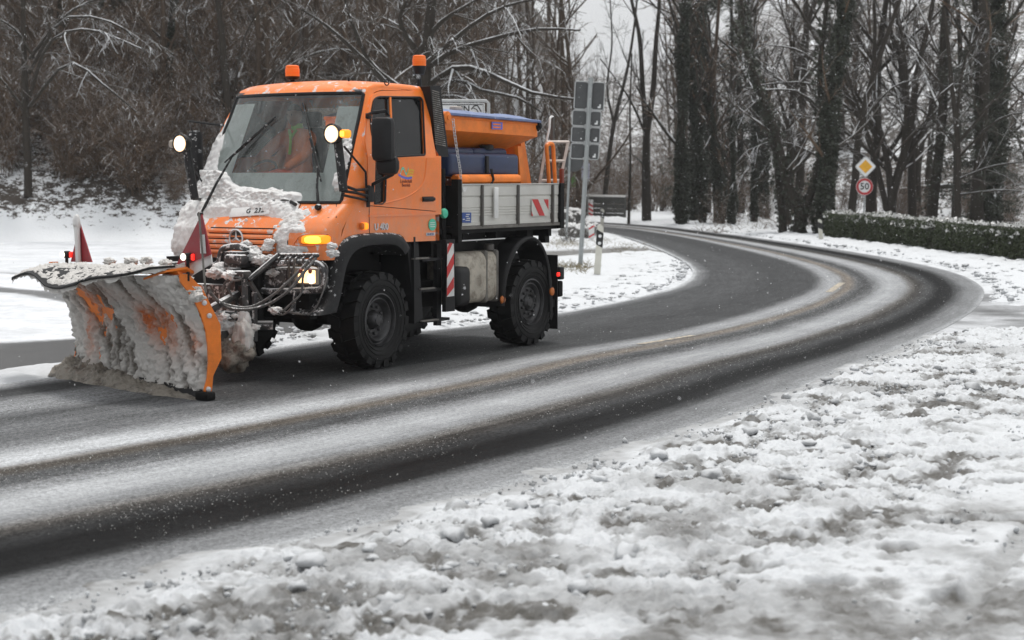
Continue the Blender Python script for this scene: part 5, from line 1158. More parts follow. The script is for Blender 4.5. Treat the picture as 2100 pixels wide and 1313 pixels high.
V = [(-.55, dy, 2.02), (-.58, dy, 2.20), (-.56, dy, 2.42), (-.55, dy, 2.52), (-.55, dy, 2.60),
     (-.55, dy+.20, 2.50), (-.30, dy+.31, 2.28), (-.06, dy+.22, 2.14), (-.55, dy-.20, 2.50), (-.30, dy-.31, 2.28), (-.06, dy-.22, 2.14),
     (-.45, dy+.12, 1.99), (-.02, dy+.17, 1.98), (-.45, dy-.12, 1.99), (-.02, dy-.17, 1.98), (.08, dy+.17, 1.70), (.08, dy-.17, 1.70)]
E_ = [(0, 1), (1, 2), (2, 3), (3, 4), (3, 5), (5, 6), (6, 7), (3, 8), (8, 9), (9, 10), (0, 11), (11, 12), (0, 13), (13, 14), (12, 15), (14, 16)]
skin_body('jacket', V, E_, [(.17, .15), (.17, .14), (.19, .13), (.15, .10), .065, .085, .065, .05, .085, .065, .05, .10, .08, .10, .08, .06, .06], hv, drv)
mb = MB(); mb.lathe([(.075, -.04), (.07, .0), (.065, .05)], (-.545, dy, 2.60), 'z', 12); mb.tube([(-.47, dy+.05, 2.58), (-.43, dy, 2.48), (-.42, dy-.01, 2.30)], .018, 6); mb.tube([(-.47, dy-.05, 2.58), (-.43, dy, 2.48)], .018, 6); mb.obj('collar', pmat('lime_collar', (.35, .75, .05), .7), drv)
def head_mesh():
    bm = bmesh.new(); bmesh.ops.create_icosphere(bm, subdivisions=4, radius=1)
    for v in bm.verts:
        x, y, z = v.co; jaw = 1-.28*max(0, -z)**1.3
        nose = .18*math.exp(-((y/.14)**2+((z+.08)/.16)**2))*(x > 0); brow = .05*math.exp(-(((z-.22)/.1)**2))*(x > 0)*(abs(y) < .6)
        eye = -.07*math.exp(-(((abs(y)-.34)/.14)**2+((z-.08)/.09)**2))*(x > 0); mouth = -.03*math.exp(-(((z+.42)/.05)**2+(y/.3)**2))*(x > 0)
        ear = .10*math.exp(-(((z)/.22)**2+((x+.05)/.12)**2))
        v.co = Vector(((x*.098+(nose+brow+eye+mouth)*.11), y*.078*jaw+math.copysign(ear*.12, y), z*.120))
    bm.verts.index_update(); V = np.array([v.co[:] for v in bm.verts]); F_ = np.array([[v.index for v in f.verts] for f in bm.faces]); bm.free(); return V, F_
V, F_ = head_mesh(); hc = np.array([-.50, dy, 2.735]); hd = link('head', fast_mesh('head', V+hc, F_, skin), drv)
mb = MB(); 
hv_ = V.copy(); keep_ = (hv_[:, 2] > .035)|(hv_[:, 0] < -.03); Fh = F_[keep_[F_].all(1)]; link('hair', fast_mesh('hair', hv_*1.07+hc+[-.006, 0, .006], Fh, pmat('dark_hair', (.03, .022, .018), .8)), drv)
mb = MB()
for s in (1, -1): mb.lathe([(0, -.010), (.011, 0), (0, .010)], hc+[.088, s*.027, .010], 'x', 10)
mb.obj('eyes', M['black'], hd)
for s in (1, -1):
    base = np.array([-.03, dy+s*.20, 2.12]); tip = np.array([.06, dy+s*.165, 2.10]); Vh = [tuple(base), tuple((base+tip)/2)]; Eh = [(0, 1)]; Rh = [.03, (.036, .022)]
    for k in range(4):
        o0 = tip+np.array([0, (k-1.5)*.02, (k-1.5)*.004]); Vh += [tuple(o0), tuple(o0+[.03, 0, .012]), tuple(o0+[.04, 0, -.012]), tuple(o0+[.022, 0, -.028+.003*k])]
        b_ = len(Vh)-4; Eh += [(1, b_), (b_, b_+1), (b_+1, b_+2), (b_+2, b_+3)]; Rh += [.010, .0095, .009, .008]
    Vh += [tuple((base+tip)/2+[.01, -s*.03, .005]), tuple((base+tip)/2+[.045, -s*.045, .0]), tuple((base+tip)/2+[.06, -s*.04, -.012])]; b_ = len(Vh)-3; Eh += [(1, b_), (b_, b_+1), (b_+1, b_+2)]; Rh += [.013, .011, .009]
    skin_body('hand', Vh, Eh, Rh, skin, drv, 1)

# ================================================================== SALT SPREADER carried on the bed
BZ = (0.0, 0.0)
spr = thing('salt_spreader', 'orange hopper salt spreader with blue tarpaulin and navy brine tanks standing on the truck bed', 'spreader', tuple(TO), math.atan2(-math.cos(YAW), -math.sin(YAW)))
yo = .86
hp = MB(); A1 = PY(912, 234, yo); A2 = PY(1102, 256, yo); B2 = PY(1101, 270, yo); B1 = PY(914, 262, yo)
top = [(A1[0], yo, 2.74), (A2[0], yo, 2.70), (A2[0], -yo, 2.70), (A1[0], -yo, 2.74)]; mid = [(A1[0], yo, 2.58), (A2[0], yo, 2.54), (A2[0], -yo, 2.54), (A1[0], -yo, 2.58)]
bot = [(A1[0]-.08, .30, 2.26), (A2[0]+.42, .30, 2.26), (A2[0]+.42, -.30, 2.26), (A1[0]-.08, -.30, 2.26)]
hp.add(top+mid+bot, [(0, 1, 5, 4), (1, 2, 6, 5), (2, 3, 7, 6), (3, 0, 4, 7), (4, 5, 9, 8), (5, 6, 10, 9), (6, 7, 11, 10), (7, 4, 8, 11), (8, 9, 10, 11)])
hpo = hp.obj('hopper', M['orange_old'], spr)
mb = MB(); mb.tube([top[0], top[1], top[2], top[3], top[0]], .025, 6); mb.obj('hopper_rim', M['orange_old'], hpo)
mb = MB(); mb.lathe([(.07, -.03), (.07, .03), (.03, .04), (.03, .05), (0, .05)], PY(914, 241, yo+.02), 'y', 14); mb.obj('roller_end', M['orange_old'], hpo)
mb = MB(); mb.lathe([(.04, -.03), (.06, .0), (.04, .03)], PY(1104, 259, yo), 'y', 12); mb.tube([PY(1104, 252, yo+.03), PY(1107, 262, yo+.03), PY(1103, 268, yo+.03)], .015, 5); mb.obj('roller_bracket', M['chassis'], hpo)
# tarpaulin
nx_, ny_ = 50, 36; Xg, Yg = np.meshgrid(np.linspace(A1[0]+.02, A2[0]-.02, nx_), np.linspace(-yo-.03, yo+.03, ny_), indexing='ij')
zt = 2.765-.04*(Xg-A1[0])/(A2[0]-A1[0])+.09*(1-(np.abs(Yg)/(yo+.03))**2.5)+(fbm(np.stack([Xg*2.5, Yg*4, 0*Xg], -1), 4, 3)-.5)*.08*(1-(np.abs(Yg)/(yo+.03))**6)
Vt = np.stack([Xg, Yg, zt], -1); mb = MB(); mb.grid(Vt); mb.grid(Vt-np.array([0, 0, .03])); e_ = [Vt[i, -1] for i in range(nx_)]; mb.tube(e_, .02, 5); mb.obj('tarpaulin', M['blue_cover'], spr)
mb = MB(); mb.rbox((A1[0]-1.2, .2, 2.87), (.16, .1, .06), .02); mb.obj('tarpaulin_block', M['frost'], spr)
q = [PY(1008, 250, yo+.012), PY(1030, 251, yo+.012), PY(1030, 266, yo+.012), PY(1008, 265, yo+.012)]; MB().prism(q, (0, .004, 0)).obj('maker_sticker', M['purple'], hpo)
for py in (255, 261): a, b = PY(1011, py, yo+.018), PY(1027, py+.6, yo+.018); MB().box((a+b)/2, (abs(a[0]-b[0]), .002, .018)).obj('sticker_line', M['orange_old'], hpo)
q = [PY(1019, 268, .84), PY(1028, 269, .84), PY(1019, 281, .76), PY(1010, 280, .76)]; MB().prism(q, (0, .02, .0)).obj('metal_tag', M['alu'], hpo)
# brine tanks
yb = .92; t0, t1 = PY(925, 305, yb)[0], PY(1067, 305, yb)[0]; tk = MB()
for (xa, xb) in ((t0, (t0+t1)/2-.012), ((t0+t1)/2+.012, t1)):
    ou = [(xa, 2.05, .05), (xb, 2.05, .05), (xb, 2.30, .03), (xb, 2.30, .03), (xa, 2.30, .03)]
    tk.rbox(((xa+xb)/2, .60, 2.185), (abs(xa-xb), .62, .27), .05, seg=3); tk.rbox(((xa+xb)/2, .54, 2.33), (abs(xa-xb), .48, .14), .05, seg=3, taper=None) if False else tk.rbox(((xa+xb)/2, .52, 2.33), (abs(xa-xb)*.98, .46, .12), .05, seg=3)
    tk.rbox(((xa+xb)/2, -.60, 2.185), (abs(xa-xb), .62, .27), .05, seg=3)
tko = tk.obj('brine_tank', M['blue_plastic'], spr, auto=50)
mb = MB(); p = PY(998, 304, .70); mb.lathe([(.085, -.02), (.085, .03), (.06, .045), (0, .045)], p, 'z', 14); mb.obj('tank_lid', M['black'], tko)
mb = MB(); mb.box(((t0+t1)/2, yb+.005, 2.19), (.05, .02, .20)); mb.obj('tank_gap_strap', M['black'], tko)
mb = MB(); a, b = PY(933, 368, .98), PY(1061, 367, .98); mb.tube([a, b], .055, 12); mb.obj('spreader_tube', M['orange_old'], spr)
mb = MB(); c = PY(1003, 368, .98); mb.tube([c+[0, .03, .12], c+[0, .06, 0], c+[0, .0, -.1]], .018, 6); mb.obj('tube_clip', M['black'], spr)
fr2 = MB(); fr2.prism([PY(1068, 290, .5), PY(1075, 285, .5), PY(1090, 379, .5), PY(1070, 379, .5)], (0, -1.0, 0)); fr2.box(((t0+t1)/2, 0, 2.0), (abs(t0-t1), .9, .12)); fr2.box(((t0+t1)/2, 0, 1.72), (1.7, .8, .5)); fr2.box((t0-.02, 0, 2.1), (.06, .8, 1.0)); fr2.prism([PY(1062, 300, .88), PY(1069, 300, .88), PY(1083, 379, .88), PY(1068, 379, .88)], (0, -.05, 0)); fr2.obj('spreader_frame', M['orange_old'], spr)
mb = MB(); chn = smooth_line([PY(929, 245, .92), PY(933, 280, .97), PY(939, 320, 1.0), PY(944, 352, 1.02), PY(945, 376, 1.04)], 26)
for i in range(25):
    p, q = chn[i], chn[i+1]; d = q-p; w = np.array([.014, 0, 0]) if i % 2 else np.array([0, .014, 0]); mb.tube([p-d*.15+w, q+d*.15+w, q+d*.15-w, p-d*.15-w, p-d*.15+w], .005, 4)
mb.obj('chain', M['chrome'], spr)
# ================================================================== LADDER and tubular handle at the back of the bed
lad = thing('folding_ladder', 'small pale metal ladder standing at the rear of the truck bed', 'ladder', tuple(TO), math.atan2(-math.cos(YAW), -math.sin(YAW)))
al2 = pmat('pale_ladder_metal', (.58, .50, .45), .5, dirt=.3); yl = .80
for (a, b) in (((1106, 382), (1121, 291)), ((1147, 382), (1165, 291))):
    p, q = PY(*a, yl), PY(*b, yl); p[2] = min(p[2], 1.93); p2 = p-(q-p)*.45; mb = MB(); mb.tube([p2, q], .022, 4, sm=False); mb.obj('ladder_rail', al2, lad)
for a, b in (((1120, 291), (1166, 291)), ((1114, 330), (1158, 330)), ((1108, 370), (1151, 370))):
    mb = MB(); mb.tube([PY(*a, yl), PY(*b, yl)], .018, 4, sm=False); mb.obj('rung', al2, lad)
hd_ = thing('tubular_handle', 'orange bent tube hoop standing upright in front of the pale ladder', 'handle', tuple(TO), math.atan2(-math.cos(YAW), -math.sin(YAW)))
mb = MB(); P = [PY(*p, .92) for p in ((1127, 400), (1124, 340), (1121, 305), (1123, 297), (1129, 295), (1134, 300), (1136, 330), (1140, 400))]; mb.tube([tuple(q) for q in smooth_line(P, 40)], .026, 8); mb.obj('hoop', M['orange_old'], hd_)
br_ = thing('shovel_rack', 'white topped upright pole holding tools at the rear of the bed', 'rack', tuple(TO), math.atan2(-math.cos(YAW), -math.sin(YAW)))
mb = MB(); P = [PY(*p, .55) for p in ((1122, 330), (1122, 285), (1127, 262), (1128, 243), (1131, 239), (1134, 240))]; mb.tube(P, .016, 6); mb.obj('pole', M['white_refl'], br_)
mb = MB(); mb.tube([PY(1134, 240, .55), PY(1133, 300, .55), PY(1131, 400, .55)], .028, 6); mb.obj('tool_shaft', M['alu_dark'], br_)
rp_ = thing('red_post', 'short dark red post at the rear corner of the truck bed', 'post', tuple(TO), math.atan2(-math.cos(YAW), -math.sin(YAW)))
mb = MB(); mb.rbox((PY(1152, 368, .98)[0], .98, 2.02), (.05, .05, .26), .01); mb.obj('post', M['textred'], rp_)
# ================================================================== VEGETATION
def bark_mat(name, c0, c1, snow=1.0, thr=.35, sc_=3.0):
    m, nt, b = new_mat(name); N = NT(nt)
    n = N.noise(sc_*3, 5, .7, vec=N.scaled(N.co(), (2.5, 2.5, .5))); base = N.mix(n, c0, c1)
    geo = N.n('ShaderNodeNewGeometry'); nz = N.xyz(geo.outputs['Normal'])[2]
    k = N.math('MULTIPLY', N.ss(N.math('ADD', nz, N.math('MULTIPLY', N.math('SUBTRACT', N.noise(sc_, 4, .6), .5), 1.1)), thr, thr+.25), snow)
    N.l(N.mix(k, base, (.74, .76, .78)), b.inputs['Base Color']); b.inputs['Roughness'].default_value = .85; b.inputs['Specular IOR Level'].default_value = .2
    N.bump(n, b, .5, .02); return m
M['bark'] = bark_mat('dark_wet_bark', (.014, .012, .010), (.060, .050, .040), .95, .5)
M['bark_brown'] = bark_mat('brown_bark', (.035, .026, .019), (.13, .095, .07), .8, .5)
M['twig'] = bark_mat('brown_twigs', (.055, .036, .024), (.20, .135, .088), .9, .36, 1.5)
M['twig_snow'] = bark_mat('snowy_twigs', (.030, .025, .020), (.10, .080, .062), 1.0, .25, 2)
M['twig_grey'] = bark_mat('grey_twigs', (.045, .043, .040), (.13, .125, .115), .7, .5, 1.2)
def leaf_mat(name, c0, c1, snow, thr=.5):
    m, nt, b = new_mat(name); N = NT(nt); n = N.noise(1.3, 3, .6); n2 = N.noise(9, 4, .7)
    geo = N.n('ShaderNodeNewGeometry'); nz = N.math('ABSOLUTE', N.xyz(geo.outputs['Normal'])[2])
    k = N.math('MULTIPLY', N.ss(N.math('ADD', N.math('MULTIPLY', nz, .45), n2), thr, thr+.12), snow)
    N.l(N.mix(k, N.mix(n, c0, c1), (.70, .72, .74)), b.inputs['Base Color']); b.inputs['Roughness'].default_value = .6; return m
M['ivy'] = leaf_mat('ivy_leaves', (.012, .016, .010), (.040, .048, .026), .75, .93)
M['ever'] = leaf_mat('evergreen_needles', (.010, .015, .008), (.035, .042, .020), .6, .95)
M['hedge'] = leaf_mat('hedge_leaves', (.016, .024, .009), (.055, .075, .022), .8, .93)
M['dead'] = leaf_mat('withered_leaves', (.10, .045, .02), (.20, .10, .05), .3, .9)
def tubes(name, polys, sides, mat, smooth=True):
    """polys: list of (points[k,3], radii[k])"""
    by = {}
    for P, r in polys: by.setdefault(len(P), []).append((P, r))
    Vs, Qs, n = [], [], 0
    for k, L in by.items():
        P = np.array([p for p, _ in L]); R = np.array([r for _, r in L]); m = len(L)
        T_ = np.empty_like(P); T_[:, 1:-1] = P[:, 2:]-P[:, :-2]; T_[:, 0] = P[:, 1]-P[:, 0]; T_[:, -1] = P[:, -1]-P[:, -2]
        T_ /= np.linalg.norm(T_, axis=2)[..., None]+1e-9; mean = T_.mean(1)
        ref = np.where(np.abs(mean[:, 2:3]) > .8, np.array([[1., 0, 0]]), np.array([[0, 0, 1.]]))[:, None, :]
        A = np.cross(ref, T_); A /= np.linalg.norm(A, axis=2)[..., None]+1e-9; B = np.cross(T_, A)
        q = np.arange(sides)*2*math.pi/sides+.5
        V = P[:, :, None, :]+R[:, :, None, None]*(np.cos(q)[None, None, :, None]*A[:, :, None, :]+np.sin(q)[None, None, :, None]*B[:, :, None, :])
        i = (np.arange(m)*k*sides)[:, None, None]; s_ = (np.arange(k-1)*sides)[None, :, None]; j = np.arange(sides)[None, None, :]; j2 = (j+1) % sides
        Q = np.stack(np.broadcast_arrays(i+s_+j, i+s_+j2, i+s_+sides+j2, i+s_+sides+j), -1).reshape(-1, 4)+n
        Vs.append(V.reshape(-1, 3)); Qs.append(Q); n += V.size//3
    return fast_mesh(name, np.vstack(Vs), np.vstack(Qs), mat, smooth)
def branch(rng, p, d, L, r0, r1, k, wob, trop):
    P = [np.array(p, float)]; d = np.array(d, float); d /= np.linalg.norm(d)
    for i in range(k-1):
        d = d+np.array([rng.gauss(0, wob), rng.gauss(0, wob), rng.gauss(0, wob*.8)])+np.array([0, 0, trop]); d /= np.linalg.norm(d)
        P.append(P[-1]+d*L/(k-1))
    return np.array(P), np.linspace(r0, r1, k)
def side_dir(rng, t, ang):
    a = np.cross(t, [rng.gauss(0, 1), rng.gauss(0, 1), rng.gauss(0, 1)]); a /= np.linalg.norm(a)+1e-9
    return t*math.cos(ang)+a*math.sin(ang)
def grow(rng, base, height, r0, levels, trop=.06, first=.15, wob=.07, ang=(.5, 1.0), lr=.55, lean=(0, 0), trunk_top=.25, rmin=.007, flat=0):
    thick, fine = [], []
    P, R = branch(rng, base, (lean[0], lean[1], 1), height, r0, r0*trunk_top, 12, wob*.5, .03); thick.append((P, R))
    cur = [(P, R, height)]
    for li, (n, k, tr) in enumerate(levels):
        nxt = []
        for P, R, L in cur:
            m = max(1, int(n*rng.uniform(.7, 1.3)))
            for _ in range(m):
                t = first+(1-first)*rng.random() if li == 0 else .15+.85*rng.random()
                x = t*(len(P)-1); i = min(len(P)-2, int(x)); f = x-i; p = P[i]*(1-f)+P[i+1]*f; r = (R[i]*(1-f)+R[i+1]*f)
                d = P[i+1]-P[i]; d = d/np.linalg.norm(d); dd = side_dir(rng, d, rng.uniform(*ang))
                if li == 0 and dd[2] < -.1: dd[2] = abs(dd[2])*.3
                l = L*lr*rng.uniform(.5, 1.15)*(1-.45*t if li == 0 else 1-.3*t)
                rr = max(rmin, min(r*.62, r0*(.5**(li+1))*1.25)); q = branch(rng, p, dd, l, rr, max(rmin*.7, rr*.35), k, wob*(1+.4*li), tr)
                nxt.append((q[0], q[1], l)); (thick if li == 0 else fine).append(q)
        cur = nxt
    return thick, fine
def leaves(name, C, sizes, mat, rng, n3=None, aspect=1.0):
    """many small leaf faces at the points C"""
    k = len(C); A = rng.normal(size=(k, 3)); A /= np.linalg.norm(A, axis=1)[:, None]; B = np.cross(A, rng.normal(size=(k, 3))); B /= np.linalg.norm(B, axis=1)[:, None]
    s = sizes[:, None]; V = np.stack([C-A*s, C+B*s*.55*aspect, C+A*s, C-B*s*.55*aspect], 1).reshape(-1, 3)
    return fast_mesh(name, V, np.arange(k*4).reshape(-1, 4), mat, False)
VEG = {}
def variant(key, label, cat, thick, fine, bm, tm, sides=(7, 3), extra=None, name='bare_tree'):
    t = thing(name, label, cat); link('trunk', tubes('trunk', thick, sides[0], bm), t)
    if fine: link('crown', tubes('crown', fine, sides[1], tm), t)
    if extra: 
        for nm, me in extra: link(nm, me, t)
    VEG[key] = t; t['used'] = 0; return t
def place(key, x, y, s=1.0, rz=0.0, label=None, group=None, dz=-.12, sz=None):
    src = VEG[key]
    if src['used'] == 0: o = src; src['used'] = 1
    else: o = copy_tree(src)
    o.location = (x, y, float(hill(np.array([x]), np.array([y]))[0])+dz); o.rotation_euler = (0, 0, rz); o.scale = (s, s, sz or s)
    if label: o['label'] = label
    if group: o['group'] = group
    elif 'group' in o: del o['group']
    return o
NR = np.random.default_rng(4)
V_ = random.Random(21)
# slender woodland trees, seen only to about eight metres up
for i in range(4):
    th, fi = grow(random.Random(100+i), (0, 0, 0), 13, .13, [(16, 6, .05), (8, 5, .0), (5, 4, -.01)], first=.08, lr=.30, wob=.09)
    variant('slim%d' % i, 'slender bare tree', 'tree', th, fi, M['bark_brown'], M['twig'])
for i in range(3):
    th, fi = grow(random.Random(140+i), (0, 0, 0), 15, .24, [(15, 7, .06), (9, 6, .02), (6, 4, -.01)], first=.16, lr=.38, wob=.10, ang=(.5, 1.1))
    variant('tree%d' % i, 'bare deciduous tree', 'tree', th, fi, M['bark'], M['twig_snow'])
for i in range(3):
    th, fi = grow(random.Random(180+i), (0, 0, 0), 16, .13, [(18, 6, .12), (8, 5, .05), (5, 4, .02)], first=.2, lr=.33, wob=.08, ang=(.3, .8))
    variant('far%d' % i, 'grey bare tree', 'tree', th, fi, M['bark_brown'], M['twig_grey'])
# shrubs: many thin stems from the ground
def shrub(seed, n, h, spread, levels, rm=.016):
    rng = random.Random(seed); th, fi = [], []
    for _ in range(n):
        a = rng.random()*6.28; d = (math.cos(a)*spread*rng.random(), math.sin(a)*spread*rng.random(), 1)
        b = (rng.gauss(0, .25), rng.gauss(0, .25), 0); L = h*rng.uniform(.5, 1.1)
        P = branch(rng, b, d, L, rm, rm*.4, 7, .13, .02); th.append(P); cur = [(P[0], P[1], L)]
        for (m, k) in levels:
            nx = []
            for P_, R_, l0 in cur:
                for _2 in range(max(1, int(m*rng.uniform(.6, 1.4)))):
                    i = rng.randrange(1, len(P_)-1); d_ = P_[i+1]-P_[i]; d_ /= np.linalg.norm(d_)
                    l = l0*rng.uniform(.25, .55); q = branch(rng, P_[i], side_dir(rng, d_, rng.uniform(.4, 1.1)), l, .008, .005, k, .14, -.01); fi.append(q); nx.append((q[0], q[1], l))
            cur = nx
    return th, fi
for i in range(4):
    th, fi = shrub(300+i, 22, 3.2, .75, [(7, 5), (4, 4)])
    pts = np.array([P[j] for P, _ in fi[::2] for j in (2, 3)]); pts = pts[NR.random(len(pts)) < (.35 if i < 2 else .08)]
    variant('shrub%d' % i, 'leafless brown shrub', 'shrub', th, fi, M['bark_brown'], M['twig'], (4, 3), [('withered_leaves', leaves('withered_leaves', pts+NR.normal(size=pts.shape)*.05, NR.uniform(.02, .045, len(pts)), M['dead'], NR))], 'shrub')
for i in range(2):
    th, fi = shrub(340+i, 16, 1.3, 1.1, [(6, 5), (3, 4)], .011)
    variant('bramble%d' % i, 'low bramble tangle', 'shrub', th, fi, M['bark'], M['twig_snow'], (4, 3), None, 'bramble')
# ivy clad trunks
for i in range(3):
    rg_ = random.Random(400+i); th, fi = grow(rg_, (0, 0, 0), 15, .22, [(12, 6, .08), (7, 5, .02), (5, 4, 0)], first=.25, lr=.36, wob=.09)
    P = th[0][0]; k = 9000; t = NR.random(k)*(.72)*(len(P)-1); ii = t.astype(int); f = (t-ii)[:, None]; C = P[ii]*(1-f)+P[ii+1]*f
    a = NR.random(k)*6.283; hh = C[:, 2]; lob = .04+.30*vnoise(np.stack([np.cos(a)*1.2+5, np.sin(a)*1.2+5, hh*.9], 1), 7+i)+.25*vnoise(np.stack([hh*.6, 0*hh, 0*hh], 1), 17+i)
    rr = lob*NR.random(k)**.35; C = C+np.stack([np.cos(a)*rr, np.sin(a)*rr, NR.normal(size=k)*.1], 1)
    variant('ivy%d' % i, 'ivy clad tree', 'tree', th, fi, M['bark'], M['twig'], (7, 3), [('ivy', leaves('ivy', C, NR.uniform(.05, .11, k), M['ivy'], NR))], 'ivy_clad_tree')
# dark evergreen
for i in range(2):
    rg_ = random.Random(430+i); th, fi = [], []
    th.append(branch(rg_, (0, 0, 0), (0, 0, 1), 14, .2, .04, 12, .02, .03)); C = []
    for _ in range(150):
        z = rg_.uniform(.6, 13.5); a = rg_.random()*6.28; L = (1.15+.9*rg_.random())*(1-z/16)*1.3; q = branch(rg_, (0, 0, z), (math.cos(a), math.sin(a), .15), L, .03, .006, 6, .08, -.07); fi.append(q)
        for j in range(1, 6):
            for _2 in range(26): C.append(q[0][j]+NR.normal(size=3)*np.array([.16, .16, .10]))
    C = np.array(C); variant('ever%d' % i, 'dark evergreen', 'tree', th, fi, M['bark'], M['bark'], (7, 3), [('needles', leaves('needles', C, NR.uniform(.04, .09, len(C)), M['ever'], NR, aspect=.5))], 'evergreen_tree')

def bear(px, Y):   # ground point at depth Y on the bearing of px
    r = ray(px, 500); t = Y/r[1]; return r[0]*t, Y
def rnd(a, b): return V_.uniform(a, b)
# --- left bank: individually placed trunks the photograph shows
for px, Y, key, s, lab in ((60, 62.5, 'slim0', 1.15, 'bare tree with a leaning brown trunk, leftmost on the bank'), (125, 63, 'ivy0', .62, 'dark ivy wrapped trunk beside the leaning bare tree on the left bank'), (163, 60, 'slim1', 1.1, 'slim bare tree directly behind the far marker flag of the plough'),
        (345, 61.5, 'ivy1', .5, 'thick dark trunk on the bank just left of the truck lamp stalk'), (415, 64, 'slim2', 1.0, 'slender tree behind the truck windscreen edge on the bank'), (250, 67, 'ever0', .9, 'dark evergreen high on the left bank'), (330, 70, 'ever1', .95, 'dark evergreen high on the bank above the headlamp stalk'), (20, 69, 'ever0', .85, 'dark evergreen in the far left corner of the bank'),
        (440, 72, 'ever1', .9, 'dark evergreen on the bank above the left end of the cab roof'), (560, 73, 'ever0', .9, 'dark evergreen on the bank behind the left roof beacon')):
    x, y = bear(px, Y); place(key, x, y, s, rnd(0, 6), lab)
# big spreading tree whose snow lined boughs hang over the cab roof
def spread_tree(seed, base, boughs, label, px, Y, h=11, r=.3, name='bare_tree', n1=10, snow='twig_snow'):
    rng = random.Random(seed); x, y = bear(px, Y); z0 = float(hill(np.array([x]), np.array([y]))[0])-.1
    t = thing(name, label, 'tree', (x, y, z0)); th, fi = [], []
    tr = branch(rng, (0, 0, 0), (0, 0, 1), h, r, r*.4, 10, .05, .02); th.append(tr)
    for bpts, br in boughs:   # photograph points of a bough, taken at the tree's own distance
        P = np.array([at_depth(a, b, Y+dy) for a, b, dy in bpts])-np.array([x, y, z0]); k = 9; P = smooth_line(P, k); q = (P, np.linspace(br, br*.3, k)); th.append(q)
        cur = [(q[0], q[1], 4.0)]
        for (m, kk, tp) in ((n1, 6, -.05), (5, 5, -.05), (4, 4, -.03)):
            nx = []
            for P_, R_, l0 in cur:
                for _ in range(max(1, int(m*rng.uniform(.6, 1.4)))):
                    i = rng.randrange(1, len(P_)-1); d_ = P_[i+1]-P_[i]; d_ /= np.linalg.norm(d_)+1e-9; l = l0*rng.uniform(.25, .5)
                    rr = max(.008, R_[i]*.5); w = branch(rng, P_[i], side_dir(rng, d_, rng.uniform(.4, 1.0)), l, rr, .006, kk, .12, tp); fi.append(w); nx.append((w[0], w[1], l))
            cur = nx
    link('trunk', tubes('trunk', th, 8, M['bark']), t); link('crown', tubes('crown', fi, 3, M[snow]), t); return t
spread_tree(51, None, [([(845, 260, 0), (800, 180, 0), (690, 70, -1), (620, 20, -2)], .10), ([(850, 200, 0), (760, 130, 0), (720, 40, -1), (700, -30, -1)], .08), ([(850, 160, 0), (920, 110, 0), (1010, 80, -1), (1100, 60, -2), (1190, 62, -3)], .10), ([(850, 200, 0), (930, 140, 0), (1000, 150, -1), (1090, 190, -2), (1190, 205, -2)], .11), ([(850, 230, 0), (930, 165, 0), (985, 185, -1), (1060, 200, -2), (1110, 230, -2)], .08), ([(850, 120, 0), (900, 50, 0), (960, 10, -1), (1040, -40, -1)], .09), ([(850, 240, 0), (905, 200, 0), (960, 205, -1), (1010, 245, -1)], .07), ([(850, 100, 0), (820, 40, 0), (850, -30, 0)], .1), ([(850, 150, 0), (1000, 30, -2), (1130, -10, -3)], .08)],
    'large spreading tree whose snow lined boughs reach across above the truck bed', 850, 50, 8)
spread_tree(52, None, [([(60, 200, 0), (100, 90, -1), (180, 60, -2), (290, 100, -3)], .07), ([(60, 150, 0), (130, 40, -1), (240, 50, -2), (300, 110, -2)], .06), ([(70, 120, 0), (30, 60, 0), (-40, 20, -1)], .06), ([(60, 220, 0), (140, 130, -1), (220, 180, -2), (280, 230, -2)], .06), ([(60, 240, 0), (0, 160, 0), (-60, 120, 0)], .06), ([(60, 120, 0), (150, 20, -1), (300, -30, -1)], .06)],
    'tree with long arching snow covered boughs in the top left of the bank', 60, 56, 8, .14, n1=7)
spread_tree(53, None, [([(480, 260, 0), (560, 160, -1), (620, 60, -2), (600, -40, -2)], .05), ([(480, 250, 0), (420, 150, 0), (380, 60, 0), (400, -40, 0)], .05), ([(480, 230, 0), (600, 130, 0), (700, 100, -1), (760, 130, -1)], .05), ([(480, 200, 0), (500, 80, 0), (560, -20, 0)], .05)],
    'many branched bare tree on the bank directly behind the cab roof', 480, 59, 8, .16, n1=8)
# brush belt and woodland behind it
gsh = 'leafless shrubs along the foot of the bank'; gth = 'slender bare trees crowding the left bank'; gbr = 'brambles on the snowy bank'
for i in range(170):
    px = rnd(-90, 1190); Y = rnd(57.5, 63) if i < 80 else rnd(62, 76); x, y = bear(px, Y)
    if px > 1080: Y += 14; x, y = bear(px, Y)
    if px > 1120: Y += 12; x, y = bear(px, Y)
    place('shrub%d' % V_.randrange(4), x, y, rnd(.55, 1.15), rnd(0, 6.28), 'leafless brown shrub in the thicket covering the bank behind the truck', gsh)
for i in range(46):
    px = rnd(-70, 400); Y = rnd(56.6, 59.5); x, y = bear(px, Y); place('shrub%d' % V_.randrange(4), x, y, rnd(.35, .85), rnd(0, 6.28), 'leafless brown shrub in the thicket covering the bank behind the truck', gsh)
for i in range(105):
    px = rnd(-90, 1190); Y = rnd(60, 84); x, y = bear(px, Y+(10 if px > 1050 else 0)); place('slim%d' % V_.randrange(4), x, y, rnd(.6, 1.05), rnd(0, 6.28), 'slender bare tree standing in the dense wood behind the truck', gth)
for i in range(16):
    px = rnd(-90, 1120); Y = rnd(70, 92); x, y = bear(px, Y+(10 if px > 1050 else 0)); place('tree%d' % V_.randrange(3), x, y, rnd(.6, .9), rnd(0, 6.28), 'taller bare tree standing deep in the wood behind the truck', 'taller bare trees deep in the left wood')
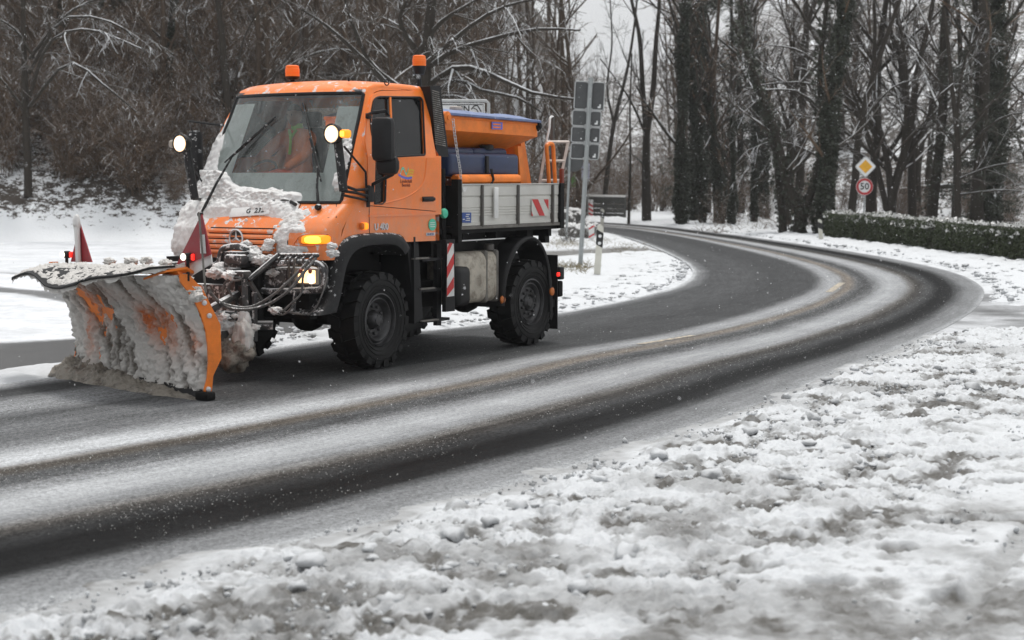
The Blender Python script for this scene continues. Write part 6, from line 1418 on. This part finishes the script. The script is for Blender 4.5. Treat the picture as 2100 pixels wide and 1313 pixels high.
for i in range(26):
    px = rnd(-60, 420) if i < 18 else rnd(420, 1100); Y = rnd(56.5, 62); x, y = bear(px, Y); place('bramble%d' % V_.randrange(2), x, y, rnd(.5, 1.0), rnd(0, 6.28), 'low bramble tangle on the snowy slope left of the truck', gbr)
# --- valley gap in the middle: tall forked tree, leaning stems, grey wood far away
def multi(seed, px, Y, stems, label, cat='tree', tm='twig_grey', lv=((6, 6, .05), (5, 5, 0), (4, 4, -.01)), name='bare_tree', bark='bark', ivy=0):
    rng = random.Random(seed); x, y = bear(px, Y); z0 = float(hill(np.array([x]), np.array([y]))[0])-.1
    t = thing(name, label, cat, (x, y, z0)); th, fi = [], []; C = []
    for pts, r0, r1 in stems:
        P = np.array([at_depth(a, b, Y+(q[0] if q else 0)) for a, b, *q in pts])-np.array([x, y, z0]); P[0, 2] = min(P[0, 2], -.05) if pts[0][1] > 380 else P[0, 2]
        P = smooth_line(P, 12); R = np.linspace(r0, r1, 12); th.append((P, R)); L = np.linalg.norm(P[-1]-P[0]); cur = [(P, R, L)]
        if ivy:
            k = int(ivy); tt = NR.random(k)*10.9; ii = tt.astype(int); f = (tt-ii)[:, None]; c = P[ii]*(1-f)+P[ii+1]*f; a = NR.random(k)*6.28
            rr = (.03+.36*vnoise(np.stack([np.cos(a)*1.2+4, np.sin(a)*1.2+4, c[:, 2]*1.3], 1), seed)**1.5)*NR.random(k)**.4+r0*.6; C.append(c+np.stack([np.cos(a)*rr, np.sin(a)*rr, NR.normal(size=k)*.08], 1))
        for li, (m, kk, tp) in enumerate(lv):
            nx = []
            for P_, R_, l0 in cur:
                for _ in range(max(1, int(m*rng.uniform(.6, 1.4)))):
                    i = rng.randrange(2 if li == 0 else 1, len(P_)-1)
                    if li == 0 and P_[i][2] < 1.6: continue
                    d_ = P_[i+1]-P_[i]; d_ /= np.linalg.norm(d_)+1e-9; l = l0*rng.uniform(.2, .45)
                    rr = max(.009, R_[i]*.42); w = branch(rng, P_[i], side_dir(rng, d_, rng.uniform(.35, .95)), l, rr, .007, kk, .10, tp); fi.append(w); nx.append((w[0], w[1], l))
            cur = nx
    link('trunk', tubes('trunk', th, 8, M[bark]), t)
    if fi: link('crown', tubes('crown', fi, 3, M[tm]), t)
    if ivy: C = np.vstack(C); link('ivy', leaves('ivy', C, NR.uniform(.05, .10, len(C)), M['ivy'], NR), t)
    return t
multi(60, 1326, 76, [([(1326, 458), (1325, 350), (1326, 275)], .22, .16), ([(1326, 280), (1318, 180), (1312, 80), (1295, 0), (1280, -70)], .13, .05), ([(1326, 280), (1340, 180), (1345, 90), (1352, 10), (1350, -60)], .14, .06), ([(1322, 270), (1295, 210), (1265, 165), (1230, 120)], .06, .02)], 'tall dark tree with a forked trunk standing where the road bends out of sight', lv=((5, 6, .08), (4, 5, .03), (3, 4, 0)))
multi(61, 1235, 88, [([(1237, 420), (1248, 330), (1262, 240), (1285, 150), (1300, 60), (1310, -40)], .14, .04), ([(1258, 250), (1245, 180), (1255, 90), (1250, -20)], .07, .03)], 'slim leaning tree rising just right of the grey sign backs')
multi(62, 1290, 74, [([(1289, 458), (1291, 400), (1293, 330), (1292, 220), (1296, 110)], .07, .03)], 'thin straight sapling beside the end of the dark barrier', lv=((4, 5, .1), (3, 4, 0)))
for i, (px, Y, lab) in enumerate(((1398, 71, 'ivy covered trunk at the road edge, nearest to the forked tree'), (1440, 73, 'ivy covered trunk, second from the forked tree'), (1475, 73, 'crooked ivy tree in the row along the bend'), (1500, 70, 'slim ivy tree in the row along the bend'), (1545, 74, 'ivy tree left of the slanting pair of trunks'))):
    x, y = bear(px, Y); place('ivy%d' % (i % 3), x, y, rnd(.62, .85) if i in (0, 1) else rnd(.45, .6), rnd(0, 6), lab)
# --- right: the row of dark trees beyond the hedge
multi(70, 1632, 60.5, [([(1632, 486), (1640, 440), (1612, 370), (1598, 300), (1570, 220), (1540, 130), (1500, 40)], .20, .06), ([(1636, 470), (1655, 420), (1680, 340), (1690, 260), (1680, 160), (1690, 60), (1700, -40)], .17, .06)], 'dark tree splitting low into two slanting trunks beside the white delineator', tm='twig_snow', ivy=900)
multi(71, 1606, 61, [([(1607, 484), (1603, 430), (1596, 370), (1590, 300), (1560, 200), (1530, 100), (1520, 0)], .15, .05)], 'straight dark trunk left of the slanting pair', tm='twig_snow', ivy=500)
multi(72, 1690, 60, [([(1686, 486), (1690, 420), (1696, 350), (1700, 260), (1715, 150), (1730, 40), (1740, -40)], .23, .10)], 'thick ivy wrapped trunk directly behind the white delineator', tm='twig', ivy=6500, name='ivy_clad_tree')
multi(73, 1850, 66, [([(1822, 470), (1830, 400), (1850, 330), (1870, 250), (1880, 150), (1905, 50), (1920, -40)], .20, .07), ([(1835, 430), (1820, 330), (1800, 250), (1790, 170), (1795, 60), (1790, -40)], .14, .05), ([(1830, 400), (1790, 310), (1740, 200), (1690, 110), (1640, 20), (1600, -40)], .12, .04), ([(1850, 350), (1900, 250), (1930, 170), (1990, 120)], .08, .03), ([(1850, 340), (1860, 200), (1850, 80), (1830, -30)], .11, .05), ([(1828, 360), (1760, 290), (1700, 250), (1640, 190), (1560, 140)], .07, .02), ([(1860, 290), (1930, 220), (2000, 150), (2060, 110)], .07, .02), ([(1800, 270), (1740, 200), (1650, 170), (1560, 175), (1530, 185)], .06, .02), ([(1840, 330), (1770, 240), (1730, 120), (1720, -10)], .09, .03)], 'broad many stemmed tree with white lined boughs rising behind the speed sign', tm='twig_snow', lv=((9, 6, -.01), (6, 5, -.02), (4, 4, -.02)))
multi(74, 1912, 64, [([(1908, 470), (1915, 400), (1925, 320), (1935, 200), (1935, 80), (1945, -40)], .21, .13)], 'tall straight trunk standing right of the many stemmed tree', tm='twig_snow', lv=((5, 6, 0), (6, 5, -.02), (4, 4, -.02)), ivy=600)
multi(75, 2000, 62, [([(2000, 474), (2008, 360), (2015, 240), (2020, 100), (2010, -50)], .26, .14)], 'very wide dark ivy smothered tree near the right edge', tm='twig', ivy=1, lv=((4, 6, .02), (4, 5, 0), (3, 4, 0)))
x, y = bear(2008, 62.5); place('ever1', x, y, .95, 2.0, 'dark dense evergreen column near the right edge behind the hedge', dz=-.4)
x, y = bear(2035, 64); place('ivy2', x, y, 1.0, 1.0, 'ivy tree crowded against the evergreen column near the right edge')
spread_tree(77, None, [([(1700, 330, 0), (1600, 290, -1), (1530, 310, -2)], .05), ([(1720, 260, 0), (1640, 190, -1), (1560, 185, -2), (1530, 180, -2)], .06), ([(1730, 200, 0), (1650, 110, -1), (1560, 90, -1)], .06), ([(1740, 300, 0), (1690, 250, 0), (1600, 230, -1)], .06), ([(1740, 180, 0), (1700, 80, 0), (1640, -20, 0)], .07), ([(1760, 260, 0), (1830, 180, 0), (1900, 160, 0)], .05)], 'bare tree reaching pale boughs to the left above the hedge end', 1745, 63, 9, .16, n1=9)
spread_tree(78, None, [([(1960, 330, 0), (2040, 250, -1), (2110, 230, -2), (2170, 240, -2)], .05), ([(1960, 370, 0), (2040, 340, -1), (2130, 330, -2)], .05), ([(1960, 300, 0), (1910, 230, -1), (1960, 170, -1), (2000, 210, -1)], .04), ([(1960, 300, 0), (2060, 180, -1), (2150, 90, -1)], .06), ([(1960, 400, 0), (2060, 390, -1), (2130, 400, -1)], .04), ([(1960, 260, 0), (1980, 120, 0), (2040, 20, 0)], .06)], 'bare tree with curled snowy branches overlapping the dark evergreen column', 1962, 61, 8, .13, n1=8)
grt = 'bare trees in the wood beyond the hedge'; gsr = 'shrubs beneath the trees beyond the hedge'
for i in range(34):
    px = rnd(1440, 2230); Y = rnd(66, 100); x, y = bear(px, Y); k = V_.choice(['far0', 'far1', 'far2', 'tree0', 'tree1', 'tree2']); place(k, x, y, rnd(.6, 1.0), rnd(0, 6.28), 'bare tree in the wood climbing the slope beyond the hedge', grt)
for i in range(30):
    px = rnd(1450, 2230); Y = rnd(66, 84); x, y = bear(px, Y); place('shrub%d' % V_.randrange(4), x, y, rnd(.4, .9), rnd(0, 6.28), 'leafless shrub under the trees on the slope beyond the hedge', gsr)
for i, px in enumerate((1425, 1480, 1560)):
    Y = 78+i*2.2; x, y = bear(px, Y); place('ivy%d' % (i % 3), x, y, rnd(.9, 1.15), rnd(0, 6), ('tall ivy hung tree behind the bend, closest to the forked tree', 'tall ivy hung tree in the middle of the row behind the bend', 'tall ivy hung tree behind the slanting pair of trunks')[i])
for i, px in enumerate((1450, 1520)):
    Y = 92+i*2; x, y = bear(px, Y); place('ever%d' % (i % 2), x, y, rnd(1.1, 1.4), rnd(0, 6), ('tall dark evergreen behind the ivy trees at the bend, left of the two', 'tall dark evergreen behind the ivy trees at the bend, right of the two')[i])
gft = 'grey bare trees on the far side of the valley'
for i in range(52):
    px = rnd(1120, 1440); Y = rnd(116, 165); x, y = bear(px, Y); place('far%d' % V_.randrange(3), x, y, rnd(.7, 1.0)*(1.0 if px > 1370 or px < 1150 else .30), rnd(0, 6.28), 'grey bare tree in the wood at the far end of the valley', gft)
for i in range(16):
    px = rnd(1150, 1420); Y = rnd(88, 118); x, y = bear(px, Y); place('shrub%d' % V_.randrange(4), x, y, rnd(.8, 1.5), rnd(0, 6.28), 'brown shrub on the flat beyond the dark barrier', 'shrubs beyond the dark barrier')
# --- hedge
def hedge():
    C0 = np.array([(10.15, 57.5), (10.9, 50.5), (11.6, 43.5), (12.3, 38.0), (12.9, 32.5), (13.4, 27.5)]); L = smooth_line(C0, 160); d = np.gradient(L, axis=0); d /= np.linalg.norm(d, axis=1)[:, None]; nrm = np.stack([-d[:, 1], d[:, 0]], 1)
    if nrm[0, 0] < 0: nrm = -nrm
    W, Hh = 1.1, .80; t = thing('hedge', 'long clipped evergreen hedge dusted with snow along the outside of the bend', 'hedge', (0, 0, 0))
    mb = MB(); rows = []
    for i in range(160):
        p = L[i]+nrm[i]*.62; h = Hh-.12+.05*math.sin(i*.7); rows.append([(p[0]-nrm[i, 0]*W*.40*a, p[1]-nrm[i, 1]*W*.40*a, z) for a, z in ((1, -.05), (1.0, h*.9), (.7, h), (-.7, h), (-1, h*.9), (-1, -.05))])
    mb.grid(np.array(rows)); mb.add(np.array(rows)[0], [tuple(range(6))]); mb.add(np.array(rows)[-1], [tuple(range(6))]); mb.obj('branches', M['bark'], t)
    k = 80000; i = (NR.random(k)**1.0*159).astype(int); f = NR.random(k)[:, None]; P = L[i]*(1-f)+L[np.minimum(i+1, 159)]*f; u = NR.random(k); N2 = nrm[i]
    n1 = vnoise(np.stack([P[:, 0]*1.7, P[:, 1]*1.7, 0*u], 1), 5)
    side = u < .5; off = np.where(side, -W*.5+NR.random(k)*.13+(n1-.5)*.16, (NR.random(k)-.5)*W*.96); z = np.where(side, NR.random(k)**.8*(Hh+.02), Hh-.05+NR.normal(size=k)*.045+(n1-.5)*.14)
    P = P+N2*(.62+off)[:, None]; C = np.stack([P[:, 0], P[:, 1], z], 1)
    link('foliage', leaves('foliage', C, NR.uniform(.022, .045, k), M['hedge'], NR), t)
    k = 17000; i = (NR.random(k)*159).astype(int); f = NR.random(k)[:, None]; P = L[i]*(1-f)+L[np.minimum(i+1, 159)]*f; cl = vnoise(np.stack([P[:, 0]*2.2, P[:, 1]*2.2, 0*P[:, 0]], 1), 15); far_ = (45-P[:, 1])*.02
    keep = NR.random(k) < np.clip(cl*1.5-.15+far_, .15, 1); off = (NR.random(k)-.5)*W*1.0; n1 = vnoise(np.stack([P[:, 0]*1.7, P[:, 1]*1.7, 0*P[:, 0]], 1), 5); P = P+nrm[i]*(.62+off)[:, None]
    C = np.stack([P[:, 0], P[:, 1], Hh+.01+NR.normal(size=k)*.03+(n1-.5)*.14-np.maximum(0, np.abs(off)-.42)*1.2], 1)[keep]; link('snow_cap', leaves('snow_cap', C, NR.uniform(.03, .075, len(C)), M['snow_lump'], NR), t)
hedge()
# --- undergrowth, dry grass: nobody could count it
def undergrowth():
    rng = random.Random(3); P = []
    for _ in range(7000):
        px = rng.uniform(-80, 1150); Y = 57+rng.random()**1.3*12; x, y = bear(px, Y); z = float(0); a = rng.random()*6.28; L = rng.uniform(.12, .7)
        P.append((x, y, a, L))
    A = np.array(P); Z = hill(A[:, 0], A[:, 1])-.05; pol = []
    for (x, y, a, L), z in zip(P, Z):
        if z < .05: continue
        pol.append(branch(rng, (x, y, z), (math.cos(a)*.9, math.sin(a)*.9, rng.uniform(.2, 1.2)), L, .012, .006, 4, .2, -.12))
    for _ in range(3500):
        px = rng.uniform(1430, 2200); Y = rng.uniform(62, 84); x, y = bear(px, Y); z = float(hill(np.array([x]), np.array([y]))[0])-.05; a = rng.random()*6.28
        pol.append(branch(rng, (x, y, z), (math.cos(a)*.9, math.sin(a)*.9, rng.uniform(.2, 1.2)), rng.uniform(.12, .6), .012, .006, 4, .2, -.12))
    tag(link('undergrowth', tubes('undergrowth', pol, 3, M['twig'])), 'tangled twigs and dead stalks sticking out of the snow under the trees', 'undergrowth', kind='stuff')
    gm = leaf_mat('dry_grass', (.13, .11, .05), (.28, .23, .13), .5, .9); pol = []
    for cx, cy, r, n in ((1175, 553, 45, 330), (1195, 556, 22, 200), (1240, 500, 22, 120), (1160, 505, 60, 500), (1290, 512, 40, 120), (1140, 560, 20, 120)):
        for _ in range(n):
            g = gnd(cx+rng.gauss(0, r*.5), cy+rng.gauss(0, 5)); a = rng.random()*6.28; pol.append(branch(rng, (g[0], g[1], .0), (math.cos(a)*.8, math.sin(a)*.8, 1.0), rng.uniform(.08, .26), .006, .002, 4, .15, -.15))
    tag(link('dry_grass', tubes('dry_grass', pol, 3, gm)), 'tufts of dry grass poking through the snow on the island', 'grass', kind='stuff')
undergrowth()

# ================================================================== ROADSIDE FURNITURE
M['galv'] = pmat('galvanised_post', (.33, .35, .35), .5, metal=.3, var=.1)
M['sign_back'] = pmat('sign_back_dark', (.065, .068, .070), .5, var=.15, dirt=.2)
M['sign_rim'] = pmat('sign_rim_grey', (.42, .43, .43), .5)
M['sign_white'] = pmat('sign_white', (.74, .75, .75), .4, var=.04)
M['plastic_cream'] = pmat('delineator_cream', (.62, .61, .54), .5, var=.06, dirt=.2)
M['sign_red'] = pmat('sign_red', (.42, .018, .022), .4); M['sign_yellow'] = pmat('sign_yellow', (.80, .40, .015), .4)
M['ink'] = pmat('sign_black', (.012, .012, .012), .5)
def dir_sign():
    b = gnd(1190, 548); t = thing('direction_sign', 'tall grey post carrying four dark sign backs, tilted to the right', 'road sign', tuple(b)); Y = b[1]
    t.rotation_euler = (0, math.atan2(20, 383), 0); s = 383/(CAM_F/Y*1.0); m = Y/CAM_F
    mb = MB(); mb.tube([(0, 0, -.1), (0, 0, 4.22)], .052, 12); mb.tube([(0, 0, 4.2), (0, 0, 4.24)], .062, 12); mb.obj('post', M['galv'], t)
    z = 4.16; X0, X1 = -.36, .34
    for i, (h, w) in enumerate(((.64, .68), (.365, .655), (.365, .655), (.365, .645))):
        c = -.005-(.0 if i == 0 else .035); mb = MB(); mb.rbox((c, .085, z-h/2), (w, .03, h-.012), .012); o = mb.obj('sign_panel', M['sign_back'], t)
        mb = MB(); x0, x1, a, q = c-w/2+.008, c+w/2-.008, z-.012, z-h+.012; mb.tube([(x0+.03, .065, a), (x1-.03, .065, a), (x1, .065, a-.03), (x1, .065, q+.03), (x1-.03, .065, q), (x0+.03, .065, q), (x0, .065, q+.03), (x0, .065, a-.03), (x0+.03, .065, a)], .014, 6); mb.obj('panel_rim', M['sign_rim'], o)
        mb = MB(); mb.rbox((0, .05, z-.02), (.16, .03, .05), .01); mb.rbox((0, .05, z-h+.03), (.16, .03, .04), .01); mb.obj('clamp', M['sign_rim'], o)
        mb = MB(); x = c+w/2-.09; mb.box((x, .066, z-h+.10), (.035, .004, .085)); mb.box((x-.035, .066, z-h+.075), (.035, .004, .04)); mb.obj('sticker', M['sign_white'], o)
        z -= h+.004
dir_sign()
def delineator(px, py, h, tilt, label, refl=True, w=.13):
    b = gnd(px, py); t = thing('delineator_post', label, 'marker post', tuple(b), 0, 'white roadside delineator posts'); del t['group']; t.rotation_euler = (0, tilt, 0)
    mb = MB(); o = [(-w/2, 0), (w/2, 0), (w/2*.95, h*.93), (0.01, h), (-w/2*.95, h*.98)]; mb.prism([(x, -.05, z) for x, z in o], (0, .10, 0)); mb.obj('post', M['plastic_cream'], t)
    mb = MB(); z1 = h*.90; z0 = h*.62; mb.prism([(-w/2-.004, -.055, z1-.0), (w/2+.004, -.055, z1-.07), (w/2+.004, -.055, z0-.07), (-w/2-.004, -.055, z0)], (0, .11, 0)); k = mb.obj('black_band', M['ink'], t)
    if refl:
        for z in (h*.79, h*.655): MB().lathe([(.034, 0), (.034, .006), (0, .008)], (0, -.056, z-.012), 'y', 16, R=np.array([[1, 0, 0], [0, -1, 0], [0, 0, 1]]) if False else None).obj('reflector', M['sign_white'], t)
        for z in (h*.79, h*.655): MB().lathe([(.034, -.004), (0, -.006)], (0, -.056, z-.012), 'y', 16).obj('reflector', M['sign_white'], t)
    return t
delineator(1224, 568, 1.07, .07, 'white delineator post with two round reflectors at the island beside the grey sign post')
delineator(1234, 472, .80, .04, 'small distant delineator post peeking out above the nearer white post')
delineator(1684, 496, .70, -.08, 'small white delineator post by the left end of the hedge', False, .12)
def speed_sign():
    Y = 60.5; m = Y/CAM_F; c = at_depth(1775, 342, Y); g = at_depth(1770, 478, Y); z0 = float(hill(np.array([g[0]]), np.array([Y]))[0])
    t = thing('road_sign', 'yellow and white priority road diamond above a round red rimmed 50 speed limit', 'road sign', (g[0], Y, z0)); dx = c[0]-g[0]
    mb = MB(); mb.tube([(0, .04, -.1), (dx+.02, .04, c[2]-z0)], .03, 8); mb.obj('post', M['galv'], t)
    def dia(r, y, mat, name, par, rr=.06):
        o = rounded([(dx+r, c[2]-z0), (dx, c[2]-z0+r), (dx-r, c[2]-z0), (dx, c[2]-z0-r)], rr, 4); mb = MB(); mb.prism([(x, y, z) for x, z in o], (0, .012, 0)); return mb.obj(name, mat, par)
    d = dia(.385, 0, M['sign_rim'], 'diamond_plate', t, .09); dia(.355, -.006, M['sign_white'], 'diamond_white', d, .08); dia(.235, -.012, M['sign_yellow'], 'diamond_yellow', d, .01)
    q = at_depth(1773, 383, Y); qx, qz = q[0]-g[0], q[2]-z0
    mb = MB(); mb.lathe([(.295, 0), (.295, .02)], (qx, 0, qz), 'y', 36, sm=False); p = mb.obj('speed_plate', M['sign_white'], t)
    mb = MB(); mb.lathe([(.285, -.004), (.285, -.012), (.205, -.012), (.205, -.004)], (qx, 0, qz), 'y', 36, sm=False, closed=True); mb.obj('red_ring', M['sign_red'], p)
    text_obj('50', 'speed_number', M['ink'], (qx, -.012, qz), (1, 0, 0), (0, 0, 1), .32, p, .002, .006)
speed_sign()
def town_sign():
    Y = 30.0; P = lambda a, b: at_depth(a, b, Y); x0, x1 = P(822, 210)[0], P(1002, 210)[0]; zt, zb = P(900, 207)[2], P(900, 207)[2]-.62
    t = thing('town_sign', 'white framed sign board showing above the hopper behind the truck', 'sign', ((x0+x1)/2, Y, 0)); w = (x1-x0)/2
    mb = MB()
    mb.tube([(-w, 0, -.1), (-w, 0, zt-.04), (-w+.04, 0, zt), (w-.04, 0, zt), (w, 0, zt-.04), (w, 0, -.1)], .028, 8); mb.obj('tube_frame', M['sign_rim'], t)
    mb = MB(); mb.rbox((-.0, -.0, (zt+zb)/2-.03), (2*w-.13, .03, .60), .02); pnl = mb.obj('sign_panel', M['sign_white'], t)
    mb = MB(); a, b, c, d = -w+.09, w-.09, zt-.065, zb-.005; mb.tube([(a, -.02, c), (b, -.02, c), (b, -.02, d), (a, -.02, d), (a, -.02, c)], .007, 4); mb.obj('panel_border', M['ink'], pnl)
    text_obj('EIN', 'town_letters', M['ink'], (P(950, 222)[0]-t.location.x, -.02, P(950, 224)[2]), (1, 0, 0), (0, 0, 1), .15, pnl, .002, .002)
    mb = MB(); cx, cz = P(975, 220)[0]-t.location.x, P(975, 221)[2]; mb.tube([(cx-.07, -.02, cz-.03), (cx-.02, -.02, cz+.03), (cx+.03, -.02, cz+.04), (cx+.06, -.02, cz), (cx+.10, -.02, cz-.07)], .010, 5); mb.tube([(cx-.03, -.02, cz-.01), (cx+.02, -.02, cz-.03), (cx+.05, -.02, cz-.08)], .008, 5); mb.obj('bird_emblem', M['ink'], pnl)
town_sign()
def round_back():
    b = gnd(1161, 497); t = thing('round_sign', 'thin grey post with the back of a round sign beside the tall sign post', 'road sign', tuple(b)); t.rotation_euler = (0, .04, 0)
    MB().tube([(0, 0, -.1), (0, 0, 2.75)], .038, 8).obj('post', M['galv'], t); MB().lathe([(.28, 0), (.28, .02)], (.14, .05, 2.45), 'y', 28, sm=False).obj('sign_disc', M['sign_back'], t)
round_back()
def barrier():
    t = thing('barrier', 'long dark roadside barrier with snow along its top where the road leaves left', 'barrier'); pts = [gnd(1040, 428), gnd(1110, 433), gnd(1190, 440), gnd(1284, 449)]
    pts = [np.array([at_depth(px, 400, Y)[0], Y, 0]) for px, Y in ((1020, 90), (1110, 88), (1200, 86), (1282, 83.5))]; m = pmat('weathered_dark_boards', (.07, .07, .065), .7, snow=.9, var=.3)
    for i, z in enumerate((.02, .24, .46, .68, .86)):
        for a, b in zip(pts[:-1], pts[1:]):
            d = (b-a)/np.linalg.norm(b-a); n = np.array([d[1], -d[0], 0])*.025; mb = MB(); mb.prism([a+n+[0, 0, z], b+n+[0, 0, z], b+n+[0, 0, z+.20], a+n+[0, 0, z+.20]], -n*2); mb.obj('board', m, t)
    for a, b in zip(pts[:-1], pts[1:]):
        for f in (0, .5): p = a*(1-f)+b*f; mb = MB(); mb.box((p[0], p[1]+.08, .5), (.12, .12, 1.1)); mb.obj('barrier_post', m, t)
    mb = MB(); p = pts[-1]; mb.box((p[0], p[1]+.08, .5), (.12, .12, 1.1)); mb.obj('barrier_post', m, t)
    mb = MB(); mb.tube([tuple(p+[0, 0, 1.05]) for p in pts], .06, 6); mb.obj('snow_cap', M['snow_lump'], t)
barrier()
def guide_board(px, py, h, w, label, rev=False):
    b = gnd(px, py); t = thing('guide_board', label, 'marker board', tuple(b)); mb = MB(); mb.rbox((0, 0, h*.5+.08), (w, .05, h), .015); mb.tube([(0, .05, -.1), (0, .05, h*.6)], .02, 6); o = mb.obj('board', M['white_refl'], t)
    for z in ((h*.15, .42*h, .70*h) if h > .6 else (h*.12, h*.75)):
        s = -1 if rev else 1; mb = MB(); mb.prism([(-w/2, -.028, z+.08), (w/2, -.028, z+.08+s*w*.6), (w/2, -.028, z+.08+s*w*.6+h*.13), (-w/2, -.028, z+.08+h*.13)], (0, .002, 0)); mb.obj('red_stripe', M['red_refl'], t)
guide_board(1213, 497, .40, .17, 'small white and red marker board among the snowy stones'); guide_board(1211, 447, .80, .24, 'red and white striped board behind the tall sign post', True)
bd2 = gnd(1180, 430); bt = thing('information_board', 'distant green and pale board glimpsed below the grey sign backs', 'board', (at_depth(1187, 400, 84)[0], 84, 0))
mb = MB(); mb.rbox((-.15, 0, 1.95), (.42, .05, .95), .02); mb.obj('green_panel', pmat('bright_green', (.14, .34, .08), .6), bt); mb = MB(); mb.rbox((.32, .02, 2.25), (.40, .05, .85), .02); mb.obj('pale_panel', pmat('pale_lilac', (.45, .46, .58), .6), bt); mb = MB(); mb.tube([(-.3, .05, -.1), (-.3, .05, 2.4)], .03, 6); mb.tube([(.45, .05, -.1), (.45, .05, 2.6)], .03, 6); mb.obj('board_legs', M['galv'], bt)
# snow capped stones and stumps on the island
M['stone'] = pmat('dark_wet_stone', (.10, .095, .088), .7, var=.45, scale=5, snow=1.0, snowscale=5, bump=.6, bscale=20)
for i, (px, py, s, lab) in enumerate(((1172, 488, .34, 'rounded snow capped stone nearest the truck tail'), (1190, 490, .30, 'snow capped stone between the thin post and the tall sign post'), (1178, 470, .38, 'large snow capped stone at the top of the heap'), (1200, 478, .30, 'snow capped stone behind the tall sign post'), (1212, 484, .24, 'small snow capped stone behind the red and white board'), (1160, 478, .36, 'snow capped stone just behind the truck bed corner'), (1219, 476, .22, 'smallest snow capped stone at the right end of the heap'))):
    g = gnd(px, py); o = lump((0, 0, 0), (s*1.15, s, s*.95), 'stone', 'stone', None, 70+i, 4, .55, 1.6); o.location = (g[0], g[1], s*.5+(.25 if i in (2, 5) else 0)); tag(o, lab, 'stone')
for i, (px, py, s) in enumerate(((1185, 480, .5), (1205, 492, .4), (1170, 500, .45), (1222, 488, .35))):
    g = gnd(px, py); o = place('bramble%d' % (i % 2), g[0], g[1], s, i*1.3, 'low bramble tangle among the snowy stones on the island', 'brambles among the stones', dz=-.03)
# fallen trunks
def log(a, b, r, label):
    P = np.array([a, (np.array(a)+np.array(b))/2+[0, 0, .06], b]); o = link('fallen_log', tubes('fallen_log', [(smooth_line(P, 8), np.linspace(r, r*.7, 8))], 9, M['bark'])); tag(o, label, 'log')
log(at_depth(1845, 392, 78), at_depth(1990, 380, 77), .16, 'dark fallen trunk lying level between the trees beyond the hedge')
log(at_depth(-30, 243, 66), at_depth(150, 262, 65), .12, 'snow topped fallen trunk lying across the upper left bank'); log(at_depth(190, 265, 63), at_depth(330, 320, 60.5), .10, 'fallen branch sloping down the bank left of the truck')
# ================================================================== FALLING SNOW
def snowfall():
    k = 16000; Y = 6+NR.random(k)**.75*62; px = NR.uniform(-60, 2160, k); py = NR.uniform(-60, 1300, k)
    X = (px-1050)/CAM_F*Y*1.3; Z = NR.uniform(.05, 10.5, k); r = NR.uniform(.0012, .0042, k)*(1+.012*Y)
    O8 = np.array([(1, 0, 0), (-1, 0, 0), (0, 1, 0), (0, -1, 0), (0, 0, 1.25), (0, 0, -1.25)]); F8 = np.array([(0, 2, 4), (2, 1, 4), (1, 3, 4), (3, 0, 4), (2, 0, 5), (1, 2, 5), (3, 1, 5), (0, 3, 5)])
    C = np.stack([X, Y, Z], 1); V = (C[:, None, :]+O8[None]*r[:, None, None]).reshape(-1, 3); F = (np.arange(k)*6)[:, None, None]+F8[None]
    tag(link('falling_snow', fast_mesh('falling_snow', V, F.reshape(-1, 3), new_simple('snowflake', (.85, .86, .88)))), 'fine snowflakes drifting down through the air', 'snowflakes', kind='stuff')
def new_simple(name, c):
    m, nt, b = new_mat(name); b.inputs['Base Color'].default_value = rgb(c); b.inputs['Roughness'].default_value = .7; return m
snowfall()
def haze():
    m = bpy.data.materials.new('snow_haze'); m.use_nodes = True; nt = m.node_tree; nt.nodes.clear(); o = nt.nodes.new('ShaderNodeOutputMaterial'); v = nt.nodes.new('ShaderNodeVolumePrincipled')
    v.inputs['Color'].default_value = (.92, .93, .95, 1); v.inputs['Density'].default_value = .0005; v.inputs['Anisotropy'].default_value = .2; nt.links.new(v.outputs[0], o.inputs['Volume'])
    MB().box((0, 60, 22), (1500, 1500, 60)).obj('haze', m, kind='stuff')['label'] = 'pale snowy haze filling the air'
haze()
for k_, t_ in VEG.items():
    if t_['used'] == 0:
        for c_ in list(t_.children): bpy.data.objects.remove(c_)
        bpy.data.objects.remove(t_)
for o_ in bpy.data.objects:
    if 'used' in o_: del o_['used']
